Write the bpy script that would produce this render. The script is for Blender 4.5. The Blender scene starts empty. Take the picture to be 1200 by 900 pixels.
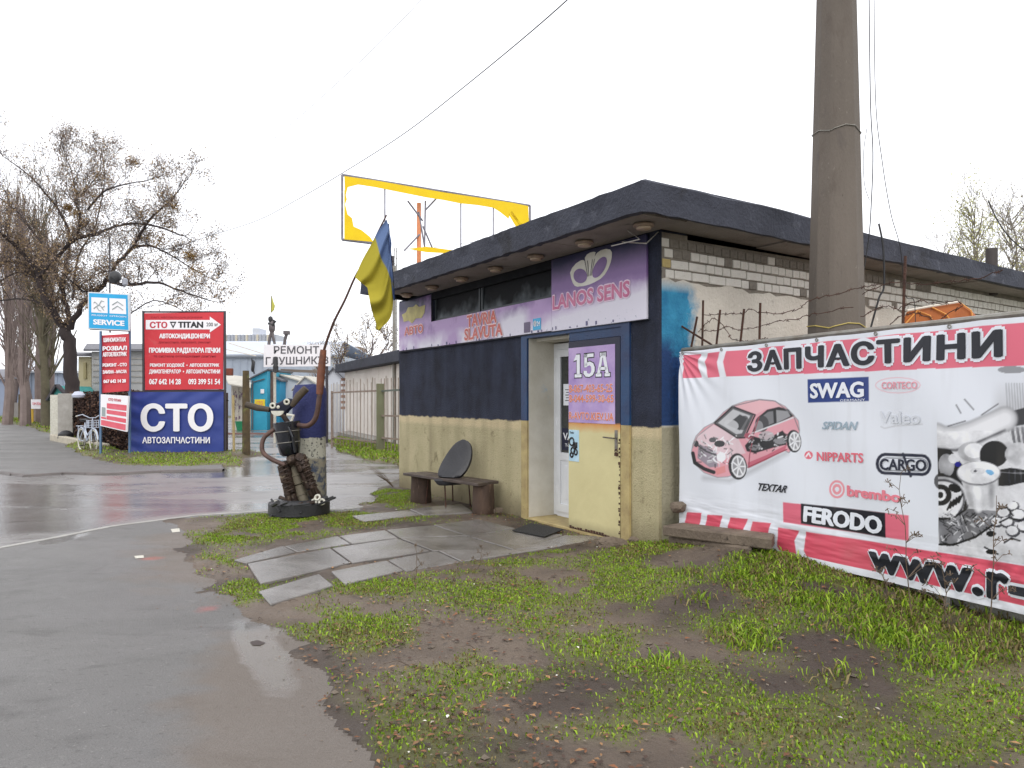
import bpy, bmesh, math, random
import numpy as np
from mathutils import Vector, Matrix
random.seed(7); np.random.seed(7)
scene = bpy.context.scene
C = scene.collection
E = 1.61                      # eye height (m)
F = 850.0                     # focal length in photo pixels (photo is 1200 wide)
HY = 467.0                    # horizon line in the photo

# ---------------- camera ----------------
cam_d = bpy.data.cameras.new('camera'); cam = bpy.data.objects.new('camera', cam_d); C.objects.link(cam)
cam.location = (0, 0, E); cam.rotation_euler = (math.radians(90), 0, 0)
cam_d.sensor_width = 36; cam_d.lens = F/1200*36; cam_d.shift_y = 17/1200
cam_d.clip_start = 0.05; cam_d.clip_end = 3000
scene.camera = cam
# ---------------- overcast sky ----------------
SUN_EL, SUN_AZ = math.radians(48), math.radians(165)
w = bpy.data.worlds.new('World'); scene.world = w; w.use_nodes = True
nt = w.node_tree; nt.nodes.clear()
out = nt.nodes.new('ShaderNodeOutputWorld'); bg = nt.nodes.new('ShaderNodeBackground')
sky = nt.nodes.new('ShaderNodeTexSky'); sky.sky_type = 'NISHITA'; sky.sun_disc = False
sky.sun_elevation = SUN_EL; sky.sun_rotation = SUN_AZ
mx = nt.nodes.new('ShaderNodeMix'); mx.data_type = 'RGBA'; mx.inputs[0].default_value = 0.9
nt.links.new(sky.outputs[0], mx.inputs[6]); mx.inputs[7].default_value = (14.0, 14.1, 14.6, 1)   # cloud layer
nt.links.new(mx.outputs[2], bg.inputs[0]); bg.inputs[1].default_value = 0.12
nt.links.new(bg.outputs[0], out.inputs[0])
sd = bpy.data.lights.new('sun', 'SUN'); sd.energy = 1.1; sd.angle = math.radians(22); sd.color = (1, .97, .93)
so = bpy.data.objects.new('sun', sd); C.objects.link(so)
so.rotation_euler = (math.pi/2-SUN_EL, 0, math.pi-SUN_AZ)
scene.view_settings.view_transform = 'Standard'; scene.view_settings.look = 'None'
scene.view_settings.exposure = 0.0; scene.view_settings.gamma = 1.0
scene.cycles.max_bounces = 6

# ---------------- helpers ----------------
def W(px, py, Y):                       # a photo measurement at depth Y -> world point
    return Vector(((px-600)/F*Y, Y, E-(py-HY)/F*Y))
def G(px, py, z=0.0):                   # a photo measurement on the ground plane
    Y = F*(E-z)/(py-HY); return Vector(((px-600)/F*Y, Y, z))
C0 = Vector((1.518, 7.5, 0)); D1 = Vector((-.5362, .8441, 0)); D2 = Vector((.8441, .5362, 0))
def K(t, s, z): return C0 + D1*t + D2*s + Vector((0, 0, z))   # kiosk frame: t along the front, s inwards
def srgb(r, g, b):
    f = lambda c: ((c/255+.055)/1.055)**2.4 if c > 10 else c/255/12.92
    return (f(r), f(g), f(b))

MATS = {}
def mat(name, col, rough=.8, metal=0, col2=None, nscale=4, contrast=.5, bump=0, bscale=40, detail=5, stretch=None,
        rough2=None, spec=.5, spots=None, vcol=None, trans=0, coat=0, extra=None):
    if name in MATS: return MATS[name]
    m = bpy.data.materials.new(name); m.use_nodes = True; MATS[name] = m
    N = m.node_tree.nodes; L = m.node_tree.links; b = N['Principled BSDF']
    b.inputs['Roughness'].default_value = rough; b.inputs['Metallic'].default_value = metal
    b.inputs['Specular IOR Level'].default_value = spec
    b.inputs['Transmission Weight'].default_value = trans; b.inputs['Coat Weight'].default_value = coat
    b.inputs['Base Color'].default_value = (*col, 1)
    tc = N.new('ShaderNodeTexCoord'); src = tc.outputs['Object']
    if stretch:
        mp = N.new('ShaderNodeMapping'); mp.inputs['Scale'].default_value = stretch; L.new(src, mp.inputs[0]); src = mp.outputs[0]
    cur = None
    def noise(sc, det=detail, dist=0):
        n = N.new('ShaderNodeTexNoise'); n.inputs['Scale'].default_value = sc; n.inputs['Detail'].default_value = det
        n.inputs['Roughness'].default_value = .62; n.inputs['Distortion'].default_value = dist; L.new(src, n.inputs[0]); return n.outputs[0]
    def ramp(fac, a, b_, ca=(0,0,0,1), cb=(1,1,1,1)):
        r = N.new('ShaderNodeValToRGB'); r.color_ramp.elements[0].position = a; r.color_ramp.elements[1].position = b_
        r.color_ramp.elements[0].color = ca; r.color_ramp.elements[1].color = cb; L.new(fac, r.inputs[0]); return r.outputs[0]
    def mix(f, a, b_):
        x = N.new('ShaderNodeMix'); x.data_type = 'RGBA'
        for i, v in ((0, f), (6, a), (7, b_)):
            if isinstance(v, bpy.types.NodeSocket): L.new(v, x.inputs[i])
            else: x.inputs[i].default_value = v if i == 0 else (*v[:3], 1)
        return x.outputs[2]
    n1 = noise(nscale)
    if vcol:
        a = N.new('ShaderNodeVertexColor'); a.layer_name = vcol; cur = a.outputs[0]
        if col2:
            cur = mix(ramp(n1, .5-contrast/2, .5+contrast/2, (0,0,0,1), (.35,.35,.35,1)), cur, col2)
    elif col2:
        cur = mix(ramp(n1, .5-contrast/2, .5+contrast/2), col, col2)
    if spots:                               # (colour, scale, lo, hi)
        base = cur if cur is not None else col
        for (c3, sc, lo, hi) in spots:
            base = mix(ramp(noise(sc, 6, .4), lo, hi), base, c3)
        cur = base
    env = dict(N=N, L=L, b=b, tc=tc, src=src, noise=noise, ramp=ramp, mix=mix, n1=n1, cur=cur, col=col, m=m)
    if extra: cur = extra(env) or cur
    if cur is not None: L.new(cur, b.inputs['Base Color'])
    if rough2 is not None:
        r = N.new('ShaderNodeMapRange'); r.inputs[1].default_value = .35; r.inputs[2].default_value = .65
        r.inputs[3].default_value = rough; r.inputs[4].default_value = rough2; L.new(noise(nscale*.8, 4), r.inputs[0]); L.new(r.outputs[0], b.inputs['Roughness'])
    if bump:
        bp = N.new('ShaderNodeBump'); bp.inputs['Strength'].default_value = min(1, bump); bp.inputs['Distance'].default_value = .02*max(1, bump)
        L.new(noise(bscale, 6), bp.inputs['Height']); L.new(bp.outputs[0], b.inputs['Normal'])
    return m

WM = {}
def wm(o): return WM.get(o.name, Matrix.Identity(4))
def tag(o, label=None, cat=None, group=None, kind=None):
    if label: o['label'] = label
    if cat: o['category'] = cat
    if group: o['group'] = group
    if kind: o['kind'] = kind
    return o
def empty(name, loc, rz=0, label=None, cat=None, group=None):
    o = bpy.data.objects.new(name, None); C.objects.link(o); o.location = loc; o.rotation_euler = (0, 0, rz); o.empty_display_size = .1
    WM[o.name] = Matrix.Translation(loc) @ Matrix.Rotation(rz, 4, 'Z')
    return tag(o, label, cat, group)

class MB:
    """collects shapes; build() links them as one mesh object"""
    def __init__(s): s.v = []; s.f = []
    def add(s, vs, fs):
        n = len(s.v); s.v += [tuple(p) for p in vs]; s.f += [tuple(i+n for i in f) for f in fs]; return s
    def hexa(s, b, t):                       # bottom 4 (ccw from above), top 4
        return s.add(list(b)+list(t), [(3,2,1,0), (4,5,6,7), (0,1,5,4), (1,2,6,5), (2,3,7,6), (3,0,4,7)])
    def box(s, c, sz, rz=0):
        c = Vector(c); x, y, z = sz[0]/2, sz[1]/2, sz[2]/2; R = Matrix.Rotation(rz, 3, 'Z')
        P = [c + R @ Vector(p) for p in ((-x,-y,-z),(x,-y,-z),(x,y,-z),(-x,y,-z),(-x,-y,z),(x,-y,z),(x,y,z),(-x,y,z))]
        return s.hexa(P[:4], P[4:])
    def kbox(s, t0, t1, s0, s1, z0, z1):
        b = [K(t0,s0,z0), K(t1,s0,z0), K(t1,s1,z0), K(t0,s1,z0)]; t = [K(t0,s0,z1), K(t1,s0,z1), K(t1,s1,z1), K(t0,s1,z1)]
        return s.hexa(b[::-1], t[::-1])
    def beam(s, p, q, w, h=None, up=(0,0,1)):
        p, q = Vector(p), Vector(q); h = h or w; d = (q-p).normalized(); u = Vector(up)
        if abs(d.dot(u)) > .98: u = Vector((0,1,0))
        a = d.cross(u).normalized()*w/2; b = a.cross(d).normalized()*h/2
        P = [p-a-b, p+a-b, q+a-b, q-a-b, p-a+b, p+a+b, q+a+b, q-a+b]
        return s.hexa(P[:4], P[4:])
    def prism(s, poly, axis):                # poly: list of points, extruded by axis vector
        n = len(poly); ax = Vector(axis); P = [Vector(p) for p in poly]
        return s.add(P+[p+ax for p in P], [tuple(range(n))[::-1], tuple(range(n, 2*n))]+[(i, (i+1) % n, (i+1) % n+n, i+n) for i in range(n)])
    def tube(s, pts, r, n=8, caps=True):
        P = [Vector(p) for p in pts]; rr = r if isinstance(r, (list, tuple)) else [r]*len(P); vs = []; fs = []; up = None
        for i, p in enumerate(P):
            d = (P[min(i+1, len(P)-1)]-P[max(i-1, 0)]).normalized()
            if up is None:
                up = d.orthogonal().normalized()
            else:
                up = (up - d*up.dot(d)); up = up.normalized() if up.length > 1e-6 else d.orthogonal().normalized()
            b = d.cross(up)
            for k in range(n):
                a = 2*math.pi*k/n; vs.append(p+(up*math.cos(a)+b*math.sin(a))*rr[i])
        for i in range(len(P)-1):
            for k in range(n):
                a, c = i*n+k, i*n+(k+1) % n; fs.append((a, c, c+n, a+n))
        if caps: fs.append(tuple(range(n))[::-1]); fs.append(tuple(range((len(P)-1)*n, len(P)*n)))
        return s.add(vs, fs)
    def lathe(s, prof, c=(0,0,0), n=24, axis=None):      # prof: (r, z) along axis
        q = Vector((0,0,1)).rotation_difference(Vector(axis or (0,0,1)).normalized()).to_matrix(); c = Vector(c); vs = []; fs = []
        for (r, z) in prof:
            for k in range(n):
                a = 2*math.pi*k/n; vs.append(c+q @ Vector((r*math.cos(a), r*math.sin(a), z)))
        for i in range(len(prof)-1):
            for k in range(n):
                a, b = i*n+k, i*n+(k+1) % n; fs.append((a, b, b+n, a+n))
        if prof[0][0] > 1e-4: fs.append(tuple(range(n))[::-1])
        if prof[-1][0] > 1e-4: fs.append(tuple(range((len(prof)-1)*n, len(prof)*n)))
        return s.add(vs, fs)
    def torus(s, c, R, r, axis=(0,0,1), n=24, m=8):
        q = Vector((0,0,1)).rotation_difference(Vector(axis).normalized()).to_matrix(); c = Vector(c); vs = []; fs = []
        for i in range(n):
            a = 2*math.pi*i/n
            for k in range(m):
                b = 2*math.pi*k/m; vs.append(c+q @ Vector(((R+r*math.cos(b))*math.cos(a), (R+r*math.cos(b))*math.sin(a), r*math.sin(b))))
        for i in range(n):
            for k in range(m):
                fs.append((i*m+k, ((i+1) % n)*m+k, ((i+1) % n)*m+(k+1) % m, i*m+(k+1) % m))
        return s.add(vs, fs)
    def build(s, name, material, parent=None, smooth=False, bevel=0, local=False):
        me = bpy.data.meshes.new(name)
        M = Matrix.Identity(4) if (parent is None or local) else wm(parent).inverted()
        me.from_pydata([tuple(M @ Vector(p)) for p in s.v] if M != Matrix.Identity(4) else s.v, [], s.f)
        me.materials.append(material)
        o = bpy.data.objects.new(name, me); C.objects.link(o)
        if parent is not None: o.parent = parent; WM[o.name] = wm(parent)
        if bevel or smooth:
            bm = bmesh.new(); bm.from_mesh(me)
            if bevel:
                bmesh.ops.recalc_face_normals(bm, faces=bm.faces)
                bmesh.ops.bevel(bm, geom=bm.edges[:], offset=bevel, segments=1, affect='EDGES', clamp_overlap=True)
            bm.to_mesh(me); bm.free()
        if smooth: me.shade_smooth(); me.set_sharp_from_angle(angle=math.radians(40))
        return o

def npmesh(name, verts, faces, material, parent=None, smooth=False, colors=None, cname='Col'):
    """verts (n,3) world, faces (m,k) int array"""
    me = bpy.data.meshes.new(name); v = np.asarray(verts, np.float32); f = np.asarray(faces, np.int32)
    if parent is not None:
        M = np.array(wm(parent).inverted()); v = (v @ M[:3,:3].T + M[:3,3]).astype(np.float32)
    k = f.shape[1]
    me.vertices.add(len(v)); me.vertices.foreach_set('co', v.ravel())
    me.loops.add(f.size); me.loops.foreach_set('vertex_index', f.ravel())
    me.polygons.add(len(f)); me.polygons.foreach_set('loop_start', np.arange(0, f.size, k, dtype=np.int32))
    if smooth: me.polygons.foreach_set('use_smooth', np.ones(len(f), bool))
    me.update(calc_edges=True)
    if colors is not None:
        a = me.color_attributes.new(cname, 'FLOAT_COLOR', 'POINT')
        c = np.ones((len(v), 4), np.float32); c[:, :3] = colors; a.data.foreach_set('color', c.ravel())
    me.materials.append(material)
    o = bpy.data.objects.new(name, me); C.objects.link(o)
    if parent is not None: o.parent = parent; WM[o.name] = wm(parent)
    return o

def dup(root, loc=None, rz=None, label=None, scale=None):
    def cp(o, par):
        c = o.copy(); C.objects.link(c)
        if par is not None: c.parent = par
        for ch in [x for x in C.objects if x.parent == o]: cp(ch, c)
        return c
    r = cp(root, None)
    if loc is not None: r.location = loc
    if rz is not None: r.rotation_euler = (0, 0, rz)
    if scale is not None: r.scale = scale
    if label: r['label'] = label
    return r

_rng = np.random.RandomState(3); _tab = _rng.rand(256, 256)
def vnoise(x, y, sc):
    x = np.asarray(x)*sc+900; y = np.asarray(y)*sc+900; xi = np.floor(x).astype(int); yi = np.floor(y).astype(int)
    fx = x-xi; fy = y-yi; fx = fx*fx*(3-2*fx); fy = fy*fy*(3-2*fy)
    g = lambda a, b: _tab[a % 256, b % 256]
    return (g(xi,yi)*(1-fx)+g(xi+1,yi)*fx)*(1-fy)+(g(xi,yi+1)*(1-fx)+g(xi+1,yi+1)*fx)*fy
def fbm(x, y, sc, o=4): return sum(vnoise(x, y, sc*2**i)*.5**i for i in range(o))/sum(.5**i for i in range(o))

# ---- lettering ----
_tc = {}
def text_geo(s, bold=0.0, shear=0.0, space=1.0):
    k = (s, bold, shear, space)
    if k in _tc: return _tc[k]
    cu = bpy.data.curves.new('t', 'FONT'); cu.body = s; cu.offset = bold; cu.shear = shear; cu.space_character = space
    cu.resolution_u = 3; cu.fill_mode = 'BOTH'
    ob = bpy.data.objects.new('t', cu); C.objects.link(ob)
    dg = bpy.context.evaluated_depsgraph_get(); me = bpy.data.meshes.new_from_object(ob.evaluated_get(dg))
    v = np.array([x.co[:2] for x in me.vertices]) if len(me.vertices) else np.zeros((0,2)); f = [tuple(p.vertices) for p in me.polygons]
    bpy.data.objects.remove(ob); bpy.data.curves.remove(cu); bpy.data.meshes.remove(me)
    lo, hi = v.min(0), v.max(0)
    _tc[k] = ((v-lo)/(hi-lo), f, hi-lo); return _tc[k]
def put_text(s, quad, material, parent, name='lettering', bold=.02, shear=0, off=.004, cut=None, warp=None, space=1.0, halo=0):
    """quad: bottom-left, bottom-right, top-right, top-left world points, facing the viewer"""
    v, f, size = text_geo(s, min(bold, .018), shear, space); extra = max(0, bold-.018)
    q = [Vector(p) for p in quad]; n = (q[1]-q[0]).cross(q[3]-q[0]).normalized()
    vv = v
    if cut:
        bm = bmesh.new(); bv = [bm.verts.new((a, b, 0)) for a, b in v]
        for p in f:
            try: bm.faces.new([bv[i] for i in p])
            except ValueError: pass
        for ax, cnt in ((0, cut[0]), (1, cut[1])):
            for i in range(1, cnt):
                co = [0,0,0]; co[ax] = i/cnt; no = [0,0,0]; no[ax] = 1
                bmesh.ops.bisect_plane(bm, geom=bm.verts[:]+bm.edges[:]+bm.faces[:], plane_co=co, plane_no=no)
        bm.verts.index_update(); vv = [(x.co.x, x.co.y) for x in bm.verts]; f = [tuple(x.index for x in p.verts) for p in bm.faces]; bm.free()
    hgt = (q[3]-q[0]).length; wdt = (q[1]-q[0]).length       # strokes are thickened by stacking shifted copies, each a hair prouder
    em = wdt/max(size[0], 1e-6); dirs = [(0, 0)]
    if extra: dirs += [(extra*em/wdt, 0), (-extra*em/wdt, 0), (0, extra*.5*em/hgt*.8), (0, -extra*.5*em/hgt*.8)]
    if halo: dirs = [(halo*math.cos(k*.7854)/wdt, halo*math.sin(k*.7854)/hgt) for k in range(8)]+[(0, 0)]
    mb = MB()
    for i, (da, db) in enumerate(dirs):
        P = []
        for a, b in vv:
            a, b = a+da, b+db
            p = (q[0]*(1-a)+q[1]*a)*(1-b)+(q[3]*(1-a)+q[2]*a)*b + n*(off+i*.00025)
            if warp: p = p + n*warp(p)
            P.append(p)
        mb.add(P, f)
    return mb.build(name, material, parent)
# ---------------- ground, roads, soil ----------------
def puddle(env):
    # wet film: low roughness in patches
    N, L, b = env['N'], env['L'], env['b']
    r = env['ramp'](env['noise'](PUD[0], 4, .8), PUD[1], PUD[2], (PUD[3],)*3+(1,), (PUD[4],)*3+(1,))
    L.new(r, b.inputs['Roughness'])
    dk = env['ramp'](env['noise'](PUD[0], 4, .8), PUD[1], PUD[2], (PUD[5],)*3+(1,), (1,1,1,1))
    x = N.new('ShaderNodeMix'); x.data_type = 'RGBA'; x.blend_type = 'MULTIPLY'; x.inputs[0].default_value = 1
    L.new(env['cur'], x.inputs[6]); L.new(dk, x.inputs[7]); return x.outputs[2]
def wetpatches(env):
    # film of water and faint stains at their own places on the asphalt (object space = ground metres)
    N, L, b = env['N'], env['L'], env['b']; cur = env['cur']
    def blob(cx, cy, rx, ry, rot=0, nz=.8, lo=1.15, hi=.75, sc=2.2):
        mp = N.new('ShaderNodeMapping'); mp.vector_type = 'TEXTURE'; mp.inputs['Location'].default_value = (cx, cy, 0); mp.inputs['Rotation'].default_value = (0, 0, rot); mp.inputs['Scale'].default_value = (rx, ry, 1)
        L.new(env['tc'].outputs['Object'], mp.inputs[0]); ln = N.new('ShaderNodeVectorMath'); ln.operation = 'LENGTH'; L.new(mp.outputs[0], ln.inputs[0])
        a = N.new('ShaderNodeMath'); a.operation = 'MULTIPLY_ADD'; L.new(env['noise'](sc, 5, .5), a.inputs[0]); a.inputs[1].default_value = nz; L.new(ln.outputs['Value'], a.inputs[2])
        r = N.new('ShaderNodeMapRange'); r.inputs[1].default_value = lo+nz*.5; r.inputs[2].default_value = hi+nz*.5; L.new(a.outputs[0], r.inputs[0]); return r.outputs[0]
    def mx_(a, b_):
        x = N.new('ShaderNodeMath'); x.operation = 'MAXIMUM'; L.new(a, x.inputs[0]); L.new(b_, x.inputs[1]); return x.outputs[0]
    w1 = blob(-1.60, 4.62, .13, .72, .5, 1.5, sc=3.2); w2 = blob(-1.75, 5.35, .14, .42, .2, 1.0); w3 = blob(-3.4, 9.5, .7, .25, 0, 1.4); w4 = blob(-5.2, 8.4, .18, .6, .1, 1.2)
    wet = mx_(mx_(w1, w2), mx_(w3, w4)); pat = env['ramp'](env['noise'](.7, 4, .6), .40, .60, (.42,)*3+(1,), (.68,)*3+(1,))
    rg = N.new('ShaderNodeMix'); rg.data_type = 'FLOAT'; L.new(wet, rg.inputs[0]); L.new(pat, rg.inputs[2]); rg.inputs[3].default_value = .12; cw = N.new('ShaderNodeMath'); cw.operation = 'MULTIPLY'; cw.inputs[1].default_value = .42; L.new(wet, cw.inputs[0]); L.new(cw.outputs[0], b.inputs['Coat Weight']); b.inputs['Coat Roughness'].default_value = .05; b.inputs['Coat IOR'].default_value = 1.6; L.new(rg.outputs[0], b.inputs['Roughness'])
    st = N.new('ShaderNodeMath'); st.operation = 'MULTIPLY'; L.new(blob(-2.33, 5.55, .10, .12, 0, 1.5, lo=1.0, hi=.1, sc=14), st.inputs[0]); st.inputs[1].default_value = .38
    s2 = N.new('ShaderNodeMath'); s2.operation = 'MULTIPLY'; L.new(blob(-3.62, 7.3, .14, .10, 0, 1.4, lo=1.0, hi=.3, sc=12), s2.inputs[0]); s2.inputs[1].default_value = .6
    cur = env['mix'](st.outputs[0], cur, srgb(190,84,78)); cur = env['mix'](s2.outputs[0], cur, srgb(205,90,82))
    mud = blob(-1.2, 3.9, .55, 1.6, .35, 1.4); m2 = blob(-2.9, 7.6, .9, 1.9, .5, 1.5); mm = N.new('ShaderNodeMath'); mm.operation = 'MULTIPLY'; L.new(mx_(mud, m2), mm.inputs[0]); mm.inputs[1].default_value = .55
    return env['mix'](mm.outputs[0], cur, srgb(116,102,88))
PUD = (.45, .34, .46, .22, .60, .86)
M_pave = mat('pavement_asphalt', (.135,.13,.125), .6, col2=(.19,.183,.175), nscale=.8, bump=.8, bscale=120, extra=wetpatches,
             stretch=(.6,1,1), spots=[((.15,.145,.14), 1.1, .60, .80), ((.36,.35,.33), 90, .60, .74), ((.06,.058,.055), 130, .60, .72), ((.10,.095,.09), 3.5, .56, .78), ((.09,.085,.08), 34, .58, .72), ((.24,.23,.215), 14, .62, .78)])
PUD = (.42, .40, .60, .04, .42, .72)
M_road = mat('wet_road_asphalt', (.19,.182,.178), .4, col2=(.25,.235,.225), nscale=.9, bump=.12, bscale=60, extra=puddle, stretch=(.5,1,1),
             spots=[((.10,.095,.095), 1.6, .58, .7)])
M_far = mat('far_ground', (.16,.15,.13), .9, col2=(.10,.12,.05), nscale=.08, bump=.3, bscale=5)
M_kerb = mat('kerb_concrete', (.42,.41,.38), .6, col2=(.26,.25,.23), nscale=5, bump=.3, bscale=50)
M_crack = mat('dark_edge', (.07,.06,.055), .5, col2=(.13,.11,.10), nscale=3, bump=.5, bscale=30)
def sheet(name, pts, z, m, parent=None):
    return MB().add([(p[0], p[1], z) for p in pts], [tuple(range(len(pts)))]).build(name, m, parent)
tag(sheet('ground', [(-900,-60), (900,-60), (900,1500), (-900,1500)], -.06, M_far), kind='structure')
# kerb line between the road and the near pavement
kp = [(-5.75,-6), (-5.7,4), (-5.55,7.6)] + [tuple(G(x, y)[:2]) for x, y in ((0,642), (60,631), (130,617), (230,604), (320,598.5), (405,597), (440,592))]
road = [(-40,-6)] + kp[:1] + kp[1:] + [(-1.2,14), (-1.2,60), (-60,60), (-60,15)]
tag(sheet('road', road, -.012, M_road), kind='structure')
near = kp + [(-1.0,9.6), (3,4), (6,-6)]
tag(sheet('pavement', near, 0.0, M_pave), kind='structure')
m = MB(); 
for a, b in zip(kp[:-1], kp[1:]):
    a, b = Vector((*a, -.02)), Vector((*b, -.02)); n = max(1, int((b-a).length/1.0))
    for i in range(n):
        p, q = a.lerp(b, i/n), a.lerp(b, (i+.985)/n); m.beam(p, q, .085, .052)
tag(m.build('kerb', M_kerb), kind='structure')
# far-left pavement with a broken dark edge
fe = [(-40,15.2)] + [tuple(G(x, y)[:2]) for x, y in ((0,554), (30,558), (75,555), (130,556), (190,553), (262,551))] + [(-6.9,17.2), (-7.3,19), (-11,20.6), (-17,29), (-30,60), (-60,60)]
tag(sheet('pavement', fe, .03, M_pave), kind='structure')
m = MB()
for a, b in zip(fe[:8], fe[1:8]):
    n = max(1, int((Vector(b)-Vector(a)).length/.5))
    for i in range(n):
        p = Vector(a).lerp(Vector(b), i/n); q = Vector(a).lerp(Vector(b), (i+1)/n); j = random.uniform(-.04,.04)
        m.hexa([(p.x,p.y-.09+j,-.01), (q.x,q.y-.09-j,-.01), (q.x,q.y+.05,-.01), (p.x,p.y+.05,-.01)], [(p.x,p.y-.05,.027), (q.x,q.y-.06,.027), (q.x,q.y+.05+j,.034), (p.x,p.y+.05,.034)])
tag(m.build('kerb', M_crack), kind='structure')

# banner plane
BP = Vector((1.727, 7.45, 0)); BE = Vector((1.473, -2.92, 0)).normalized(); BN = Vector((BE.y, -BE.x, 0))   # BN faces the viewer
def bn(px, py):
    r = (px-600)/F; a = (r*BP.y-BP.x)/(BE.x-r*BE.y); Y = BP.y+BE.y*a
    return a, E-(py-HY)/F*Y
def soil_h(x, y):
    # mound along the banner and at the kiosk corner
    a = (x-BP.x)*BE.x+(y-BP.y)*BE.y; d = (x-BP.x)*BN.x+(y-BP.y)*BN.y
    crest = np.interp(a, [-1.2,-.4,.2,.9,1.6,2.6,4,8], [0,.07,.17,.27,.25,.15,.12,.12])
    return crest*np.clip(1-np.maximum(d-.12, 0)/1.7, 0, 1)**1.5

def poly_sd(x, y, poly):                    # >0 inside
    P = np.array([[p[0], p[1]] for p in poly]); inside = np.zeros(x.shape, bool); dmin = np.full(x.shape, 1e9)
    for i in range(len(P)):
        a, b = P[i], P[(i+1) % len(P)]
        cond = ((a[1] > y) != (b[1] > y)) & (x < (b[0]-a[0])*(y-a[1])/(b[1]-a[1]+1e-12)+a[0]); inside ^= cond
        e = b-a; t = np.clip(((x-a[0])*e[0]+(y-a[1])*e[1])/(e@e), 0, 1); dmin = np.minimum(dmin, np.hypot(x-a[0]-t*e[0], y-a[1]-t*e[1]))
    return np.where(inside, dmin, -dmin)
def grown(env):
    return env['cur']
M_soil = mat('damp_soil', (.1,.08,.06), .75, vcol='Col', bump=1.0, bscale=38, spots=[((.06,.047,.038), 14, .58, .72), ((.25,.21,.17), 60, .66, .78), ((.13,.075,.045), 22, .66, .75)], rough2=.5)
SOIL_A, SOIL_B = np.array(srgb(106,93,80)), np.array(srgb(66,55,46)); MOSS = np.array(srgb(104,112,40))
SL = [((274,656),(332,639.5),(346,646),(289,660)), ((290,661),(387,642.5),(411,659),(305,683.5)), ((303,692),(374,672),(391,685),(317,707.5)), ((334,640),(396,627.5),(411,637),(348,646)),
      ((398,627.5),(451,621),(466,630),(413,637.5)), ((389,642.5),(466,630.5),(504,645),(413,659.5)), ((388,670),(453,656),(473,667.5),(404,684)), ((455,656),(511,645.5),(539,658),(476,668.5)),
      ((453,620.5),(506,615.5),(548,628),(468,630)), ((469,630.5),(548,628.5),(600,644),(507,645.5)), ((514,645.5),(600,644.5),(655,640),(541,657.5)),
      ((508,615),(560,608),(603,618),(550,628)), ((551,628.5),(604,618.5),(660,626),(602,643.5)), ((604,643),(662,626.5),(722,629),(657,639.5)),
      ((412,604),(478,597.5),(494,603),(425,611)), ((480,597),(540,590),(556,600),(497,603)), ((499,604),(556,601),(600,612),(562,607.5))]
SLP = [[tuple(G(x, y, .03)[:2]) for x, y in q] for q in SL[:-1]]
def slab_sd(x, y):
    r = np.full(np.shape(x), -9.)
    for q in SLP: r = np.maximum(r, poly_sd(x, y, q))
    return r
def soil_patch(name, poly, step, density, hfun, base=.02, ragged=.25, noise_amp=.03):
    P = np.array([[p[0], p[1]] for p in poly]); x0, y0 = P.min(0)-.3; x1, y1 = P.max(0)+.3
    nx, ny = int((x1-x0)/step)+1, int((y1-y0)/step)+1
    X, Y = np.meshgrid(np.linspace(x0, x1, nx), np.linspace(y0, y1, ny), indexing='ij')
    sd = poly_sd(X, Y, poly) + (fbm(X, Y, 2.2, 4)-.5)*ragged*2
    sdf = slab_sd(X, Y) if name == 'soil' and step < .05 else np.full(X.shape, -9.)
    edge = np.clip(sd/.22, -1, 1)
    Z = edge*base + hfun(X, Y)*np.clip(sd/.3, 0, 1) + (fbm(X, Y, 3.5, 5)-.5)*noise_amp*np.clip(sd/.3, 0, 1) + (fbm(X, Y, 14, 2)-.5)*.012*np.clip(sd/.2, 0, 1)
    Z = np.where(sdf > -.02, np.minimum(Z, .02-.01*np.clip(sdf/.1, 0, 1)), Z); Z = np.where(sd < 0, -.03, Z)
    g = np.clip(density(X, Y)*1.2, 0, 1)*np.clip(sd/.1, 0, 1)*np.clip(-sdf/.03, 0, 1)
    t = fbm(X+5, Y+3, 1.3, 4)[..., None]; t = np.clip((t-.35)/.3, 0, 1)
    col = SOIL_A*(1-t)+SOIL_B*t; gg = (g*.62)[..., None]; col = col*(1-gg)+MOSS*gg
    idx = np.arange(nx*ny).reshape(nx, ny); keep = (np.maximum(np.maximum(sd[:-1,:-1], sd[1:,:-1]), np.maximum(sd[:-1,1:], sd[1:,1:])) > -.02)
    f = np.stack([idx[:-1,:-1], idx[1:,:-1], idx[1:,1:], idx[:-1,1:]], -1)[keep]
    used = np.unique(f); remap = np.full(nx*ny, -1); remap[used] = np.arange(len(used))
    V = np.stack([X, Y, Z], -1).reshape(-1, 3)[used]; col = col.reshape(-1, 3)[used]
    o = npmesh(name, V, remap[f], M_soil, smooth=True, colors=col); tag(o, kind='structure')
    def zf(x, y):
        i = np.clip(((x-x0)/(x1-x0)*(nx-1)).round().astype(int), 0, nx-1); j = np.clip(((y-y0)/(y1-y0)*(ny-1)).round().astype(int), 0, ny-1)
        return Z[i, j], sd[i, j]
    return zf
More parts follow.
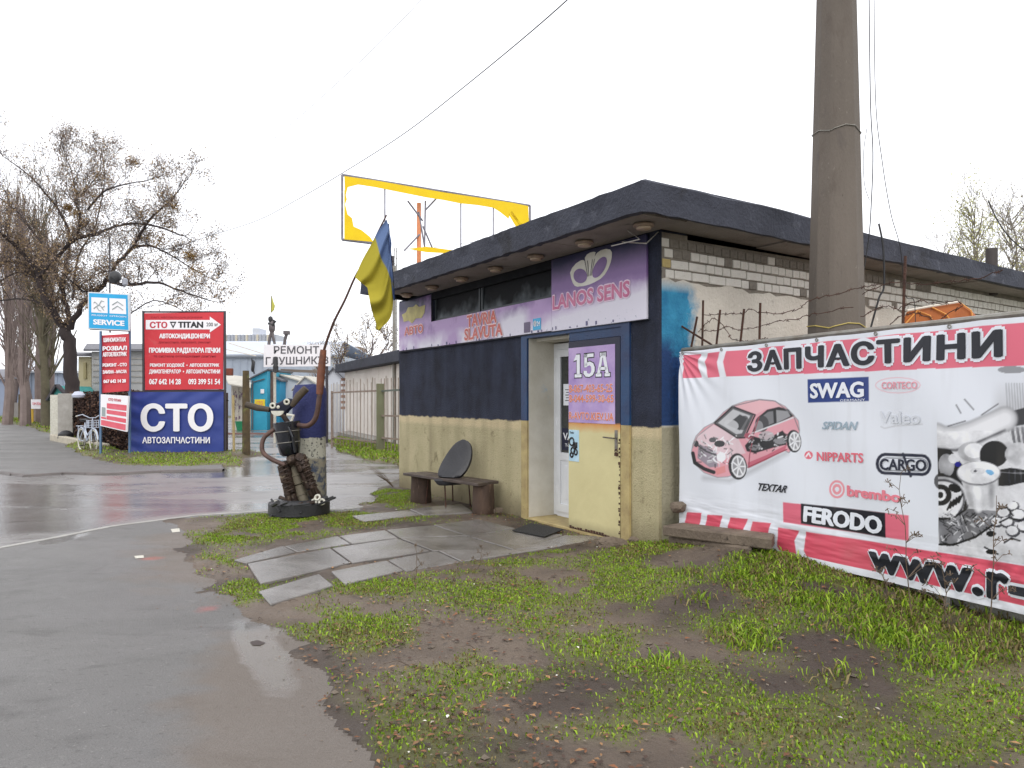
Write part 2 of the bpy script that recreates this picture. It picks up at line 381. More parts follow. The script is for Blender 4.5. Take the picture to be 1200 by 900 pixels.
def blades(name, x, y, z, h, wd, cols, label=None):
    n = len(x); a = np.random.rand(n)*6.283; ln = np.random.rand(n)*.9+.15; la = np.random.rand(n)*6.283
    dx, dy = np.cos(a)*wd, np.sin(a)*wd; lx, ly = np.cos(la)*ln*h, np.sin(la)*ln*h
    v = np.empty((n, 5, 3))
    v[:,0] = np.stack([x-dx*.6, y-dy*.6, z-.004], -1); v[:,1] = np.stack([x+dx*.6, y+dy*.6, z-.004], -1)
    v[:,2] = np.stack([x+dx+lx*.4, y+dy+ly*.4, z+h*.6], -1); v[:,3] = np.stack([x-dx+lx*.4, y-dy+ly*.4, z+h*.6], -1)
    v[:,4] = np.stack([x+lx, y+ly, z+h*(1-.25*ln)], -1)
    f = np.arange(n)[:, None]*5; tri = np.concatenate([f+[0,1,2], f+[0,2,3], f+[3,2,4]], 0)
    c = np.repeat(cols, 5, 0)
    o = npmesh(name, v.reshape(-1, 3), tri, M_grass, colors=c); tag(o, label, kind='stuff'); return o
M_grass = mat('grass_blades', (.1,.2,.03), .6, vcol='Col', spec=.3)
def trans(env): pass
def gcols(n, x, y):
    a = np.array(srgb(92,126,24)); b = np.array(srgb(146,170,44)); c = np.array(srgb(126,112,72))
    t = np.random.rand(n, 1); col = a*(1-t)+b*t; dry = (np.random.rand(n) < .18+.35*(fbm(x, y, 1.7, 2) > .56))[:, None]; col = np.where(dry, c*(.6+.6*t), col)
    return col*(.7+.5*np.random.rand(n, 1))
def blob_density(blobs, base, nsc=2.6, lo=.42, hi=.62):
    def d(x, y):
        Yc = np.maximum(y, .5); px = 600+F*x/Yc; py = HY+F*E/Yc; g = np.full(np.shape(px), base, float)
        for (bx, by, rx, ry, wt) in blobs: g = np.maximum(g, wt*np.exp(-((px-bx)/rx)**2-((py-by)/ry)**2))
        n = np.clip((fbm(x, y, nsc, 5)+g*.34-lo)/(hi-lo), 0, 1); return n*np.clip(g*1.5, 0, 1)
    return d
def sow(name, poly, zf, dens, n, hrange, wrange, label=None, tall=None):
    P = np.array([[p[0], p[1]] for p in poly]); x0, y0 = P.min(0); x1, y1 = P.max(0)
    x = np.random.rand(n)*(x1-x0)+x0; y = np.random.rand(n)*(y1-y0)+y0; z, sd = zf(x, y)
    keep = (sd > .02) & (np.random.rand(n) < dens(x, y)) & (slab_sd(x, y) < -.004); x, y, z = x[keep], y[keep], z[keep]; n = len(x)
    h = hrange[0]+(hrange[1]-hrange[0])*np.random.rand(n)**1.6; h *= .5+fbm(x, y, 3, 2)
    if tall is not None: h *= tall(x, y)
    w_ = wrange[0]+(wrange[1]-wrange[0])*np.random.rand(n)
    return blades(name, x, y, z, h, w_, gcols(n, x, y), label)

# main patch of soil between the pavement, the kiosk and the banner
main_poly = [G(200,609), G(262,603), G(318,601), G(372,600.5), G(410,598), G(430,589), G(448,574), G(466,562), K(6.6,.3,0), K(.2,.3,0), K(.2,2.5,0), (6,8.5), (9,8), (9,-.5), (-.1,-.5), (-.35,2.4),
             G(410,850), G(372,800), G(345,768), G(322,744), G(288,722), G(262,708), G(238,690), G(226,672), G(218,650)]
main_blobs = [(310,622,55,12,1.0), (350,610,60,9,.95), (270,630,40,9,.9), (400,612,50,8,.8), (455,585,32,14,1.0), (285,695,28,20,.8), (255,660,28,8,.7), (430,607,60,5,.8),
              (455,690,90,10,.75), (430,742,95,26,.72), (600,700,120,22,.62), (730,690,110,30,.6), (765,657,65,13,.95), (640,650,45,4,.7), (590,662,80,5,.5), (540,675,60,6,.6),
              (885,680,40,18,.5), (935,705,85,32,.95), (1060,745,55,28,1.0), (1000,715,50,20,.8), (700,760,80,26,.5), (560,790,100,35,.5), (880,745,80,20,.6), (1150,770,80,40,.65),
              (780,785,60,12,.95), (850,850,200,60,.6), (500,860,90,60,.45), (1120,860,120,60,.7), (640,735,60,14,.55), (1195,770,30,20,.7)]
main_d = blob_density(main_blobs, .06, 2.0, .47, .62)
zmain = soil_patch('soil', main_poly, .03, main_d, soil_h)
def tallf(x, y):
    a = (x-BP.x)*BE.x+(y-BP.y)*BE.y; d = (x-BP.x)*BN.x+(y-BP.y)*BN.y
    return 1+.75*np.clip(1-np.abs(d-.4)/.9, 0, 1)*np.clip(a-.3, 0, 1)
o = sow('grass', [(-5,1.8), (7,1.8), (7,12.8), (-5,12.8)], zmain, main_d, 900000, (.006,.028), (.0022,.0062), tall=tallf)
# loose clumps of longer blades
def clumps(name, centres, zf, per, hr, spread):
    xs, ys = [], []
    for cx, cy in centres:
        xs.append(cx+np.random.randn(per)*spread); ys.append(cy+np.random.randn(per)*spread)
    x = np.concatenate(xs); y = np.concatenate(ys); z, sd = zf(x, y); k = sd > .02; x, y, z = x[k], y[k], z[k]; n = len(x)
    h = hr[0]+(hr[1]-hr[0])*np.random.rand(n); return blades(name, x, y, z, h, .003+.004*np.random.rand(n), gcols(n, x, y))
cc = [G(px, py)[:2] for px, py in ((905,690),(930,700),(950,712),(975,735),(1000,700),(1040,745),(1060,760),(1085,735),(1020,720),(1120,765),(1160,760),(885,665),(870,660),(990,750),(1190,780),(1150,790),(1075,775),(930,725),(860,700),(820,715),(780,780),(800,690),(1035,690),(1100,800),(980,800))]
rq = random.Random(8)
for i in range(36):      # scattered extra tufts, most of them towards the banner
    px, py = rq.uniform(840,1190), rq.uniform(672,800); P_ = G(px, py)
    if main_d(np.array([P_.x]), np.array([P_.y]))[0] > .3 or px > 1040: cc.append(P_[:2])
clumps('grass', cc, zmain, 80, (.02,.08), .09)
# verge below the red and blue billboards, and strips further off
v2 = [G(60,507), G(92,512), G(100,520), (-10.9,20.9), (-7.0,20.9), G(283,537), G(282,546), G(210,548), G(140,547), G(105,538), G(80,524)]
d2_ = blob_density([(210,542,90,7,1.), (90,528,40,12,.7), (270,540,20,6,.8)], .35)
z2 = soil_patch('soil', v2, .08, d2_, lambda x, y: np.clip((y-18.2)/3, 0, 1)*.12, base=.05)
sow('grass', v2, z2, d2_, 90000, (.015,.07), (.006,.014))
v3 = [G(384,517), G(398,512), (-2.9,24.5), (-1.5,15), G(478,552), G(462,545), G(430,540), G(400,530)]
d3_ = blob_density([(430,530,60,20,1.)], .6)
z3 = soil_patch('soil', v3, .1, d3_, lambda x, y: 0*x+.03, base=.05)
sow('grass', v3, z3, d3_, 60000, (.02,.09), (.007,.015))
v4 = [G(-60,491), G(0,496.5), G(30,499.5), G(50,507), G(73,513), G(71,504), G(50,497), G(25,492), G(0,486), G(-60,483)]
d4_ = blob_density([(30,500,60,20,.9)], .5)
z4 = soil_patch('soil', v4, .2, d4_, lambda x, y: 0*x+.04, base=.07)
sow('grass', v4, z4, d4_, 50000, (.06,.2), (.02,.035))

# dead leaves, grit and litter on the soil
def litter(name, n, cols, size, dens, m, label=None, ybias=None):
    x = np.random.rand(n)*7.5-3.2; y = np.random.rand(n)**1.3*8+2.6; z, sd = zmain(x, y); k = (sd > .03) & (np.random.rand(n) < dens(x, y)); x, y, z = x[k], y[k], z[k]; n = len(x)
    a = np.random.rand(n)*6.28; s_ = size[0]+(size[1]-size[0])*np.random.rand(n); tl = (np.random.rand(n)-.5)*.9; v = np.empty((n, 4, 3))
    for i, (u, w_) in enumerate(((-1,0), (0,-.55), (1,0), (0,.55))):
        v[:, i, 0] = x+(np.cos(a)*u-np.sin(a)*w_)*s_; v[:, i, 1] = y+(np.sin(a)*u+np.cos(a)*w_)*s_; v[:, i, 2] = z+.008+s_*.25+u*tl*s_*.5+(abs(w_)*.35)*s_
    f = np.arange(n*4).reshape(n, 4); c = np.array(cols)[np.random.randint(len(cols), size=n)]*(.6+.7*np.random.rand(n, 1))
    o = npmesh(name, v.reshape(-1, 3), f, m, colors=np.repeat(c, 4, 0)); return tag(o, label, kind='stuff')
M_leaf = mat('dead_leaf', (.1,.05,.03), .7, vcol='Col')
leafd0 = lambda x, y: np.clip(fbm(x, y, 1.1, 3)*2.6-.95, .05, 1)
leafd = lambda x, y: leafd0(x, y)*(slab_sd(x, y) < 0)
litter('dead_leaves', 15000, [srgb(120,78,50), srgb(92,62,44), srgb(150,112,74), srgb(70,52,42)], (.008,.024), leafd, M_leaf)
litter('litter', 260, [srgb(225,220,210), srgb(190,180,165)], (.006,.018), lambda x, y: 0*x+.5, M_leaf)
litter('grit', 9000, [srgb(95,85,75), srgb(130,118,105), srgb(60,52,46)], (.004,.012), lambda x, y: 0*x+.7, M_leaf)

def catm(P, sub=5):
    Q = []; n = len(P)
    for i in range(n):
        p0, p1, p2, p3 = P[i-1], P[i], P[(i+1) % n], P[(i+2) % n]
        for k in range(sub):
            t = k/sub; Q.append(.5*((2*p1)+(p2-p0)*t+(2*p0-5*p1+4*p2-p3)*t*t+(3*p1-p0-3*p2+p3)*t**3))
    return Q
# concrete paving slabs laid towards the door
PUD = (1.0, .44, .62, .03, .24, .75)
M_slab = mat('wet_slab_concrete', (.27,.255,.24), .3, col2=(.17,.155,.14), nscale=1.6, contrast=.35, bump=.25, bscale=70, extra=puddle, spots=[((.11,.095,.08), 3.2, .60, .75)])
pav = empty('paving', (0,0,0)); tag(pav, kind='structure')
for q in SL[:-1]:
    pass
for q in SL[:-1]:
    z = .038+random.uniform(-.006,.006); P = [G(x, y, z) for x, y in q]
    c = sum(P, Vector())/4; T = [c+(p-c)*.992+Vector((0,0,random.uniform(-.006,.006))) for p in P]
    Bt = [Vector((p.x, p.y, -.03)) for p in T]; m = MB(); m.hexa(Bt, T); m.build('paving_slab', M_slab, pav, bevel=.006)
dm = MB(); P = [G(x, y, .05) for x, y in ((600,621),(622,613),(660,620),(638,628.5))]
dm.hexa([p-Vector((0,0,.012)) for p in P], P); o = dm.build('doormat', mat('rubber_mat', (.02,.02,.02), .7, bump=1, bscale=120), bevel=.003); tag(o, 'flat black rubber doormat lying in front of the kiosk door', 'doormat')


# grit washed off the soil on to the asphalt
n = 9000; x = np.random.rand(n)*5-4.6; y = np.random.rand(n)**1.2*9+1.8; z, sd = zmain(x, y); k = (sd < .02) & (sd > -.5) & (np.random.rand(n) < np.exp(sd*6)) & (slab_sd(x, y) < -.05) & (y < 9.6); x, y = x[k], y[k]; n = len(x)
s_ = .003+.009*np.random.rand(n)**2; a = np.random.rand(n)*6.28; v = np.empty((n, 4, 3))
for i_ in range(4): v[:, i_, 0] = x+np.cos(a+i_*1.57)*s_*(1 if i_ % 2 else .6); v[:, i_, 1] = y+np.sin(a+i_*1.57)*s_*(1 if i_ % 2 else .6); v[:, i_, 2] = .004+s_*.4*(i_ % 2)
tag(npmesh('grit', v.reshape(-1, 3), np.arange(n*4).reshape(n, 4), M_leaf, colors=np.repeat(np.array([srgb(112,98,84), srgb(86,74,62), srgb(136,122,104), srgb(120,80,54)])[np.random.randint(4, size=n)], 4, 0)), kind='stuff')

m = MB(); rq = random.Random(21)
for i in range(260):
    x, y = rq.uniform(-2.6, 3.6), rq.uniform(2.6, 8.2); z_, s_d = zmain(np.array([x]), np.array([y]))
    if s_d[0] < .08 or slab_sd(np.array([x]), np.array([y]))[0] > -.02: continue
    a = rq.uniform(0, 6.28); L_ = rq.uniform(.04, .18); p = Vector((x, y, float(z_[0])+.006)); m.tube([p, p+Vector((math.cos(a)*L_*.5, math.sin(a)*L_*.5, rq.uniform(.004,.02))), p+Vector((math.cos(a+.3)*L_, math.sin(a+.3)*L_, .004))], [.0025,.002,.0012], 4)
tag(m.build('twigs', mat('twig_litter', srgb(88,70,54), .8, col2=srgb(58,46,38), nscale=20)), kind='stuff')
vs_, fs_ = [], []; m = MB()
for i in range(420):
    x, y = rq.uniform(-2.8, 3.8), rq.uniform(2.4, 8.4); z_, s_d = zmain(np.array([x]), np.array([y]))
    if s_d[0] < .02 or slab_sd(np.array([x]), np.array([y]))[0] > -.02: continue
    r = rq.uniform(.008, .026); c = Vector((x, y, float(z_[0])+r*.2)); k = [1+rq.uniform(-.3,.3) for _ in range(6)]
    m.add([c+Vector((r*k[0],0,0)), c+Vector((0,r*k[1],0)), c+Vector((-r*k[2],0,0)), c+Vector((0,-r*k[3],0)), c+Vector((0,0,r*.6*k[4])), c-Vector((0,0,r*.5))], [(0,1,4),(1,2,4),(2,3,4),(3,0,4),(1,0,5),(2,1,5),(3,2,5),(0,3,5)])
tag(m.build('pebbles', mat('pebble', srgb(120,108,94), .8, col2=srgb(70,62,54), nscale=6)), kind='stuff')
# ---------------- kiosk ----------------
NAVY = srgb(42,46,66); CREAM = srgb(178,165,125)
def zpaint(env):
    # navy over cream paint with a sprayed, uneven boundary at z=1.31; 'P' options in ZP
    N, L = env['N'], env['L']; sep = N.new('ShaderNodeSeparateXYZ'); L.new(env['tc'].outputs['Object'], sep.inputs[0])
    ad = N.new('ShaderNodeMath'); ad.operation = 'MULTIPLY_ADD'; L.new(env['noise'](6, 5), ad.inputs[0]); ad.inputs[1].default_value = .05; L.new(sep.outputs[2], ad.inputs[2])
    band = env['ramp'](ad.outputs[0], 1.335, 1.345) if False else None
    def gt(v, wdt=.012):
        r = N.new('ShaderNodeMapRange'); r.inputs[1].default_value = v-wdt; r.inputs[2].default_value = v+wdt; L.new(ad.outputs[0], r.inputs[0]); return r.outputs[0]
    low = env['mix'](gt(1.235, .03), env['cur'], ZP[2])             # lighter unsprayed strip just below the navy
    hi = env['mix'](env['ramp'](env['noise'](2.2, 5), .35, .7), ZP[0], ZP[1])
    dirt = env['mix'](gt(.22, .2), ZP[3], low)
    mp = N.new('ShaderNodeMapping'); mp.inputs['Scale'].default_value = (3.2, 3.2, .5); L.new(env['tc'].outputs['Object'], mp.inputs[0])     # rain streaks
    sn = N.new('ShaderNodeTexNoise'); sn.inputs['Scale'].default_value = 1.0; sn.inputs['Detail'].default_value = 6; L.new(mp.outputs[0], sn.inputs[0])
    dirt = env['mix'](env['ramp'](sn.outputs[0], .48, .85, (0,0,0,1), (.7,.7,.7,1)), dirt, srgb(128,116,88)); hi = env['mix'](env['ramp'](sn.outputs[0], .45, .85, (0,0,0,1), (.6,.6,.6,1)), hi, srgb(62,68,88))
    sp_ = env['ramp'](env['noise'](60, 3), .68, .72); hi = env['mix'](sp_, hi, srgb(90,92,98))
    ad.inputs[1].default_value = .09
    return env['mix'](gt(1.352, .012), dirt, hi)
ZP = (srgb(22,26,40), srgb(44,50,70), srgb(204,188,150), srgb(112,102,78))
M_front = mat('stucco_navy_over_ochre', srgb(196,185,148), .9, col2=srgb(168,158,122), nscale=1.8, contrast=.6, bump=1, bscale=55, extra=zpaint,
              spots=[(srgb(112,102,74), 34, .60, .72), (srgb(126,116,84), 4, .6, .72), (srgb(205,192,150), 20, .66, .74)])
def sidepaint(env):
    N, L = env['N'], env['L']; base = env['cur']
    def dot(v, off):
        d = N.new('ShaderNodeVectorMath'); d.operation = 'DOT_PRODUCT'; L.new(env['tc'].outputs['Object'], d.inputs[0]); d.inputs[1].default_value = v
        a = N.new('ShaderNodeMath'); a.operation = 'ADD'; a.inputs[1].default_value = off; L.new(d.outputs['Value'], a.inputs[0]); return a.outputs[0]
    def rng(v, a, b):
        r = N.new('ShaderNodeMapRange'); r.inputs[1].default_value = a; r.inputs[2].default_value = b; L.new(v, r.inputs[0]); return r.outputs[0]
    def mul(a, b):
        x = N.new('ShaderNodeMath'); x.operation = 'MULTIPLY'; L.new(a, x.inputs[0]); L.new(b, x.inputs[1]); return x.outputs[0]
    nz = N.new('ShaderNodeMath'); nz.operation = 'MULTIPLY_ADD'; L.new(env['noise'](9, 6, .3), nz.inputs[0]); nz.inputs[1].default_value = .34; L.new(dot(tuple(D2), -.13), nz.inputs[2])
    z = dot((0,0,1), 0); s_ = nz.outputs[0]
    blue = mul(mul(rng(s_, .62, .46), rng(z, 2.86, 2.72)), rng(z, 1.32, 1.34))
    bcol = env['mix'](env['ramp'](env['noise'](3, 5), .35, .65), srgb(30,108,148), srgb(58,146,182))
    base = env['mix'](blue, base, bcol)
    sq = mul(mul(mul(rng(s_, .07, .10), rng(s_, .48, .46)), rng(z, 2.06, 2.03)), rng(z, 1.32, 1.34))
    base = env['mix'](sq, base, srgb(28,70,128))
    nv = mul(rng(s_, .30, .2), mul(rng(z, 2.3, 2.1), rng(z, 1.32, 1.34)))
    base = env['mix'](nv, base, srgb(28,58,104))
    beige = mul(rng(z, 1.33, 1.3), rng(s_, 2.5, 2.3))
    return env['mix'](beige, base, env['mix'](env['n1'], srgb(150,145,125), srgb(176,168,140)))
M_side = mat('grey_plaster', srgb(218,211,199), .9, col2=srgb(190,182,170), nscale=1.1, contrast=.5, bump=.8, bscale=28, extra=sidepaint,
             spots=[(srgb(162,154,142), 3, .62, .75), (srgb(228,223,212), 7, .64, .7)])
M_mortar = mat('mortar', srgb(150,142,130), .95, col2=srgb(112,104,94), nscale=6, bump=1, bscale=50)
M_brick = mat('white_silicate_brick', srgb(234,230,222), .9, col2=srgb(212,206,196), nscale=5, contrast=.5, bump=.8, bscale=60, spots=[(srgb(150,140,125), 9, .62, .72)])
M_brick2 = mat('yellowed_brick', srgb(205,182,118), .9, col2=srgb(180,160,110), nscale=8, bump=.8, bscale=60)
M_brick3 = mat('shaded_dark_brick', srgb(150,143,132), .9, col2=srgb(110,102,94), nscale=8, bump=.8, bscale=60)  # darker bricks: eave shade painted into the top course, plus odd ones elsewhere
M_felt = mat('roofing_felt', srgb(60,63,75), .82, col2=srgb(40,42,53), nscale=2.2, contrast=.5, bump=1, bscale=24, spots=[(srgb(92,94,104), 5, .60, .75), (srgb(34,34,40), 1.3, .6, .7)])
M_soffit = mat('soffit_concrete', srgb(150,142,136), .9, col2=srgb(112,104,98), nscale=1.5, bump=.7, bscale=30, spots=[(srgb(70,64,60), 2.4, .6, .75)])
M_navy = mat('navy_gloss_paint', srgb(36,44,78), .5, col2=srgb(30,70,110), nscale=3, bump=.3, bscale=40)
M_ochre = mat('ochre_frame_paint', srgb(190,172,118), .6, col2=srgb(150,130,90), nscale=6, bump=.4, bscale=50, spots=[(srgb(95,70,50), 18, .66, .72)])
M_reveal = mat('reveal_plaster', srgb(214,210,198), .9, col2=srgb(190,184,168), nscale=3, bump=.4, bscale=30, spots=[(srgb(170,190,205), 2.4, .62, .75)])
kiosk = empty('kiosk', tuple(C0), 0, 'single storey kiosk with black felt roof edge and a navy over ochre stucco front', 'kiosk')
# material coordinates are relative to the kiosk root at ground level
m = MB(); m.kbox(2.56, 6.63, 0, .41, -.15, 2.42); m.kbox(.014, .42, 0, .41, -.15, 2.42)
m.kbox(.014, 6.63, .002, .412, 2.42, 2.88); m.kbox(.014, 1.86, .002, .412, 2.88, 3.36); m.kbox(5.26, 6.63, .002, .412, 2.88, 3.36)
m.build('front_wall', M_front, kiosk)
m = MB(); m.kbox(.014, .4, .42, 14, -.15, 3.3); m.kbox(.006, .0135, .03, .42, 2.6, 3.34); m.build('backing_wall', M_mortar, kiosk)
m = MB()
# plaster skin with a ragged top
n = 120; top = [2.845+.05*math.sin(i*.9)*random.random()+random.uniform(-.02,.03)-.012*(14*i/n) for i in range(n+1)]
for i in range(n):
    a, b = .0+14*i/n, 14*(i+1)/n
    m.add([K(0,a,-.15), K(0,b,-.15), K(0,b,top[i+1]), K(0,a,top[i]), K(.02,b,top[i+1]), K(.02,a,top[i])], [(0,1,2,3), (3,2,4,5)])
m.build('side_wall', M_side, kiosk)
m = MB(); m.kbox(6.3, 6.63, .41, 14, -.15, 3.3); m.kbox(.4, 6.3, 13.7, 14, -.15, 3.2); m.build('rear_wall', M_mortar, kiosk)
# corner strip painted navy
m = MB(); m.kbox(-.006, .03, -.006, .035, -.15, 3.34); m.build('corner_trim', M_front, kiosk)
# bricks
def brick_mesh(L_, H_, mt):
    b = MB(); b.box((0,0,0), (L_, .03, H_)); o = b.build('brick', mt, None, bevel=.006); return o
protos = {}
for L_ in (.12, .25):
    for mi, mt in enumerate((M_brick, M_brick2, M_brick3)):
        o = brick_mesh(L_, .088, mt); protos[(L_, mi)] = o.data; bpy.data.objects.remove(o)
rzs = math.atan2(D2.y, D2.x); far = MB(); cnt = 0
for row in range(4):
    s = .03+(.0, .05, .02, .07)[row]; zr = 3.235-.107*row
    while s < 13.8:
        L_ = .25 if (row in (2, 3) and s < 1.2 and random.random() < .6) or random.random() < .06 else .12
        z = zr-.0125*s
        miss = (row == 3 and random.random() < .10) or (row == 3 and .3 < s < .42)
        if not miss:
            p = K(.012, s+L_/2, z)+Vector((0,0,random.uniform(-.003,.003)))-C0
            mi = 1 if (row == 2 and s < .1) else (2 if row == 0 and random.random() < .8 or random.random() < .06 else 0)
            if s < 5.2 and cnt < 290:
                b = bpy.data.objects.new('brick', protos[(L_, mi)]); C.objects.link(b); b.parent = kiosk; b.location = p+D1*random.uniform(-.003,.003); b.rotation_euler = (0, random.uniform(-.02,.02), rzs); cnt += 1
            else: far.box(p+C0, (L_, .03, .088), rzs)
        s += L_+.011
o = far.build('brick_courses', M_brick, kiosk); o['kind'] = 'stuff'
# roof: outline in kiosk frame, top and bottom edges
def roofz(s, top): return (3.665-.021*max(s,0)) if top else (3.35-.0145*max(s,0))
ol = []
def t_at(px, s):
    r = (px-600)/F; B = C0+D2*s; return (r*B.y-B.x)/(D1.x-r*D1.y)
tA = t_at(449, -.686); A = K(tA, -.686, 0); XB = (422-600)/F*(A.y+.1)
nf = 60
for i in range(nf+1): t = -.488+(tA+.488)*i/nf; ol.append((K(t, -.686, 0), -.686))
ol.append((Vector((XB, A.y+.1, 0)), 0)); ol.append((K(7.15, 2.5, 0), 2.5)); ol.append((K(7.15, 14.3, 0), 14.3))
for i in range(90): s = 14.3-(14.3+.686)*i/90; ol.append((K(-.488, s, 0), s))
vs = []; fs = []; n = len(ol); cx = K(3, 6, 0)
for i, (p, s) in enumerate(ol):
    wv = .012*math.sin(i*.7)+random.uniform(-.006,.006); o_ = (p-cx).normalized()
    side = i > nf+3; drop = 0
    if side: drop = .03*math.exp(-((s-2.0)/.5)**2)
    zt, zb = roofz(s, 1)+random.uniform(-.006,.006)+(.03*math.exp(-((s-1.3)/.5)**2) if side else 0), roofz(s, 0)+random.uniform(-.008,.008)
    inn = Vector((p.x, p.y, 0))-o_*.10
    vs += [Vector((p.x, p.y, zb))+o_*(.01+wv*.5), Vector((p.x, p.y, (zb+zt)/2))+o_*wv, Vector((p.x, p.y, zt-.03))+o_*.004, Vector((inn.x, inn.y, zt+.004)), Vector((inn.x, inn.y, zb+.005))]
for i in range(n):
    j = (i+1) % n
    for k in range(3): fs.append((i*5+k, j*5+k, j*5+k+1, i*5+k+1))
    fs.append((i*5+4, j*5+4, j*5, i*5))
fs.append(tuple(i*5+3 for i in range(n)))
MB().add(vs, fs).build('roof', M_felt, kiosk)
# soffit of separate concrete plates: front ones and side ones
def plate(t0, t1, s0, s1, dz):
    m = MB(); P = [K(t0,s0,roofz(s0,0)+.012-dz), K(t0,s1,roofz(s1,0)+.012-dz), K(t1,s1,roofz(s1,0)+.012-dz), K(t1,s0,roofz(s0,0)+.012-dz)]
    m.hexa(P, [p+Vector((0,0,.12)) for p in P]); m.build('soffit_slab', M_soffit, kiosk)
t = -.40
while t < tA: plate(t+.006, min(t+1.5, tA+.1)-.006, -.60, -.006, random.uniform(0,.012)); t += 1.5
s = .0
for ln in (1.5, 1.3, 1.4, 1.5, 1.5, 1.5, 1.5, 1.5, 1.5): plate(-.41, -.006, s+.006, s+ln-.006, random.uniform(-.004,.02)); s += ln
# clerestory windows, painted over
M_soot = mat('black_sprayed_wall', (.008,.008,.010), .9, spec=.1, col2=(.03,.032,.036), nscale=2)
M_wframe = mat('dark_window_frame', srgb(60,66,70), .5)
def frost(env):
    N, L = env['N'], env['L']; s = N.new('ShaderNodeSeparateXYZ'); L.new(env['tc'].outputs['Object'], s.inputs[0])
    return None
def smoke(env):
    N, L = env['N'], env['L']; s = N.new('ShaderNodeSeparateXYZ'); L.new(env['tc'].outputs['Object'], s.inputs[0])
    a = N.new('ShaderNodeMath'); a.operation = 'MULTIPLY_ADD'; L.new(env['noise'](1.7, 3), a.inputs[0]); a.inputs[1].default_value = .9; L.new(s.outputs[2], a.inputs[2])
    r = N.new('ShaderNodeMapRange'); r.inputs[1].default_value = 3.36; r.inputs[2].default_value = 3.54; L.new(a.outputs[0], r.inputs[0])
    return env['mix'](r.outputs[0], env['cur'], (.010,.011,.013))
M_pane = mat('sprayed_glass', srgb(112,118,122), .6, col2=srgb(36,40,44), nscale=1.3, contrast=.25, spec=.12, extra=smoke)
for (ta, tb) in ((1.87, 3.72), (3.76, 5.25)):
    wn = MB(); wn.kbox(ta, tb, .03, .10, 2.882, 2.915); wn.kbox(ta, tb, .03, .10, 3.30, 3.35); wn.kbox(ta, ta+.035, .03, .10, 2.915, 3.30); wn.kbox(tb-.035, tb, .03, .10, 2.915, 3.30)
    wo = wn.build('window', M_wframe, kiosk); g = MB(); g.kbox(ta+.03, tb-.03, .055, .065, 2.91, 3.305); g.build('pane', M_pane, wo)
m = MB(); m.kbox(1.85, 5.27, .11, .2, 2.87, 3.36); m.build('window_blind', M_soot, kiosk)
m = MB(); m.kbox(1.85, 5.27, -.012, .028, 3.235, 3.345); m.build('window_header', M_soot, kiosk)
# door frame: posts, lintel, reveal, sill
m = MB(); m.kbox(2.42, 2.56, -.03, .12, 1.32, 2.40); m.kbox(.42, .56, -.03, .12, 1.32, 2.40); m.kbox(.42, 2.56, -.03, .12, 2.40, 2.437); m.kbox(.56, 1.52, -.012, .06, 2.40-.10, 2.40); m.build('door_frame', M_navy, kiosk)
for ta, tb in ((2.42, 2.56), (.42, .56)): m = MB(); m.kbox(ta, tb, -.028, .12, -.05, 1.318); m.build('door_post', M_ochre, kiosk)
m = MB(); m.kbox(2.415, 2.42, .0, .5, 0, 2.4); m.kbox(.5, 2.42, .12, .5, 2.36, 2.42); m.kbox(.415,.42,.0,.5,0,2.4); m.build('reveal', M_reveal, kiosk)
m = MB(); m.kbox(.56, 2.42, -.03, .5, -.1, .05); m.build('sill', M_ochre, kiosk, bevel=.01)
m = MB(); m.kbox(.42, 1.45, .42, .47, .05, 2.4); m.kbox(0.3, 2.7, 1.8, 1.84, 0, 2.4); m.build('inner_wall', M_reveal, kiosk)
m = MB(); m.kbox(2.5,2.54,.5,1.8,0,2.4); m.kbox(0.3,2.6,.5,1.8,2.42,2.44); m.kbox(.3,2.6,.5,1.8,.0,.04); m.build('inner_partition', M_mortar, kiosk)
# white plastic door in the recess
M_pvc = mat('white_pvc', srgb(232,234,236), .35, col2=srgb(214,216,218), nscale=3)
M_glass = mat('door_glass', (.03,.035,.035), .08, spec=.7, coat=.4)
d = MB()
for a in ((2.33, 2.412, .06, 2.34), (1.46, 1.54, .06, 2.34)): d.kbox(a[0], a[1], .40, .47, a[2], a[3])
d.kbox(1.54, 2.33, .40, .47, 2.26, 2.34); d.kbox(1.54, 2.33, .40, .47, .05, .11)
do = d.build('door', M_pvc, kiosk)
l = MB()
for a, b, c, e in ((2.24,2.325,.115,2.255), (1.545,1.63,.115,2.255), (1.63,2.24,.115,.22), (1.63,2.24,2.16,2.255), (1.63,2.24,.80,.90)): l.kbox(a, b, .38, .43, c, e)
l.build('door_leaf', M_pvc, do)
g = MB(); g.kbox(1.625, 2.245, .40, .412, .895, 2.165); g.build('pane', M_glass, do)
g = MB(); g.kbox(1.625, 2.245, .395, .415, .215, .805); g.kbox(1.70, 2.17, .388, .396, .29, .73); g.build('panel', M_pvc, do, bevel=.004)
for zz in (.35, 1.25, 2.05): h = MB(); h.tube([K(2.335,.385,zz), K(2.335,.385,zz+.1)], .012, 8); h.build('hinge', M_pvc, do)
M_white = mat('white_print', srgb(232,234,238), .5); M_black = mat('black_print', (.012,.012,.014), .5)
def kq(t0, t1, z0, z1, s): return [K(t0,s,z0), K(t1,s,z0), K(t1,s,z1), K(t0,s,z1)]      # t0 is the viewer's left (larger t)
def sticker(name, label, t0, t1, z0, z1, s, m_, cat='sticker'):
    e = empty(name, tuple(K((t0+t1)/2, s, z0)), 0, label, cat); b = MB(); b.kbox(t1, t0, s-.002, s, z0, z1); b.build('backing', m_, e); return e
e = sticker('notice', 'small white paper notice taped inside the white door glass', 2.19, 2.02, 1.52, 1.80, .398, M_white, 'notice')
b = MB(); 
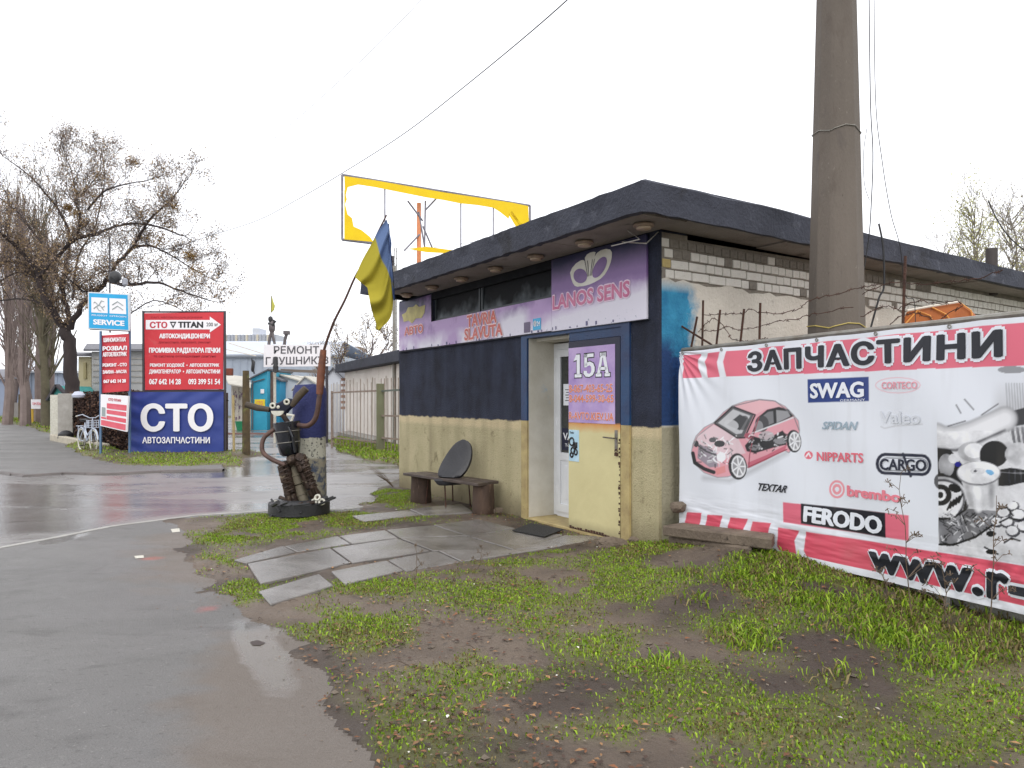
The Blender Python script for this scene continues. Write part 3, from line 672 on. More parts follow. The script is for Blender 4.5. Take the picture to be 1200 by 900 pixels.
for i in range(5): b.kbox(2.06, 2.15-.02*(i % 2), .3950, .3954, 1.58+i*.035, 1.59+i*.035)
b.build('print', M_black, e)
M_dnavy = mat('navy_print', srgb(26,30,58), .4)
e = sticker('door_sticker', 'dark navy square sticker with white letters low on the door glass', 2.22, 1.80, .93, 1.22, .398, M_dnavy)
put_text('VAT', kq(2.19, 1.90, 1.07, 1.16, .395), M_white, e, bold=.03); put_text('Tools', kq(2.15, 1.95, .98, 1.02, .395), M_white, e, bold=.01)

# ceiling lamps under the eave
M_lamp = mat('lamp_plastic', srgb(150,128,108), .5, col2=srgb(105,90,78), nscale=12, bump=.2)
LN = ['first', 'second', 'third', 'fourth', 'fifth', 'sixth', 'seventh']
for k in range(7):
    p = K(-.13+.95*k, -.33, 3.345)
    e = empty('ceiling_lamp', tuple(p), 0, '%s round brown lamp counted from the roof corner, under the front eave' % LN[k] if k else 'round brown lamp nearest the roof corner, under the front eave beside the thin bracket', 'lamp', 'round lamps under the eave')
    MB().lathe([(.098,0), (.106,-.015), (.102,-.028), (.078,-.036)], p, 20).build('base', M_lamp, e, smooth=True)
    MB().lathe([(.076,-.034), (.073,-.052), (.052,-.060), (0.001,-.062)], p, 18).build('diffuser', mat('lamp_glass', srgb(188,168,140), .35, col2=srgb(140,120,100), nscale=9), e, smooth=True)
m = MB(); m.tube([K(.45,-.10,3.30), K(-.05,-.22,3.18)], .008, 6); m.tube([K(-.05,-.22,3.18), K(-.0,-.01,3.33)], .006, 6)
m.tube([K(.42,-.28,3.23), K(-.02,-.28,3.22), K(.16,-.28,3.34)], .007, 6)
tag(m.build('bracket', mat('light_metal', srgb(170,168,160), .4, .6)), 'thin bent metal bracket hanging under the eave at the roof corner', 'bracket')

# ---------------- long sign over the front ----------------
def signcol(env):
    N, L = env['N'], env['L']; tc = env['tc'].outputs['Object']; sep = N.new('ShaderNodeSeparateXYZ'); L.new(tc, sep.inputs[0])
    d = N.new('ShaderNodeVectorMath'); d.operation = 'DOT_PRODUCT'; L.new(tc, d.inputs[0]); d.inputs[1].default_value = tuple(D1)
    def rng(v, a, b):
        r = N.new('ShaderNodeMapRange'); r.inputs[1].default_value = a; r.inputs[2].default_value = b; L.new(v, r.inputs[0]); return r.outputs[0]
    def mul(a, b):
        x = N.new('ShaderNodeMath'); x.operation = 'MULTIPLY'; L.new(a, x.inputs[0]); L.new(b, x.inputs[1]); return x.outputs[0]
    t = d.outputs['Value']; nz = env['noise'](2.6, 5, .3)
    zz = N.new('ShaderNodeMath'); zz.operation = 'MULTIPLY_ADD'; L.new(nz, zz.inputs[0]); zz.inputs[1].default_value = .22; L.new(sep.outputs[2], zz.inputs[2])   # z + noise
    z = zz.outputs[0]
    dark, pur, lil, wht = srgb(42,42,74), srgb(126,98,148), srgb(172,144,188), srgb(214,210,222)
    # right-hand panel: dark at the top, purple, then white below a slanting line
    tl = N.new('ShaderNodeMath'); tl.operation = 'MULTIPLY_ADD'; L.new(t, tl.inputs[0]); tl.inputs[1].default_value = .10; L.new(z, tl.inputs[2])
    r = env['mix'](rng(z, 3.12, 3.38), pur, dark); r = env['mix'](rng(z, 3.05, 2.85), r, lil); r = env['mix'](rng(tl.outputs[0], 3.02, 2.86), r, wht)
    # left-hand part: lilac with white clouds rising from the bottom edge
    nn = env['ramp'](env['noise'](1.3, 4), .46, .6)
    l = env['mix'](rng(z, 3.0, 3.3), lil, dark); l = env['mix'](nn, l, pur); l = env['mix'](mul(rng(z, 2.82, 2.62), env['ramp'](env['noise'](1.1, 3), .35, .5)), l, wht)
    c = env['mix'](rng(t, 1.8, 2.1), r, l)
    # worn and rubbed spots
    c = env['mix'](mul(rng(t, 2.3, 2.5), mul(rng(t, 3.3, 3.0), rng(z, 2.95, 2.8))), c, wht)
    return env['mix'](mul(env['ramp'](env['noise'](18, 5), .63, .7), rng(z, 2.72, 2.58)), c, srgb(70,96,118))
M_sign = mat('purple_sign_print', (.3,.2,.4), .42, extra=signcol, spec=.4)
M_rim = mat('dark_sign_edge', srgb(40,42,52), .6)
sg = empty('shop_sign', tuple(C0), 0, 'long faded purple and white sign board running over the kiosk door and below its windows', 'sign')
# sign panels butt each other; the tall right one, the long low one and the narrow left one
for (ta, tb, za, zb) in ((.15, 1.86, 2.445, 3.335), (1.864, 3.735, 2.455, 2.875), (3.739, 5.255, 2.455, 2.872), (5.259, 6.56, 2.46, 3.32)):
    m = MB(); m.kbox(ta, tb, -.035, -.004, za, zb); m.build('sign_panel', M_sign, sg, bevel=.003)
m = MB(); m.kbox(.13, 6.58, -.045, -.001, 2.437, 2.444); m.build('lower_rail', M_rim, sg)
m = MB(); m.kbox(5.255, 5.259, -.03, -.004, 2.46, 3.32); m.build('joint', M_rim, sg)
M_logo = mat('silver_logo_print', srgb(190,186,170), .4, col2=srgb(215,212,205), nscale=4)
M_pinkt = mat('faded_pink_print', srgb(206,130,160), .5, col2=srgb(180,90,130), nscale=9); M_pinkl = mat('pale_pink_print', srgb(226,200,220), .5)
M_oran = mat('faded_orange_print', srgb(205,92,70), .5, col2=srgb(190,110,110), nscale=9); M_palel = mat('pale_lilac_print', srgb(232,205,205), .5)
SY = -.037
def sp(u, v, t0=1.72, wd=1.02, zc=2.98, hh=.52): return K(t0-(u)*wd, SY, zc+(v-.5)*hh)        # emblem box
def band(inner, outer):
    n = len(inner); return inner+outer, [(i, i+1, n+i+1, n+i) for i in range(n-1)]
# emblem: two looped petals around a fluted centre
em = MB()
def loop(cx_, cy_, rx, ry, rot, mirror, bite):
    pi, po = [], []
    for i in range(33):
        a = 2*math.pi*i/32; ox, oy = rx*math.cos(a), ry*math.sin(a); ix, iy = (rx-.085)*math.cos(a)*.9, (ry-.11)*math.sin(a)*.92
        for (X_, Y_, L_) in ((ox, oy, po), (ix, iy, pi)):
            x_, y_ = X_*math.cos(rot)-Y_*math.sin(rot), X_*math.sin(rot)+Y_*math.cos(rot); L_.append(sp(.5+mirror*(cx_+x_), cy_+y_))
    return band(pi, po)
ou = [(262,330),(278,290),(310,258),(350,242),(368,245),(382,262),(380,228),(395,205),(420,195),(448,197),(462,205),(455,240),(472,215),(500,200),(540,200),(568,216),(580,242),(579,285),(570,330),(552,378),(528,418),(498,445),(462,460),(420,472),(370,476),(320,470),(298,455),(283,425),(270,380)]
def eu(x, y, o_=0): return K(1.47-(x-262)/318*.77, SY-o_, 2.925+(478-y)/283*.375)
em.add([eu(x, y) for x, y in ou], [tuple(range(len(ou)))]); em.build('emblem', M_logo, sg)
for cx_, cy_, rx, ry, ro in ((345,380,50,70,-.42), (492,345,44,88,.42)):
    em = MB(); em.add([eu(cx_+rx*math.cos(a)*math.cos(ro)-ry*math.sin(a)*math.sin(ro), cy_+rx*math.cos(a)*math.sin(ro)+ry*math.sin(a)*math.cos(ro), .003) for a in [6.283*k/28 for k in range(28)]], [tuple(range(28))]); em.build('emblem_opening', mat('plum_print', srgb(104,80,128), .45, col2=srgb(128,98,150), nscale=4), sg)
em = MB()
for x0, x1 in ((382,404), (402,412), (440,422), (456,430)): em.add([eu(x0-2,262,.004), eu(x0+2,258,.004), eu(x1+2,400,.004), eu(x1-1,400,.004)], [(0,1,2,3)])
em.build('emblem_flute', M_rim, sg)
for (tx_, t0, t1, za, zb, m1, m2) in (('LANOS SENS', 1.82, .40, 2.71, 2.885, M_pinkl, M_pinkt), ('TAVRIA', 4.02, 3.17, 2.675, 2.85, M_palel, M_oran), ('SLAVUTA', 4.10, 3.01, 2.485, 2.655, M_palel, M_oran), ('АВТО', 6.30, 5.55, 2.72, 2.86, M_palel, M_oran)):
    put_text(tx_, kq(t0, t1, za, zb, SY), m1, sg, halo=.016, off=.003); put_text(tx_, kq(t0, t1, za, zb, SY), m2, sg, bold=.03, off=.007)
# ragged yellow cross-shaped mark
yc = [(.0,.62),(.18,.70),(.28,.95),(.5,.9),(.62,1.),(.75,.82),(1.,.85),(.97,.45),(.85,.2),(.62,.25),(.45,.02),(.3,.22),(.08,.2),(.05,.42)]
m = MB(); m.add([K(6.42-.95*u, SY-.003, 2.90+.32*v) for u, v in yc], [tuple(range(len(yc)))]); m.build('yellow_mark', mat('worn_yellow_print', srgb(198,188,120), .6, col2=srgb(160,148,100), nscale=8), sg)
for i in range(22):
    t = random.uniform(.3, 6.4); m = MB(); m.kbox(t, t+random.uniform(.01,.04), SY-.004, SY-.002, 2.46, 2.46+random.uniform(.015,.07)); m.build('drip', mat('drip_stain', srgb(120,110,150), .6, col2=srgb(70,84,110), nscale=5), sg)
e = sticker('wall_sticker', 'small bright blue square sticker on the purple sign left of the door', 2.263, 2.085, 2.49, 2.64, SY-.002, mat('cyan_print', srgb(40,150,200), .4, col2=srgb(70,175,215), nscale=20))
m = MB(); m.lathe([(.001,0), (.04,.0)], K(2.215, SY-.005, 2.575), 16, axis=D2); m.build('symbol', M_white, e)
put_text('24', kq(2.17, 2.10, 2.54, 2.60, SY-.003), M_white, e)
sticker('wall_sticker', 'small dull grey square sticker beside the blue one on the purple sign', 2.474, 2.33, 2.475, 2.61, SY-.002, mat('grey_print', srgb(92,84,108), .6, col2=srgb(120,108,130), nscale=40))

# ---------------- metal door leaf with house number ----------------
def leafcol(env):
    N, L = env['N'], env['L']; sep = N.new('ShaderNodeSeparateXYZ'); L.new(env['tc'].outputs['Object'], sep.inputs[0])
    def rng(v, a, b):
        r = N.new('ShaderNodeMapRange'); r.inputs[1].default_value = a; r.inputs[2].default_value = b; L.new(v, r.inputs[0]); return r.outputs[0]
    zz = N.new('ShaderNodeMath'); zz.operation = 'MULTIPLY_ADD'; L.new(env['noise'](7, 5), zz.inputs[0]); zz.inputs[1].default_value = .08; L.new(sep.outputs[2], zz.inputs[2])
    c = env['mix'](rng(zz.outputs[0], .22, .08), env['cur'], srgb(150,140,105))
    c = env['mix'](rng(zz.outputs[0], 1.25, 1.36), c, srgb(205,140,72)); return env['mix'](rng(zz.outputs[0], 1.36, 1.38), c, srgb(26,28,52))
M_leafd = mat('ochre_door_paint', srgb(212,202,152), .5, col2=srgb(196,185,136), nscale=1.6, bump=.15, bscale=12, extra=leafcol, spots=[(srgb(215,206,160), 2.5, .6, .8), (srgb(120,90,60), 30, .72, .76)])
ld = empty('metal_door', tuple(K(1.0,0,0)), 0, 'yellow and navy sheet metal door leaf carrying the purple 15A poster', 'door')
m = MB(); m.kbox(.575, 1.515, -.028, .012, .06, 2.295); m.build('door_panel', M_leafd, ld, bevel=.004)
M_rust = mat('rust', srgb(92,58,42), .85, col2=srgb(48,34,30), nscale=14, bump=.8, bscale=60)
m = MB()
for i in range(22):
    z = .1+i*.05+random.uniform(-.02,.02); m.kbox(.572, .575+random.uniform(.008,.03), -.031, -.0275, z, z+random.uniform(.01,.035))
for i in range(18):
    t = .6+i*.05; m.kbox(t, t+.04, -.031, -.0275, .055, .06+random.uniform(.005,.03))
m.build('rusty_edge', M_rust, ld)
M_steel = mat('worn_steel', srgb(150,146,138), .35, .7, col2=srgb(90,80,70), nscale=20)
h = MB(); h.kbox(.61, .66, -.034, -.027, 1.03, 1.26); hp = h.build('lock_plate', M_steel, ld, bevel=.002)
h = MB(); h.tube([K(.635,-.03,1.17), K(.635,-.075,1.17), K(.66,-.08,1.172), K(.80,-.08,1.176)], .009, 8); h.build('handle', M_steel, hp, smooth=True)
h = MB(); h.torus(K(.62,-.045,1.03), .02, .005, D2, 12, 6); h.kbox(.60,.645,-.05,-.03,.975,1.01); h.build('padlock', M_rust, hp)
M_post = mat('purple_poster_print', srgb(150,120,182), .45, col2=srgb(200,176,214), nscale=2.2, contrast=.35)
ps = empty('poster', tuple(K(1.0,-.03,1.3)), 0, 'purple poster with house number 15A and phone numbers on the metal door', 'poster')
m = MB(); m.kbox(.655, 1.505, -.033, -.0285, 1.325, 2.215); m.build('backing', M_post, ps)
S1 = -.0335
for off, g_, mt in ((.001, .012, M_black), (.003, 0, M_white)):
    m = MB()
    def R(u0, u1, v0, v1, g=g_): 
        t0 = 1.40-.66*u0+g; t1 = 1.40-.66*u1-g; z0 = 1.86+.27*v0-g; z1 = 1.86+.27*v1+g
        m.add([K(t0,S1-off,z0), K(t1,S1-off,z0), K(t1,S1-off,z1), K(t0,S1-off,z1)], [(0,1,2,3)])
    def Pg(pts, g=g_):
        c = np.mean(pts, 0); q = [(p[0]+np.sign(p[0]-c[0])*g/.66, p[1]+np.sign(p[1]-c[1])*g/.27) for p in pts]
        m.add([K(1.40-.66*u, S1-off, 1.86+.27*v) for u, v in q], [tuple(range(len(q)))])
    R(.03,.23,0,.14); R(.09,.18,.1,1.0); Pg([(.0,.72),(.10,.78),(.10,1.0),(.07,1.0)])
    R(.31,.39,.5,1.0); R(.31,.57,.85,1.0)
    pts = [(.31,.50),(.36,.62),(.47,.66),(.56,.58),(.60,.42),(.60,.25),(.55,.08),(.45,.0),(.35,.02),(.29,.14),(.29,.27),(.38,.27),(.39,.17),(.45,.13),(.50,.2),(.51,.32),(.50,.44),(.45,.50),(.39,.45),(.37,.42),(.31,.42)]
    if g_: m.add([K(1.40-.66*(.45+(u-.45)*1.13), S1-off, 1.86+.27*(.33+(v-.33)*1.12)) for u, v in pts], [tuple(range(len(pts)))])
    else: m.add([K(1.40-.66*u, S1-off, 1.86+.27*v) for u, v in pts], [tuple(range(len(pts)))])
    Pg([(.66,.1),(.74,.1),(.84,1.0),(.78,1.0)]); Pg([(.90,.1),(.98,.1),(.88,1.0),(.80,1.0)]); R(.72,.92,.27,.40); R(.63,.78,0,.13); R(.87,1.01,0,.13); R(.75,.9,.86,1.0)
    m.build('house_number', mt, ps)
M_oro = mat('orange_print', srgb(222,112,70), .5, col2=srgb(215,140,110), nscale=14); M_lil = mat('lilac_print', srgb(236,220,236), .5)
for off, mt, bd in ((.002, M_lil, .07), (.004, M_oro, .02)):
    put_text('8-067-403-65-25', kq(1.49, .69, 1.68, 1.775, S1), mt, ps, bold=bd, off=off); put_text('8-044-599-30-65', kq(1.49, .67, 1.565, 1.655, S1), mt, ps, bold=bd, off=off)
    put_text('R-AVTO.KIEV.UA', kq(1.49, .67, 1.36, 1.45, S1), mt, ps, bold=bd, off=off)
M_lb = mat('pale_blue_print', srgb(160,200,220), .4, col2=srgb(200,222,232), nscale=5)
e = empty('leaflet', tuple(K(1.4,-.03,.86)), 0, 'small pale blue leaflet with car parts pictured, below the 15A poster', 'leaflet')
m = MB(); m.kbox(1.305, 1.50, -.033, -.0285, .86, 1.235); m.build('backing', M_lb, e)
m = MB()
for (u, v, r) in ((.3,.62,.05), (.62,.5,.035), (.42,.34,.04), (.7,.3,.035), (.3,.2,.03)): m.torus(K(1.50-.195*u, -.0345, .86+.375*v), r*.9, .012, D2, 16, 4)
m.kbox(1.33, 1.42, -.0355, -.0332, 1.02, 1.09); m.build('picture', M_black, e)
put_text('Tools', kq(1.48, 1.40, 1.19, 1.215, -.0335), M_dnavy, e)
# ---------------- big banner ----------------
A1 = 4.1                                     # banner length
def ztop(a): return 2.09+.037*a/3.27 - .012*math.sin(a*9) if not isinstance(a, np.ndarray) else 2.09+.037*a/3.27-.006*np.abs(np.sin(a*5.2))
def zbot(a): return .225+.035*a/3.27
def warpf(a, z):
    v = (z-.2)/1.9
    w_ = .012*np.sin(a*2.1+z*1.3)+.006*np.sin(a*7+z*5)+.010*(fbm(a*1.0, z*.7, 1.5, 3)-.5)
    # tension folds fanning from the upper left corner and along the lower hem
    ang = np.arctan2(2.09-z, a+.02); rr = np.hypot(a, 2.09-z); w_ = w_+.010*np.sin(ang*26)*np.exp(-(rr/.45)**2)
    hem = np.exp(-((z-.45)/.16)**2); w_ = w_+.009*hem*(fbm(a*.8, z*6, 3.2, 3)-.5)*2
    pass
    return w_
st = .0058; na, nz = int(A1/st), int(1.9/st)
AA, VV = np.meshgrid(np.linspace(0, A1, na), np.linspace(0, 1, nz), indexing='ij')
ZB = zbot(AA); ZT = ztop(AA); ZZ = ZB+(ZT-ZB)*VV
PXW = BP.x+BE.x*AA; PYW = BP.y+BE.y*AA; PX = 600+F*PXW/PYW; PY = HY-(ZZ-E)*F/PYW      # photo coordinates measured for the print layout
IMG = np.zeros(AA.shape+(3,)); IMG[:] = srgb(226,229,236)
sh = fbm(AA, ZZ, 1.2, 4)[..., None]; IMG *= .97+.05*sh
def pts2img(mask, col, al=1.0):
    m_ = (mask*al)[..., None]; IMG[:] = IMG*(1-m_)+np.array(col)*m_
def inpoly(poly):
    ins = np.zeros(PX.shape, bool); n = len(poly)
    for i in range(n):
        x1, y1 = poly[i]; x2, y2 = poly[(i+1) % n]
        if y1 == y2: continue
        ins ^= ((y1 > PY) != (y2 > PY)) & (PX < (x2-x1)*(PY-y1)/(y2-y1)+x1)
    d = np.full(PX.shape, 1e9)
    for i in range(n):
        x1, y1 = poly[i]; x2, y2 = poly[(i+1) % n]; e0, e1 = x2-x1, y2-y1; t = np.clip(((PX-x1)*e0+(PY-y1)*e1)/(e0*e0+e1*e1+1e-9), 0, 1); d = np.minimum(d, np.hypot(PX-x1-t*e0, PY-y1-t*e1))
    return np.clip(np.where(ins, d, -d)/1.0+.5, 0, 1)
def ell(cx, cy, rx, ry, rot=0, soft=.06):
    c, s = math.cos(rot), math.sin(rot); x = (PX-cx)*c+(PY-cy)*s; y = -(PX-cx)*s+(PY-cy)*c
    return np.clip((1-np.hypot(x/rx, y/ry))/soft, 0, 1)
def stroke(pl, wd, soft=.8):
    d = np.full(PX.shape, 1e9)
    for (x1, y1), (x2, y2) in zip(pl[:-1], pl[1:]):
        e0, e1 = x2-x1, y2-y1; t = np.clip(((PX-x1)*e0+(PY-y1)*e1)/(e0*e0+e1*e1), 0, 1); d = np.minimum(d, np.hypot(PX-x1-t*e0, PY-y1-t*e1))
    return np.clip((wd-d)/soft+.5, 0, 1)
PINK = srgb(222,108,128); PINK2 = srgb(214,84,104)
g = lambda v: srgb(v, v, v+3 if v < 250 else v)
# top band
band_b = 443.5-.039*(PX-800); tb = ((PY < band_b) & (PX > 801)).astype(float)*((ZZ < ZT-.035)); pts2img(tb, PINK)
for x0, x1_ in ((822,829), (846,853)):
    pts2img(inpoly([(x0,405), (x1_,405), (x1_-6,450), (x0-7,450)]), srgb(230,232,238)) if False else None
pts2img(inpoly([(826,405), (833,405), (826,424), (830,446), (823,446), (817,425)])*tb, srgb(232,234,240)); pts2img(inpoly([(846,403), (853,403), (847,424), (852,446), (844,446), (840,424)])*tb, srgb(232,234,240))
# bottom band
for q in ([(806,600),(823,601),(820,617),(803,616)], [(830,603),(848,604),(843,621),(826,619)], [(857,606),(877,608),(871,624),(853,622)], [(882,611),(903,613),(898,629),(879,627)],
          [(911,618),(936,622),(930,634),(935,668),(922,664),(910,640)], [(944,623),(1300,678),(1300,760),(952,672),(941,645)]): pts2img(inpoly(q), PINK2)
hem = (ZZ < ZB+.055).astype(float); pts2img(hem, srgb(232,234,240))
# the car picture: body, cabin, cut-away interior, wheels
def sc(p): return [(800+x/4.5, 400+y/4.5) for x, y in p]       # traced at 4.5x
pts2img(stroke(sc([(120,720),(250,735),(330,700),(540,590)]), 3, 6), g(150), .5)
lower = sc([(340,640),(345,668),(440,625),(535,578),(545,545),(440,600)])
body = sc([(55,585),(62,545),(80,500),(120,455),(165,430),(215,375),(262,342),(330,318),(400,308),(470,315),(530,345),(570,385),(600,420),(606,470),(600,520),(555,585),(530,570),(440,620),(345,665),(330,640),(300,690),(240,712),(190,715),(120,690),(65,640)])
pts2img(stroke(body+[body[0]], 1.1), g(120), .7); pts2img(inpoly(body), srgb(220,158,168))
pts2img(inpoly(sc([(262,342),(330,318),(400,308),(470,315),(530,345),(480,350),(430,360),(385,385)])), srgb(226,178,184))
hood = sc([(80,500),(165,440),(290,510),(330,590),(250,610),(180,640),(90,560)]); pts2img(inpoly(hood), srgb(222,196,202))
pts2img(inpoly(sc([(90,540),(180,580),(190,660),(150,665),(85,615)])), srgb(150,140,150)); 
pts2img(inpoly(sc([(165,435),(262,345),(375,385),(320,505),(285,508)])), g(92)); pts2img(inpoly(sc([(185,430),(265,358),(355,392),(310,485),(280,490)])), g(196))
pts2img(inpoly(sc([(230,440),(300,385),(340,405),(300,470)])), g(70)); pts2img(ell(*sc([(255,440)])[0], 9, 6, .3), g(205), .8); pts2img(ell(*sc([(320,430)])[0], 6, 9, .3), g(70), .8)
pts2img(inpoly(sc([(365,480),(395,400),(440,360),(500,345),(550,360),(575,395),(480,440)])), g(38)); pts2img(inpoly(sc([(385,470),(405,405),(445,372),(470,368),(475,430)])), g(120)); pts2img(inpoly(sc([(485,362),(545,368),(560,395),(490,430)])), g(150))
pts2img(ell(*sc([(415,435)])[0], 8, 10), g(60), .9); pts2img(ell(*sc([(400,450)])[0], 5, 7), g(150), .8)
pts2img(inpoly(sc([(325,550),(370,500),(440,520),(520,470),(545,500),(540,545),(480,560),(380,590),(335,580)])), g(36)); pts2img(ell(*sc([(440,500)])[0], 9, 6), g(175), .8); pts2img(ell(*sc([(380,560)])[0], 8, 3.5), g(140), .8); pts2img(ell(*sc([(510,525)])[0], 8, 4), g(150), .8)
for cx, cy, rx, ry in ((289,660,42,70), (580,527,34,60)):
    x, y = sc([(cx, cy)])[0]; pts2img(ell(x, y, rx*1.15/4.5, ry*1.03/4.5, -.12), g(42)); pts2img(ell(x+1, y, rx*.9/4.5, ry*.86/4.5, -.12), g(218))
    pts2img(ell(x+1, y, rx*.72/4.5, ry*.7/4.5, -.12), g(150)); 
    for k in range(7):
        a = k*6.283/7; pts2img(stroke([(x+1, y), (x+1+rx*.8/4.5*math.cos(a), y+ry*.78/4.5*math.sin(a))], .8), g(232))
    pts2img(ell(x+1, y, 1.8, 2.4), g(215))
rs = random.Random(5)
for i in range(70):       # engine and grille clutter
    x, y = rs.uniform(95,260), rs.uniform(490,650)
    if y < 470+(x-95)*.25: continue
    pts2img(stroke(sc([(x, y), (x+rs.uniform(-30,30), y+rs.uniform(-22,22))]), rs.uniform(.35,.8)), g(rs.choice((55,90,235,245,200))), .8)
pts2img(stroke(sc([(60,590),(70,640),(120,672),(170,690)]), 2.2), g(40)); pts2img(inpoly(sc([(175,672),(225,655),(230,690),(185,705)])), srgb(216,140,140)); pts2img(stroke(sc([(75,540),(130,580),(180,600)]), .9), g(70))
pts2img(inpoly(lower), srgb(196,104,122)); pts2img(stroke(sc([(165,432),(262,343),(380,388),(325,508),(285,510),(165,432)]), .9), g(40)); pts2img(ell(*sc([(78,540)])[0], 3, 4), g(60)); pts2img(ell(*sc([(205,610)])[0], 5, 6), g(235)); pts2img(ell(*sc([(195,540)])[0], 6, 4), g(60)); pts2img(ell(*sc([(160,520)])[0], 4, 3), g(90)); pts2img(ell(*sc([(345,500)])[0], 5, 3.5, .3), srgb(170,90,105)); pts2img(stroke(sc([(60,560),(85,500),(165,432)]), .5), g(150)); pts2img(stroke(sc([(340,665),(440,620),(545,570)]), .6), srgb(150,60,75)); pts2img(stroke(sc([(365,485),(480,440),(580,400)]), .8), g(215))
pts2img(stroke(sc([(262,343),(400,308),(480,315),(575,390),(606,470)]), .5), g(120)); pts2img(stroke(sc([(345,660),(350,600),(375,480),(400,400)]), .6), srgb(150,70,85))
# photo of engine parts (greyscale print) at the right
def pc(p): return [(1090+x/3.745, 420+y/3.75) for x, y in p]
X0 = PX > 1099.5; reg = (X0 & (PY > 505)).astype(float)
fade = np.clip((PY-430)/60, 0, 1)*X0
pts2img(np.clip((PX-1160)/12, 0, 1)*np.clip((PY-445)/30, 0, 1)*(PY < 560), g(190), .7)
for i in range(9): pts2img(stroke(pc([(335+i*12, 110), (350+i*12, 380)]), .8)*(PX > 1170), g(130), .5)
pts2img(ell(*pc([(360,50)])[0], 17, 4.5), g(120), .8)
pts2img(inpoly(pc([(33,345),(60,345),(130,395),(330,300),(480,230),(700,230),(700,948),(33,846)]))*reg, g(206))
pts2img(inpoly(pc([(325,240),(420,215),(600,230),(600,285),(420,290),(330,305)])), g(58)); pts2img(inpoly(pc([(340,305),(600,290),(600,400),(380,400)])), g(120), .9)
for i in range(7): pts2img(stroke(pc([(350+i*22, 300), (365+i*22, 400)]), 1.2), g(215), .7)
# large white pipe
pp = pc([(33,372),(60,385),(120,385),(200,360),(330,300)])
for wd, vv in ((15,150), (13.5,190), (11,214), (7.5,232)): pts2img(stroke([(x, y-9) for x, y in pp], wd, 3)*X0, g(vv), .85)
pts2img(stroke(pc([(35,398),(120,404),(200,375),(330,315)]), 1.5, 2)*X0, g(110), .8)
for a, b in (((120,205),(140,240)), ((155,180),(195,225)), ((230,248),(300,200)), ((85,298),(160,275))): pts2img(stroke(pc([a, b]), .9), g(95), .8)
pts2img(ell(*pc([(190,410)])[0], 17, 12), g(175)); pts2img(ell(*pc([(200,405)])[0], 12, 9), g(228), .9)
pts2img(ell(*pc([(285,420)])[0], 17, 16, -.3), g(60)); pts2img(ell(*pc([(275,430)])[0], 14, 13, -.3), g(20)); pts2img(ell(*pc([(390,420)])[0], 16, 14), g(198), .9)
pts2img(inpoly(pc([(300,490),(360,480),(420,490),(600,480),(600,545),(410,545),(350,560),(305,560)])), g(36)); 
for x in (350, 375, 400, 430, 470): pts2img(stroke(pc([(x, 490), (x+4, 545)]), 1), g(120), .8)
pts2img(stroke(pc([(310,500),(420,505),(600,498)]), .8), g(150), .7)
pts2img(inpoly(pc([(33,395),(95,400),(150,470),(140,560),(33,600)]))*reg, g(88)); pts2img(ell(*pc([(75,470)])[0], 10, 14), g(170), .9); pts2img(ell(*pc([(50,540)])[0], 9, 10), g(30), .9); pts2img(ell(*pc([(110,440)])[0], 7, 6), g(210), .9)
# round brake parts
for rx, ry, vv in ((36,31,70), (34,29,190), (31,26,120), (28,23,215)): pts2img(ell(*pc([(45,625)])[0], rx, ry, -.2)*reg, g(vv))
pts2img(ell(*pc([(45,600)])[0], 14, 13)*reg, g(90)); pts2img(ell(*pc([(45,600)])[0], 7, 7)*reg, g(225)); pts2img(ell(*pc([(45,600)])[0], 3.5, 4)*reg, g(60))
for i in range(5): pts2img(stroke(pc([(75+i*13, 665-i*8), (92+i*13, 630-i*8)]), 1.2)*reg, g(45))
pts2img(ell(*pc([(110,570)])[0], 8, 5, .3)*reg, g(50)); pts2img(stroke(pc([(33,705),(100,705),(150,670),(165,620)]), 1.5)*reg, g(50))
pts2img(inpoly(pc([(33,715),(110,700),(170,660),(310,670),(280,730),(200,790),(90,825),(40,815)]))*reg, g(140))
for i in range(140):
    x, y = rs.uniform(45,290), rs.uniform(675,815)
    if y > 850-(x-60)*.55: continue
    a = rs.choice((.5,-.7,1.2)); pts2img(stroke(pc([(x, y), (x+22*math.cos(a), y+22*math.sin(a))]), .5)*reg, g(rs.choice((50,230,90))), .8)
pts2img(stroke(pc([(40,818),(100,820),(200,785),(290,725)]), 1.2)*reg, g(60))
# bright cylinder in front
pts2img(inpoly(pc([(145,545),(165,640),(215,668),(270,665),(300,640),(305,530)])), g(196)); pts2img(stroke(pc([(210,560),(215,660)]), 4, 4), g(236), .9); pts2img(stroke(pc([(275,560),(275,650)]), 3, 4), g(150), .7); pts2img(stroke(pc([(168,570),(180,640)]), 3, 4), g(160), .7)
pts2img(ell(*pc([(218,505)])[0], 27, 15), g(150)); pts2img(ell(*pc([(218,502)])[0], 25.5, 13.5), g(226)); pts2img(ell(*pc([(215,495)])[0], 9, 4), g(205)); pts2img(ell(*pc([(205,495)])[0], 2, 1.4), g(120))
pts2img(ell(*pc([(268,500)])[0], 5, 3, .4), srgb(110,165,205)); pts2img(ell(*pc([(128,465)])[0], 4, 3), srgb(70,80,150))
for (x, y, r_) in ((330,680,9), (370,650,8), (300,720,8), (345,720,9), (395,690,10), (370,760,9), (420,740,9)): pts2img(ell(*pc([(x, y)])[0], r_, r_*.8), g(110)); pts2img(ell(*pc([(x-3, y-5)])[0], r_*.8, r_*.6), g(218))
for a in (((300,660),(345,655),(370,690)), ((310,720),(350,700),(400,710)), ((330,810),(360,790),(400,800)), ((240,830),(300,860)), ((270,760),(290,770))): pts2img(stroke(pc(a), 1.1), g(45), .85)
pts2img(ell(*pc([(270,770)])[0], 6, 3.5), g(60)); pts2img(ell(*pc([(270,850)])[0], 7, 3), g(60))
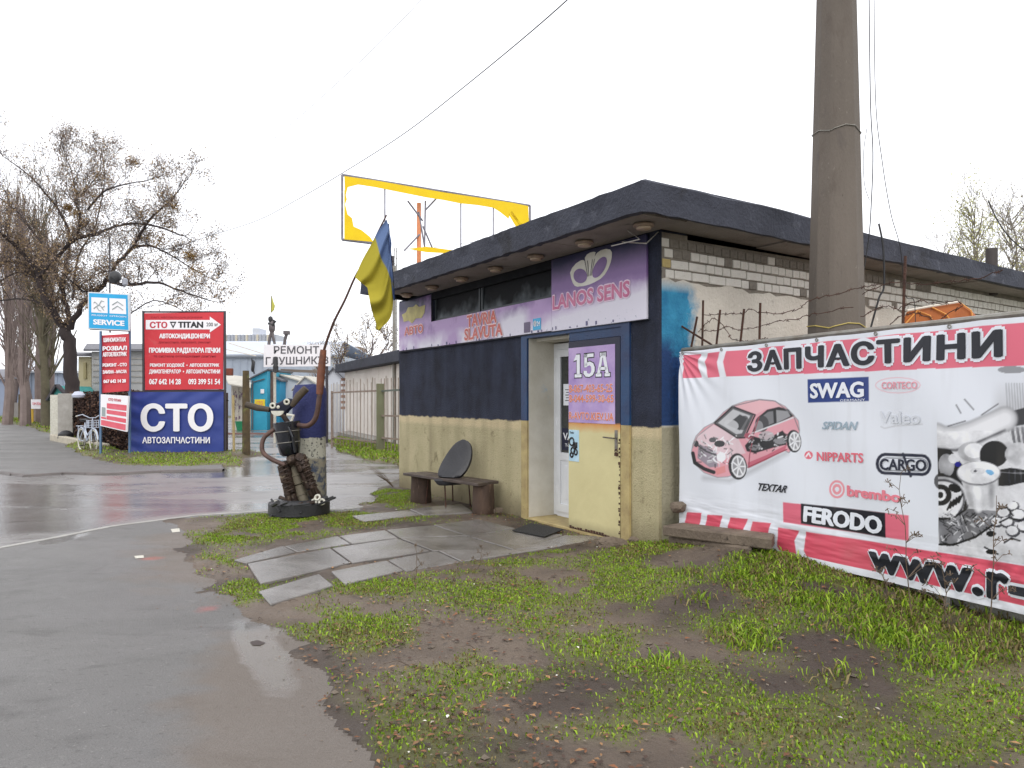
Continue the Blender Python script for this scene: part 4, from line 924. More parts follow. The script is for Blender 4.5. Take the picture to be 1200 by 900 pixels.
tex = (fbm(AA, ZZ, 13, 4)-.5)[..., None]*reg[..., None]; IMG[:] = np.clip(IMG*(1+tex*.9), 0, 1); mid_ = IMG.mean(-1, keepdims=True); rg_ = (reg*(PY < 650-0*PX))[..., None]
IMG[:] = np.where(rg_ > .5, np.clip(mid_+(IMG-mid_)+(mid_-.42)*.45*np.where(mid_ < .62, 1, .15), .004, .86), IMG)
# coloured boxes for the brand names
pts2img(inpoly([(946,444.5),(1018,441.5),(1018,470),(946,472)]), srgb(30,58,128)); pts2img(inpoly([(917,588.5),(1065,604),(1065,634),(917,612)]), PINK); pts2img(inpoly([(938,590),(1037,601),(1037,630.5),(938,613.5)]), srgb(22,22,34))
pts2img(stroke([(1023+30+27*math.cos(i*.26), 451.5+9*math.sin(i*.26)) for i in range(25)], .5), srgb(232,170,180), .8)
for r_, cc_ in ((9.6, srgb(232,150,160)), (7.2, srgb(226,229,236)), (5.6, srgb(232,150,160)), (2.6, srgb(226,229,236))): pts2img(ell(979, 573.5, r_, r_*1.15), cc_)
pts2img(ell(946, 533.5, 5.0, 5.0), srgb(224,110,125)); pts2img(stroke([(943,535),(946,531),(948,535)], .8), srgb(240,240,244))
pill = [(1037+9*math.cos(a), 544.5+11*math.sin(a)-1) for a in [math.pi/2+i*math.pi/8 for i in range(9)]]+[(1081+9*math.cos(a), 545+11*math.sin(a)) for a in [-math.pi/2+i*math.pi/8 for i in range(9)]]; pill.append(pill[0])
pts2img(stroke(pill, 1.9), srgb(28,32,52)); pill2 = [(1059+(x-1059)*.9, 544.5+(y-544.5)*.66) for x, y in pill]; pts2img(stroke(pill2, .5), srgb(28,32,52)); pts2img(stroke([(1058,532),(1067,558)], 1.6), srgb(28,32,52))
pts2img(stroke([(1032,500),(1036,502),(1050,499),(1082,497)], .9), g(190), .6)
for i in range(60):       # denser cut-away detail inside the car
    x, y = rs.uniform(335,545), rs.uniform(480,590)
    if y > 620-(x-335)*.28: continue
    pts2img(stroke(sc([(x, y), (x+rs.uniform(-22,22), y+rs.uniform(-10,10))]), rs.uniform(.4,.9)), g(rs.choice((25,40,60,200,235))), .85)
gr_ = fbm(AA, ZZ, 5, 4); st_ = fbm(AA, ZZ*.12, 14, 3)
dm_ = np.clip((gr_-.45)*3, 0, 1)*np.clip((.75-ZZ)/.5, 0, 1)*.28+np.clip((st_-.56)*4, 0, 1)*.07
pts2img(dm_, srgb(128,118,104))
WP = warpf(AA, ZZ)
Vb = np.stack([PXW+BN.x*WP, PYW+BN.y*WP, ZZ], -1).reshape(-1, 3)
idx = np.arange(na*nz).reshape(na, nz); fb = np.stack([idx[:-1,:-1], idx[1:,:-1], idx[1:,1:], idx[:-1,1:]], -1).reshape(-1, 4)
ban = empty('banner', (BP.x, BP.y, 0), 0, 'large white and red vinyl banner with a pink car picture stretched beside the kiosk', 'banner')
M_vinyl = mat('banner_vinyl', (.8,.8,.82), .42, vcol='Col', spec=.45)
npmesh('vinyl_sheet', Vb, fb, M_vinyl, ban, smooth=True, colors=IMG.reshape(-1, 3))
def bwarp(p):
    a = (p.x-BP.x)*BE.x+(p.y-BP.y)*BE.y; return float(warpf(np.array(a), np.array(p.z)))
def bquad(corn):
    out = []
    for px, py in corn:
        a, z = bn(px, py); out.append(Vector((BP.x+BE.x*a, BP.y+BE.y*a, z)))
    return out
def btext(s, corn, col, bold=.03, outline=None, shear=0, cut=None, rough=.45, name='lettering', space=1.0, off=.003):
    q = bquad(corn); cut = cut or (max(2, int((q[1]-q[0]).length/.06)), 3)
    if outline: put_text(s, q, mat('print_%02x%02x%02x' % tuple(int(c*255) for c in outline[0]), outline[0], rough), ban, name, bold=.018, shear=shear, off=off, cut=cut, warp=bwarp, space=space, halo=outline[1]); off += .003
    put_text(s, q, mat('print_%02x%02x%02x' % tuple(int(c*255) for c in col), col, rough), ban, name, bold=bold, shear=shear, off=off+.003, cut=cut, warp=bwarp, space=space)
INK = srgb(26,28,38); WH = srgb(230,233,240)
btext('ЗАПЧАСТИНИ', [(876,435.5),(1175,418),(1175,386),(876,412.5)], INK, .05, (WH, .028), space=1.12, cut=(40, 4))
btext('www.r-', [(1018,668),(1204,711),(1204,677),(1018,646)], INK, .048, (WH, .020), space=1.08, cut=(24, 4))
btext('SWAG', [(950,467),(1012,465.5),(1012,447),(950,449.5)], WH, .045, space=1.0)
btext('GERMANY', [(985,470.8),(1014,469.8),(1014,467),(985,468)], WH, .0)
btext('CORTECO', [(1034,456),(1077,455.5),(1077,447),(1034,447.5)], srgb(232,160,172), .02)
btext('SPIDAN', [(963,503),(1006,504),(1006,494),(963,494)], srgb(160,178,190), .03, shear=.35)
btext('Valeo', [(1031,496),(1080,497),(1080,482),(1031,482)], srgb(214,217,223), .018)
btext('NIPPARTS', [(956,540),(1012,542.5),(1012,531),(956,529.5)], srgb(226,110,125), .03)
btext('CARGO', [(1032,550.5),(1086,552),(1086,538.5),(1032,537.5)], srgb(28,32,52), .03)
btext('TEXTAR', [(888,574.5),(921,577.5),(923,569),(889,566)], INK, .03, shear=.3)
btext('brembo', [(992,581.5),(1056,589),(1056,577),(992,569)], srgb(232,130,145), .05)
btext('FERODO', [(942,611),(1032,626.5),(1033,606),(943,593)], WH, .06)
# eyelets, rope and steel frame of the banner
M_galv = mat('weathered_tube', srgb(150,150,145), .5, .4, col2=srgb(120,112,100), nscale=8, bump=.3)
def bp_(a, z, d): return Vector((BP.x+BE.x*a+BN.x*d, BP.y+BE.y*a+BN.y*d, z))
for i in range(8):
    a = .05+i*.55; z = 2.09+.037*a/3.27-.02
    MB().torus(bp_(a, z, float(warpf(np.array(a), np.array(z)))+.006), .012, .004, BN, 12, 6).build('eyelet', M_galv, ban)
fr = MB(); fr.tube([bp_(-.03, 2.11, -.06), bp_(A1+.1, 2.155, -.06)], .024, 8); fr.tube([bp_(-.03, .05, -.06), bp_(-.03, 2.11, -.06)], .024, 8)
for a in (1.35, 2.75, 4.15): fr.tube([bp_(a, .0, -.06), bp_(a, 2.12, -.06)], .024, 8)
fr.build('support_frame', M_galv, ban, smooth=True)
# concrete fence behind the banner
M_fc = mat('fence_concrete', srgb(170,168,160), .9, col2=srgb(128,126,116), nscale=3, bump=.7, bscale=30, spots=[(srgb(90,95,75), 4, .6, .7)])
fe_ = empty('concrete_fence', (BP.x, BP.y, 0), 0, 'grey concrete panel fence standing directly behind the big banner', 'fence')
for i in range(3):
    m = MB(); a0, a1 = -.1+i*1.45, 1.33+i*1.45; P = [bp_(a0,-.1,-.14), bp_(a1,-.1,-.14), bp_(a1,-.1,-.22), bp_(a0,-.1,-.22)]
    m.hexa(P, [p+Vector((0,0,2.2+.015*i)) for p in P]); m.build('panel', M_fc, fe_, bevel=.008)
# stone ledge at the foot of the banner
M_ledge = mat('ledge_stone', srgb(128,114,98), .85, col2=srgb(92,80,68), nscale=5, bump=1, bscale=30, spots=[(srgb(58,50,42), 8, .6, .7)])
def lg(px, py, Y): return W(px, py, Y)
m = MB(); tp = [lg(776,616,7.22), lg(904,631,6.12), lg(908,625,6.33), lg(800,612,7.4)]
m.hexa([p-Vector((0,0,.10)) for p in tp], tp)
tag(m.build('stone_ledge', M_ledge, bevel=.012), 'rough brown stone slab lying on soil under the lower left end of the big banner', 'slab')
m = MB(); tp = [lg(782,626,7.3), lg(880,640,6.25), lg(884,636,6.45), lg(800,622,7.45)]
m.hexa([p-Vector((0,0,.22)) for p in tp], [p-Vector((0,0,.012)) for p in tp])
tag(m.build('rubble_base', M_soil if False else M_ledge, bevel=.02), 'dark rough stone footing underneath the stone slab by the banner', 'stone')
def rock(name, c, r, label, m_=None, sx=1, sy=1, sz=.7, seed=1):
    rr = random.Random(seed); bm = bmesh.new(); bmesh.ops.create_icosphere(bm, subdivisions=2, radius=1)
    for v in bm.verts:
        k = 1+.28*(rr.random()-.5); v.co = Vector((v.co.x*r*sx*k, v.co.y*r*sy*k, v.co.z*r*sz*k))+Vector(c)
    me = bpy.data.meshes.new(name); bm.to_mesh(me); bm.free(); me.materials.append(m_ or M_ledge); o = bpy.data.objects.new(name, me); C.objects.link(o); tag(o, label, 'stone')
rock('rock', W(716,637,7.6), .13, 'lumpy brown stone on the soil below the metal door', sx=1.3, sz=.5)
rock('rock', K(.35,-.02,.08), .07, 'small stone wedged at the foot of the right door post', seed=3)
rock('rock', bp_(.03,.50,.05), .09, 'rounded stone resting on the left end of the stone ledge', seed=4)
for i, (px, py, r_, tx) in enumerate(((586,602,.10,'broken grey brick lying beside the right log of the bench'), (577,603,.07,'thin pale stone chip lying against the right bench log'))):
    p = G(px, py); m = MB(); m.box((p.x, p.y, .05), (r_*2, r_*1.2, .07), .5+i); tag(m.build('broken_brick', M_ledge, bevel=.01), tx, 'brick')

# ---------------- concrete utility pole ----------------
M_pole = mat('pole_concrete', srgb(110,101,92), .85, col2=srgb(90,82,74), nscale=1.2, bump=.35, bscale=70, stretch=(1,1,.35), spots=[(srgb(84,74,66), 2.6, .56, .72), (srgb(148,140,130), 46, .66, .74), (srgb(66,58,52), 60, .68, .72), (srgb(92,84,78), 11, .60, .74)])
PC = Vector(((980-600)/F*6.95, 6.95, 0))
pl = empty('utility_pole', tuple(PC), 0, 'thick grey faceted concrete utility pole rising behind the big banner', 'pole')
rb, rt = .262, .262-.0235*6.6
def octo(z, r): return [Vector((PC.x+r*math.cos(a), PC.y+r*math.sin(a), z)) for a in [math.radians(x) for x in (-118,-92,-66,-22,22,66,114,158,202,232)]]
m = MB(); vs = []; fs = []; Z_ = [-.2, 1.5, 3, 4.5, 6.5]
for z in Z_: vs += octo(z, .312-.0245*z)
n = 10
for i in range(len(Z_)-1):
    for k in range(n): fs.append((i*n+k, i*n+(k+1) % n, (i+1)*n+(k+1) % n, (i+1)*n+k))
fs.append(tuple(range(len(vs)-n, len(vs)))); m.add(vs, fs); m.build('shaft', M_pole, pl, bevel=.006)
for z, mt in ((4.13, M_galv), (2.28, mat('yellow_wire', srgb(190,170,90), .5))):
    r = .318-.0245*z; P = octo(z, r); P = [p+Vector((0,0,.03*math.sin(i*1.1))) for i, p in enumerate(P)]; P.append(P[0]); MB().tube(P, .005, 5).build('wire_tie', mt, pl)

# ---------------- rods with barbed wire above the fence ----------------
bw = empty('barbed_wire_fence', tuple(W(811,400,7.6)), 0, 'rusty rods strung with barbed wire above the concrete fence left of the pole', 'barbed wire')
def Wd(px, py): # a plane just behind the fence
    a, z = bn(px, py); q = bp_(a, 0, -.3); Y = q.y+.12; return W(px, py, Y)
rods = [((811,402),(817,371)), ((823,404),(824,352)), ((840,400),(844,363)), ((868,398),(872,362)), ((890,398),(891,355)), ((808,388),(834,404)), ((1058,384),(1061,300))]
for a, b in rods:
    m = MB(); p, q = Wd(*a), Wd(*b); p = p+(p-q).normalized()*.3; m.tube([p, q], .011, 6); m.build('rod', M_rust, bw)
def barbed(pts, name='wire', par=bw, r=.0035, barb=True, sagn=6):
    P = [Wd(*p) for p in pts]; m = MB(); Q = []
    for a, b in zip(P[:-1], P[1:]):
        for i in range(sagn): Q.append(a.lerp(b, i/sagn)+Vector((random.uniform(-.006,.006),0,random.uniform(-.008,.008))))
    Q.append(P[-1]); m.tube(Q, r, 5)
    if barb:
        L_ = 0
        for a, b in zip(Q[:-1], Q[1:]):
            L_ += (b-a).length
            if L_ > .09:
                L_ = 0; c = (a+b)/2
                for k in range(3): v = Vector((random.uniform(-1,1), random.uniform(-1,1), random.uniform(-1,1))).normalized()*.02; m.tube([c-v, c+v], .002, 4)
    return m.build(name, M_rust, par)
barbed([(824,369),(844,368),(871,367),(878,362),(892,367),(920,367),(936,362),(950,351),(985,343),(1005,338),(1030,333)])
barbed([(820,385),(832,388),(844,386),(852,383),(868,387),(890,383),(915,376),(930,375),(952,368),(1000,360)])
barbed([(818,390),(826,380),(836,372),(846,380),(858,398),(880,400),(900,396)])
barbed([(1008,372),(1035,358),(1052,362),(1075,352),(1100,356),(1123,352),(1128,358),(1110,368),(1100,378)])
barbed([(1040,384),(1052,372),(1070,366),(1090,372),(1098,382)]); barbed([(1010,345),(1045,330),(1080,333),(1120,330),(1150,325),(1175,316)])
# orange cabin and white sheet behind the banner
M_orange = mat('orange_paint', srgb(186,104,36), .6, col2=srgb(150,80,34), nscale=2.5, bump=.2, spots=[(srgb(120,70,40), 6, .66, .74)])
oc = empty('orange_cabin', tuple(W(1100,380,8.2)), 0, 'faded orange metal cabin roof with curved ribs showing above the big banner', 'cabin')
prof = [(1054,400),(1056,383),(1063,364),(1090,359),(1124,353.5),(1138,363),(1151,377),(1153,400)]
fp = [W(x, y, 7.9) for x, y in prof]; m = MB(); m.prism([Vector((p.x, p.y, p.z)) for p in fp]+[Vector((fp[-1].x, fp[-1].y, 0)), Vector((fp[0].x, fp[0].y, 0))], (.45,.9,0)); m.build('shell', M_orange, oc, bevel=.02)
for pts in (((1058,383),(1075,364),(1090,370),(1098,388)), ((1092,360),(1108,368),(1120,384)), ((1124,354),(1138,364),(1142,384))):
    m = MB(); m.tube([W(x, y, 7.88) for x, y in pts], .008, 5); m.build('rib', mat('orange_light', srgb(220,150,70), .5), oc)
m = MB(); m.tube([W(x, y, 7.88) for x, y in ((1063,364),(1090,359),(1124,353.5))], .012, 6); m.build('roof_edge', mat('pale_trim', srgb(215,205,190), .5), oc)
m = MB(); m.hexa([W(1150,382,7.2), W(1215,372,6.6), W(1230,366,7.6), W(1165,378,8.2)], [p+Vector((0,0,.03)) for p in (W(1150,380,7.2), W(1215,368,6.6), W(1230,361,7.6), W(1185,371,8.2))])
tag(m.build('white_canopy', mat('white_sheet', srgb(225,226,228), .5)), 'sloping white sheet roof showing above the banner at the right edge', 'canopy')
# stove pipe on the kiosk roof
p = W(1162,320,11.3); m = MB(); m.lathe([(.085,-.35),(.085,.38),(.07,.38),(.07,.1)], p, 16); vp = m.build('vent_pipe', mat('pipe_metal', srgb(84,78,76), .6, .5, col2=srgb(60,54,50), nscale=9), kiosk, smooth=True)
# hanging cables by the pole
M_cable = mat('black_cable', (.02,.02,.022), .6)
def cable(pts, label, r=.006, name='cable', sub=8):
    P = [W(*p) for p in pts]; Q = []
    for i in range(len(P)-1):
        p0, p1, p2, p3 = P[max(i-1,0)], P[i], P[i+1], P[min(i+2, len(P)-1)]
        for k in range(sub):
            t = k/sub; Q.append(.5*((2*p1)+(p2-p0)*t+(2*p0-5*p1+4*p2-p3)*t*t+(3*p1-p0-3*p2+p3)*t**3))
    Q.append(P[-1]); return tag(MB().tube(Q, r, 5).build(name, M_cable), label, 'cable')
cable([(1018,-60,6.8),(1020,113,6.8),(1023,180,6.85),(1021,240,6.9),(1018,280,7),(1010,330,7)], 'thin black cable hanging straight down just right of the concrete pole', .005)
cable([(1024,-60,7.0),(1026,113,7.0),(1034,190,7.1),(1044,250,7.2),(1055,290,7.3),(1061,345,7.4),(1071,352,7.5),(1073,384,7.5)], 'thin cable running down right of the pole to the rusty rod by the orange cabin', .004)
cable([(1030,262,7.2),(1035,290,7.2),(1036,335,7.2),(1030,350,7.2),(1019,390,7.2)], 'thicker black cable end dangling over the roof edge behind the banner', .010)
cable([(1016,150,6.9),(1012,180,6.9),(1013,215,6.9),(1019,235,6.9)], 'faint loop of wire curling beside the upper part of the concrete pole', .003)
cable([(1158,235,9),(1170,260,9),(1185,280,9),(1205,297,9)], 'dark cable sagging across the pale tree at the right edge', .008)
# ---------------- bench and broken chair ----------------
M_log = mat('wet_bark', srgb(92,72,58), .8, col2=srgb(52,40,34), nscale=6, stretch=(1,1,.3), bump=1, bscale=22, spots=[(srgb(122,100,84), 18, .6, .72)])
M_plank = mat('wet_plank', srgb(92,80,72), .35, col2=srgb(56,46,42), nscale=4, bump=.5, bscale=30, rough2=.7)
bA, bB = W(478,553,11.4), W(572,566,9.95); bA.z = bB.z = .47; bd = (bB-bA).normalized(); bp2 = Vector((bd.y, -bd.x, 0)); bp2 = bp2 if bp2.y < 0 else -bp2
bench = empty('bench', (bA.x, bA.y, 0), 0, 'rough plank bench resting on two log stumps against the kiosk front', 'bench')
for i, o_ in enumerate((-.10, .11)):
    m = MB(); c0, c1 = bA+bp2*o_, bB+bp2*o_; pts = []
    m.beam(c0+bd*(.22-.05*i)-Vector((0,0,.02)), c1+bd*.03*i-Vector((0,0,.022+.006*i)), .19, .04); m.build('plank', M_plank, bench, bevel=.005)
def log(c, r, h, seed):
    rr = random.Random(seed); m = MB(); vs = []; n = 18; offs = [1+.12*(rr.random()-.5) for _ in range(n)]; Z_ = [0,.02,.12,.22,.34,h-.015,h]
    for zi, z in enumerate(Z_):
        k = 1.06-.08*z/h if 0 < zi < 6 else .96
        for j in range(n): a = 6.283*j/n; rr_ = r*offs[j]*k*(1+.04*(rr.random()-.5)); vs.append(Vector((c.x+rr_*math.cos(a), c.y+rr_*math.sin(a), z)))
    fs = [(i*n+j, i*n+(j+1) % n, (i+1)*n+(j+1) % n, (i+1)*n+j) for i in range(len(Z_)-1) for j in range(n)]+[tuple(range((len(Z_)-1)*n, len(Z_)*n))]
    return m.add(vs, fs)
for i, (c, r) in enumerate(((bA+bd*.36, .155), (bB-bd*.10, .145))):
    log(Vector((c.x, c.y, 0)), r, .435, i+4).build('log_support', M_log, bench, smooth=True)
chair = empty('broken_chair', (bA.x, bA.y, 0), 0, 'dark grey padded office chair with thin rusty legs propped behind the bench', 'chair')
M_vin = mat('grey_vinyl', srgb(46,46,50), .38, col2=srgb(32,32,36), nscale=6, bump=.3, bscale=30)
# back rest: tall rounded pad leaning back against the wall
cb = W(526,557,10.45); cb.z = .46; ct = W(543,515,10.62)
ex = Vector((.96,-.28,0)).normalized(); upv = (ct-cb); hgt = upv.length; upn = upv.normalized(); nv = ex.cross(upn).normalized()
if nv.y > 0: nv = -nv
rows = []; vs = []; fs = []; ns = 14
prof = [(0,.12),(.03,.165),(.08,.195),(.2,.222),(.35,.23),(.5,.222),(.63,.205),(.75,.18),(.85,.148),(.92,.115),(.97,.075),(1.0,.025)]
for v, wd in prof:
    th = .062*(1-.45*v)
    for j in range(ns):
        a = 6.283*j/ns; x = math.copysign(abs(math.cos(a))**.7, math.cos(a))*wd; y = math.copysign(abs(math.sin(a))**.7, math.sin(a))*th
        vs.append(cb+ex*x*1.0+upn*(v*hgt*1.0)+nv*(y-.06*math.sin(v*2.6)))
n = ns
fs = [(i*n+j, i*n+(j+1) % n, (i+1)*n+(j+1) % n, (i+1)*n+j) for i in range(len(prof)-1) for j in range(n)]+[tuple(range(n))[::-1], tuple(range((len(prof)-1)*n, len(prof)*n))]
MB().add(vs, fs).build('backrest', M_vin, chair, smooth=True)
m = MB(); s0 = cb+Vector((0,0,-.0))+Vector((0,0,-.10)); m.hexa([s0-ex*.12-bp2*.15, s0+ex*.1-bp2*.15, s0+ex*.04+bp2*.1, s0-ex*.1+bp2*.1], [p+Vector((0,0,.09)) for p in (s0-ex*.18-bp2*.18, s0+ex*.18-bp2*.18, s0+ex*.16+bp2*.12, s0-ex*.16+bp2*.12)])
m.build('seat_pad', M_vin, chair, bevel=.02)
for (px, py, Yt, lean) in ((502,562,10.95,-4), (521,566,10.45,2), (530,562,11.2,1), (549,568,10.7,3)):
    p = W(px, py, Yt); p.z = .42; q = p+Vector((lean*.01, 0, -.42)); MB().tube([p, q], .011, 6).build('leg', M_rust, chair)
m = MB(); a = W(502,562,10.95); b = W(549,568,10.7); a.z = b.z = .42; c = W(521,566,10.45); d = W(530,562,11.2); c.z = d.z = .42
m.tube([a, c], .010, 6); m.tube([d, b], .010, 6); m.tube([a, d], .010, 6); m.tube([c, b], .010, 6); m.build('seat_frame', M_rust, chair)

# ---------------- painted pillar, scrap figure, flag ----------------
def pillarcol(env):
    N, L = env['N'], env['L']; s = N.new('ShaderNodeSeparateXYZ'); L.new(env['tc'].outputs['Object'], s.inputs[0])
    a = N.new('ShaderNodeMath'); a.operation = 'MULTIPLY_ADD'; L.new(env['noise'](9, 5), a.inputs[0]); a.inputs[1].default_value = .10; L.new(s.outputs[2], a.inputs[2])
    def rng(lo, hi):
        r = N.new('ShaderNodeMapRange'); r.inputs[1].default_value = lo; r.inputs[2].default_value = hi; L.new(a.outputs[0], r.inputs[0]); return r.outputs[0]
    n = env['ramp'](env['noise'](11, 6, .4), .44, .58); base = env['mix'](n, srgb(142,136,118), srgb(64,74,92))
    wh = env['mix'](env['ramp'](env['noise'](26, 5), .56, .62), srgb(186,184,168), srgb(70,70,66))
    c = env['mix'](rng(.80, .83), base, wh); return env['mix'](rng(1.095, 1.105), c, env['mix'](env['n1'], srgb(38,44,92), srgb(52,58,108)))
M_pillar = mat('painted_pillar', (.3,.3,.3), .75, extra=pillarcol, bump=.8, bscale=36, nscale=3)
RB = Vector(((352-600)/F*10.0, 10.0, 0))
pc_ = W(363,600,10.45); pil = MB(); vs = []; n = 28; Z_ = [-.05,.2,.5,.8,1.06,1.10,1.4,1.7,1.80]
for i, z in enumerate(Z_):
    r = .235-.006*z-(.03 if z > 1.78 else 0)+(.012 if z > 1.08 else 0)
    for j in range(n): a = 6.283*j/n; r_ = r*(1+.02*math.sin(5*a+z*3)+random.uniform(-.008,.008)); vs.append((pc_.x+r_*math.cos(a), pc_.y+r_*math.sin(a), z+(random.uniform(-.02,.02) if z > 1.78 else 0)))
fs = [(i*n+j, i*n+(j+1) % n, (i+1)*n+(j+1) % n, (i+1)*n+j) for i in range(len(Z_)-1) for j in range(n)]+[tuple(range((len(Z_)-1)*n, len(Z_)*n))]
o = pil.add(vs, fs).build('painted_pillar', M_pillar, smooth=True); tag(o, 'thick round pillar painted navy on top and white and blotchy below, behind the scrap metal figure', 'pillar')
YR = 10.0
def R_(px, py, dy=0): return W(px, py, YR+dy)
rob = empty('scrap_metal_figure', (RB.x, RB.y, 0), 0, 'junk metal figure of exhaust parts standing in a tyre and holding up the flag pole', 'sculpture')
M_tyre = mat('black_rubber', (.018,.018,.02), .45, col2=(.03,.03,.032), nscale=8, bump=.5, bscale=50)
M_exh = mat('rusty_exhaust', srgb(84,66,54), .45, .4, col2=srgb(38,30,28), nscale=9, bump=.5, bscale=40, spots=[(srgb(150,136,116), 7, .58, .7)])
M_rpipe = mat('red_rust_pipe', srgb(108,80,70), .5, .3, col2=srgb(66,52,48), nscale=10, bump=.4)
M_body = mat('glossy_black_drum', srgb(12,14,22), .16, col2=srgb(20,24,34), nscale=5, spec=.6, bump=.15, coat=.3)
M_wpaint = mat('white_paint', srgb(214,212,200), .5, col2=srgb(180,176,160), nscale=14)
ty = Vector((RB.x, 9.9, 0))
m = MB(); m.torus(ty+Vector((0,.05,.12)), .29, .115, (0,.05,1), 32, 10)
for k in range(64):
    a = 6.283*k/64; c = ty+Vector((.398*math.cos(a), .05+.398*math.sin(a), .12)); m.box(c, (.02,.04,.15), a)
m.build('tyre', M_tyre, rob, smooth=True)
for k in range(16):
    a = random.uniform(0, 6.28); r = random.uniform(.15,.42); MB().tube([ty+Vector((r*math.cos(a), r*math.sin(a)-.02, random.uniform(.16,.22))), ty+Vector(((r+.14)*math.cos(a+.4), (r+.12)*math.sin(a+.4), random.uniform(.2,.28)))], random.uniform(.012,.03), 7).build('scrap_rod', M_tyre if k % 3 else M_exh, rob, smooth=True)
m = MB()
for px, py in ((327,592),(372,583),(377,588),(368,588),(323,590)): c = R_(px, py, -.25); m.torus(c, .035, .016, (random.random()-.5, -1, .5), 12, 6)
m.build('bearing_ring', M_wpaint, rob, smooth=True)
for a, b in (((326,598),(306,614)), ((362,590),(352,602)), ((372,592),(393,583)), ((318,585),(328,600))): MB().tube([R_(*a, -.3), R_(*b, -.45)], .014, 6).build('rod', M_tyre, rob)
# legs: stacked damper / silencer cylinders
def stack(pts, rs, name, mt, dy=0):
    m = MB()
    for (a, b), r in zip(zip(pts[:-1], pts[1:]), rs):
        p, q = R_(*a, dy), R_(*b, dy); d = (q-p); L_ = d.length
        m.lathe([(r*.7,0),(r,L_*.05),(r,L_*.45),(r*1.12,L_*.47),(r*1.12,L_*.53),(r,L_*.55),(r,L_*.95),(r*.7,L_)], p, 16, d)
    return m.build(name, mt, rob, smooth=True)
stack([(333,540),(337,558),(341,578),(346,596)], [.088,.08,.072], 'leg', M_exh)
stack([(329,545),(334,566),(340,592)], [.05,.045], 'damper', M_exh, -.10)
stack([(344,545),(350,568),(357,590)], [.075,.07], 'filler_pipe', mat('pale_pipe', srgb(140,132,112), .7, col2=srgb(96,88,74), nscale=8), .04)
stack([(350,534),(357,552),(365,572),(373,586)], [.092,.08,.074], 'leg', M_exh, -.05)
stack([(352,536),(362,562),(369,580)], [.035,.03], 'damper', M_exh, -.14)
m = MB(); m.lathe([(.0,-.06),(.075,-.055),(.08,.0),(.075,.055),(.0,.06)], R_(343,539,-.06), 16, (1,-.1,.3)); m.lathe([(0,-.05),(.055,-.05),(.055,.05),(0,.05)], R_(350,536,-.14), 12, (.6,-1,.3)); m.build('hip', M_exh, rob, smooth=True)
# torso: tilted black drum with straps
p, q = R_(340,534), R_(336,494); d = q-p; L_ = d.length
MB().lathe([(.10,0),(.135,.03),(.158,L_*.35),(.178,L_*.85),(.185,L_*.98),(.172,L_*1.0),(.155,L_*.9),(.02,L_*.88)], p, 26, d).build('torso', M_body, rob, smooth=True)
for f_, r in ((.40,.164), (.72,.178)): MB().torus(p+d*f_, r, .006, d, 26, 5).build('strap', M_galv, rob)
MB().tube([R_(346,530,-.17), R_(343,512,-.19), R_(338,500,-.2)], .02, 8).build('chest_pipe', M_body, rob)
# head: motorcycle-like plate with ring eyes, grin, horns
MB().tube([R_(338,496), R_(331,486)], .035, 10).build('neck', M_exh, rob)
m = MB(); c = R_(328,480,-.02)
for (a, b) in (((331,542,-.16),(340,575,-.16)), ((356,538,-.2),(368,572,-.2))):      # coil springs
    p_, q_ = R_(*a), R_(*b); sp_ = []
    ax_ = (q_-p_).normalized(); u_ = ax_.orthogonal().normalized(); v_ = ax_.cross(u_)
    for i in range(73): t_ = i/72; an = t_*6.283*7; sp_.append(p_.lerp(q_, t_)+(u_*math.cos(an)+v_*math.sin(an))*.055)
    MB().tube(sp_, .009, 5).build('coil_spring', M_exh, rob, smooth=True)
hd = [(-.17,.05),(-.13,.09),(.0,.10),(.12,.13),(.2,.12),(.24,.05),(.2,.0),(.1,-.05),(.03,-.12),(-.05,-.09),(-.12,-.06),(-.18,-.01)]
ax = Vector((.97,0,.24)); az = Vector((-.24,0,.97)); m.prism([c+ax*u*.85+az*v for u, v in hd], (0,.12,0)); m.build('head', mat('dark_blue_metal', srgb(34,38,62), .45, .3, col2=srgb(24,24,34), nscale=8), rob, bevel=.018)
for px, py in ((319.5,475.5),(336,471)):
    cc_ = R_(px, py, -.12); MB().torus(cc_, .031, .014, (0,1,0), 16, 8).build('eye', M_wpaint, rob, smooth=True)
    MB().lathe([(.0,0),(.022,0)], cc_+Vector((0,.0,0)), 12, (0,-1,0)).build('pupil', M_tyre, rob)
MB().lathe([(0,-.02),(.02,-.015),(.024,0),(.0,.01)], R_(326,477,-.14), 10, (0,1,0)).build('nose', M_wpaint, rob, smooth=True)
m = MB(); gr = [R_(325+7.5*math.cos(a), 481.5+6*math.sin(a), -.14) for a in [math.pi*i/10 for i in range(11)]]; m.prism(gr, (0,.02,0)); m.build('mouth', M_wpaint, rob)
m = MB(); m.tube([R_(341,495,-.1), R_(344,487,-.1), R_(336,486,-.1)], .022, 8); m.build('jaw_plate', M_wpaint, rob)
for pts, r in ((((316,480),(302,478),(288,474)), [.035,.045,.042]), (((342,476),(350,464),(359,455)), [.035,.055,.05])):
    MB().tube([R_(*p_) for p_ in pts], r, 12).build('horn', mat('mossy_pipe', srgb(86,74,58), .7, col2=srgb(54,46,38), nscale=8, bump=.5), rob, smooth=True)
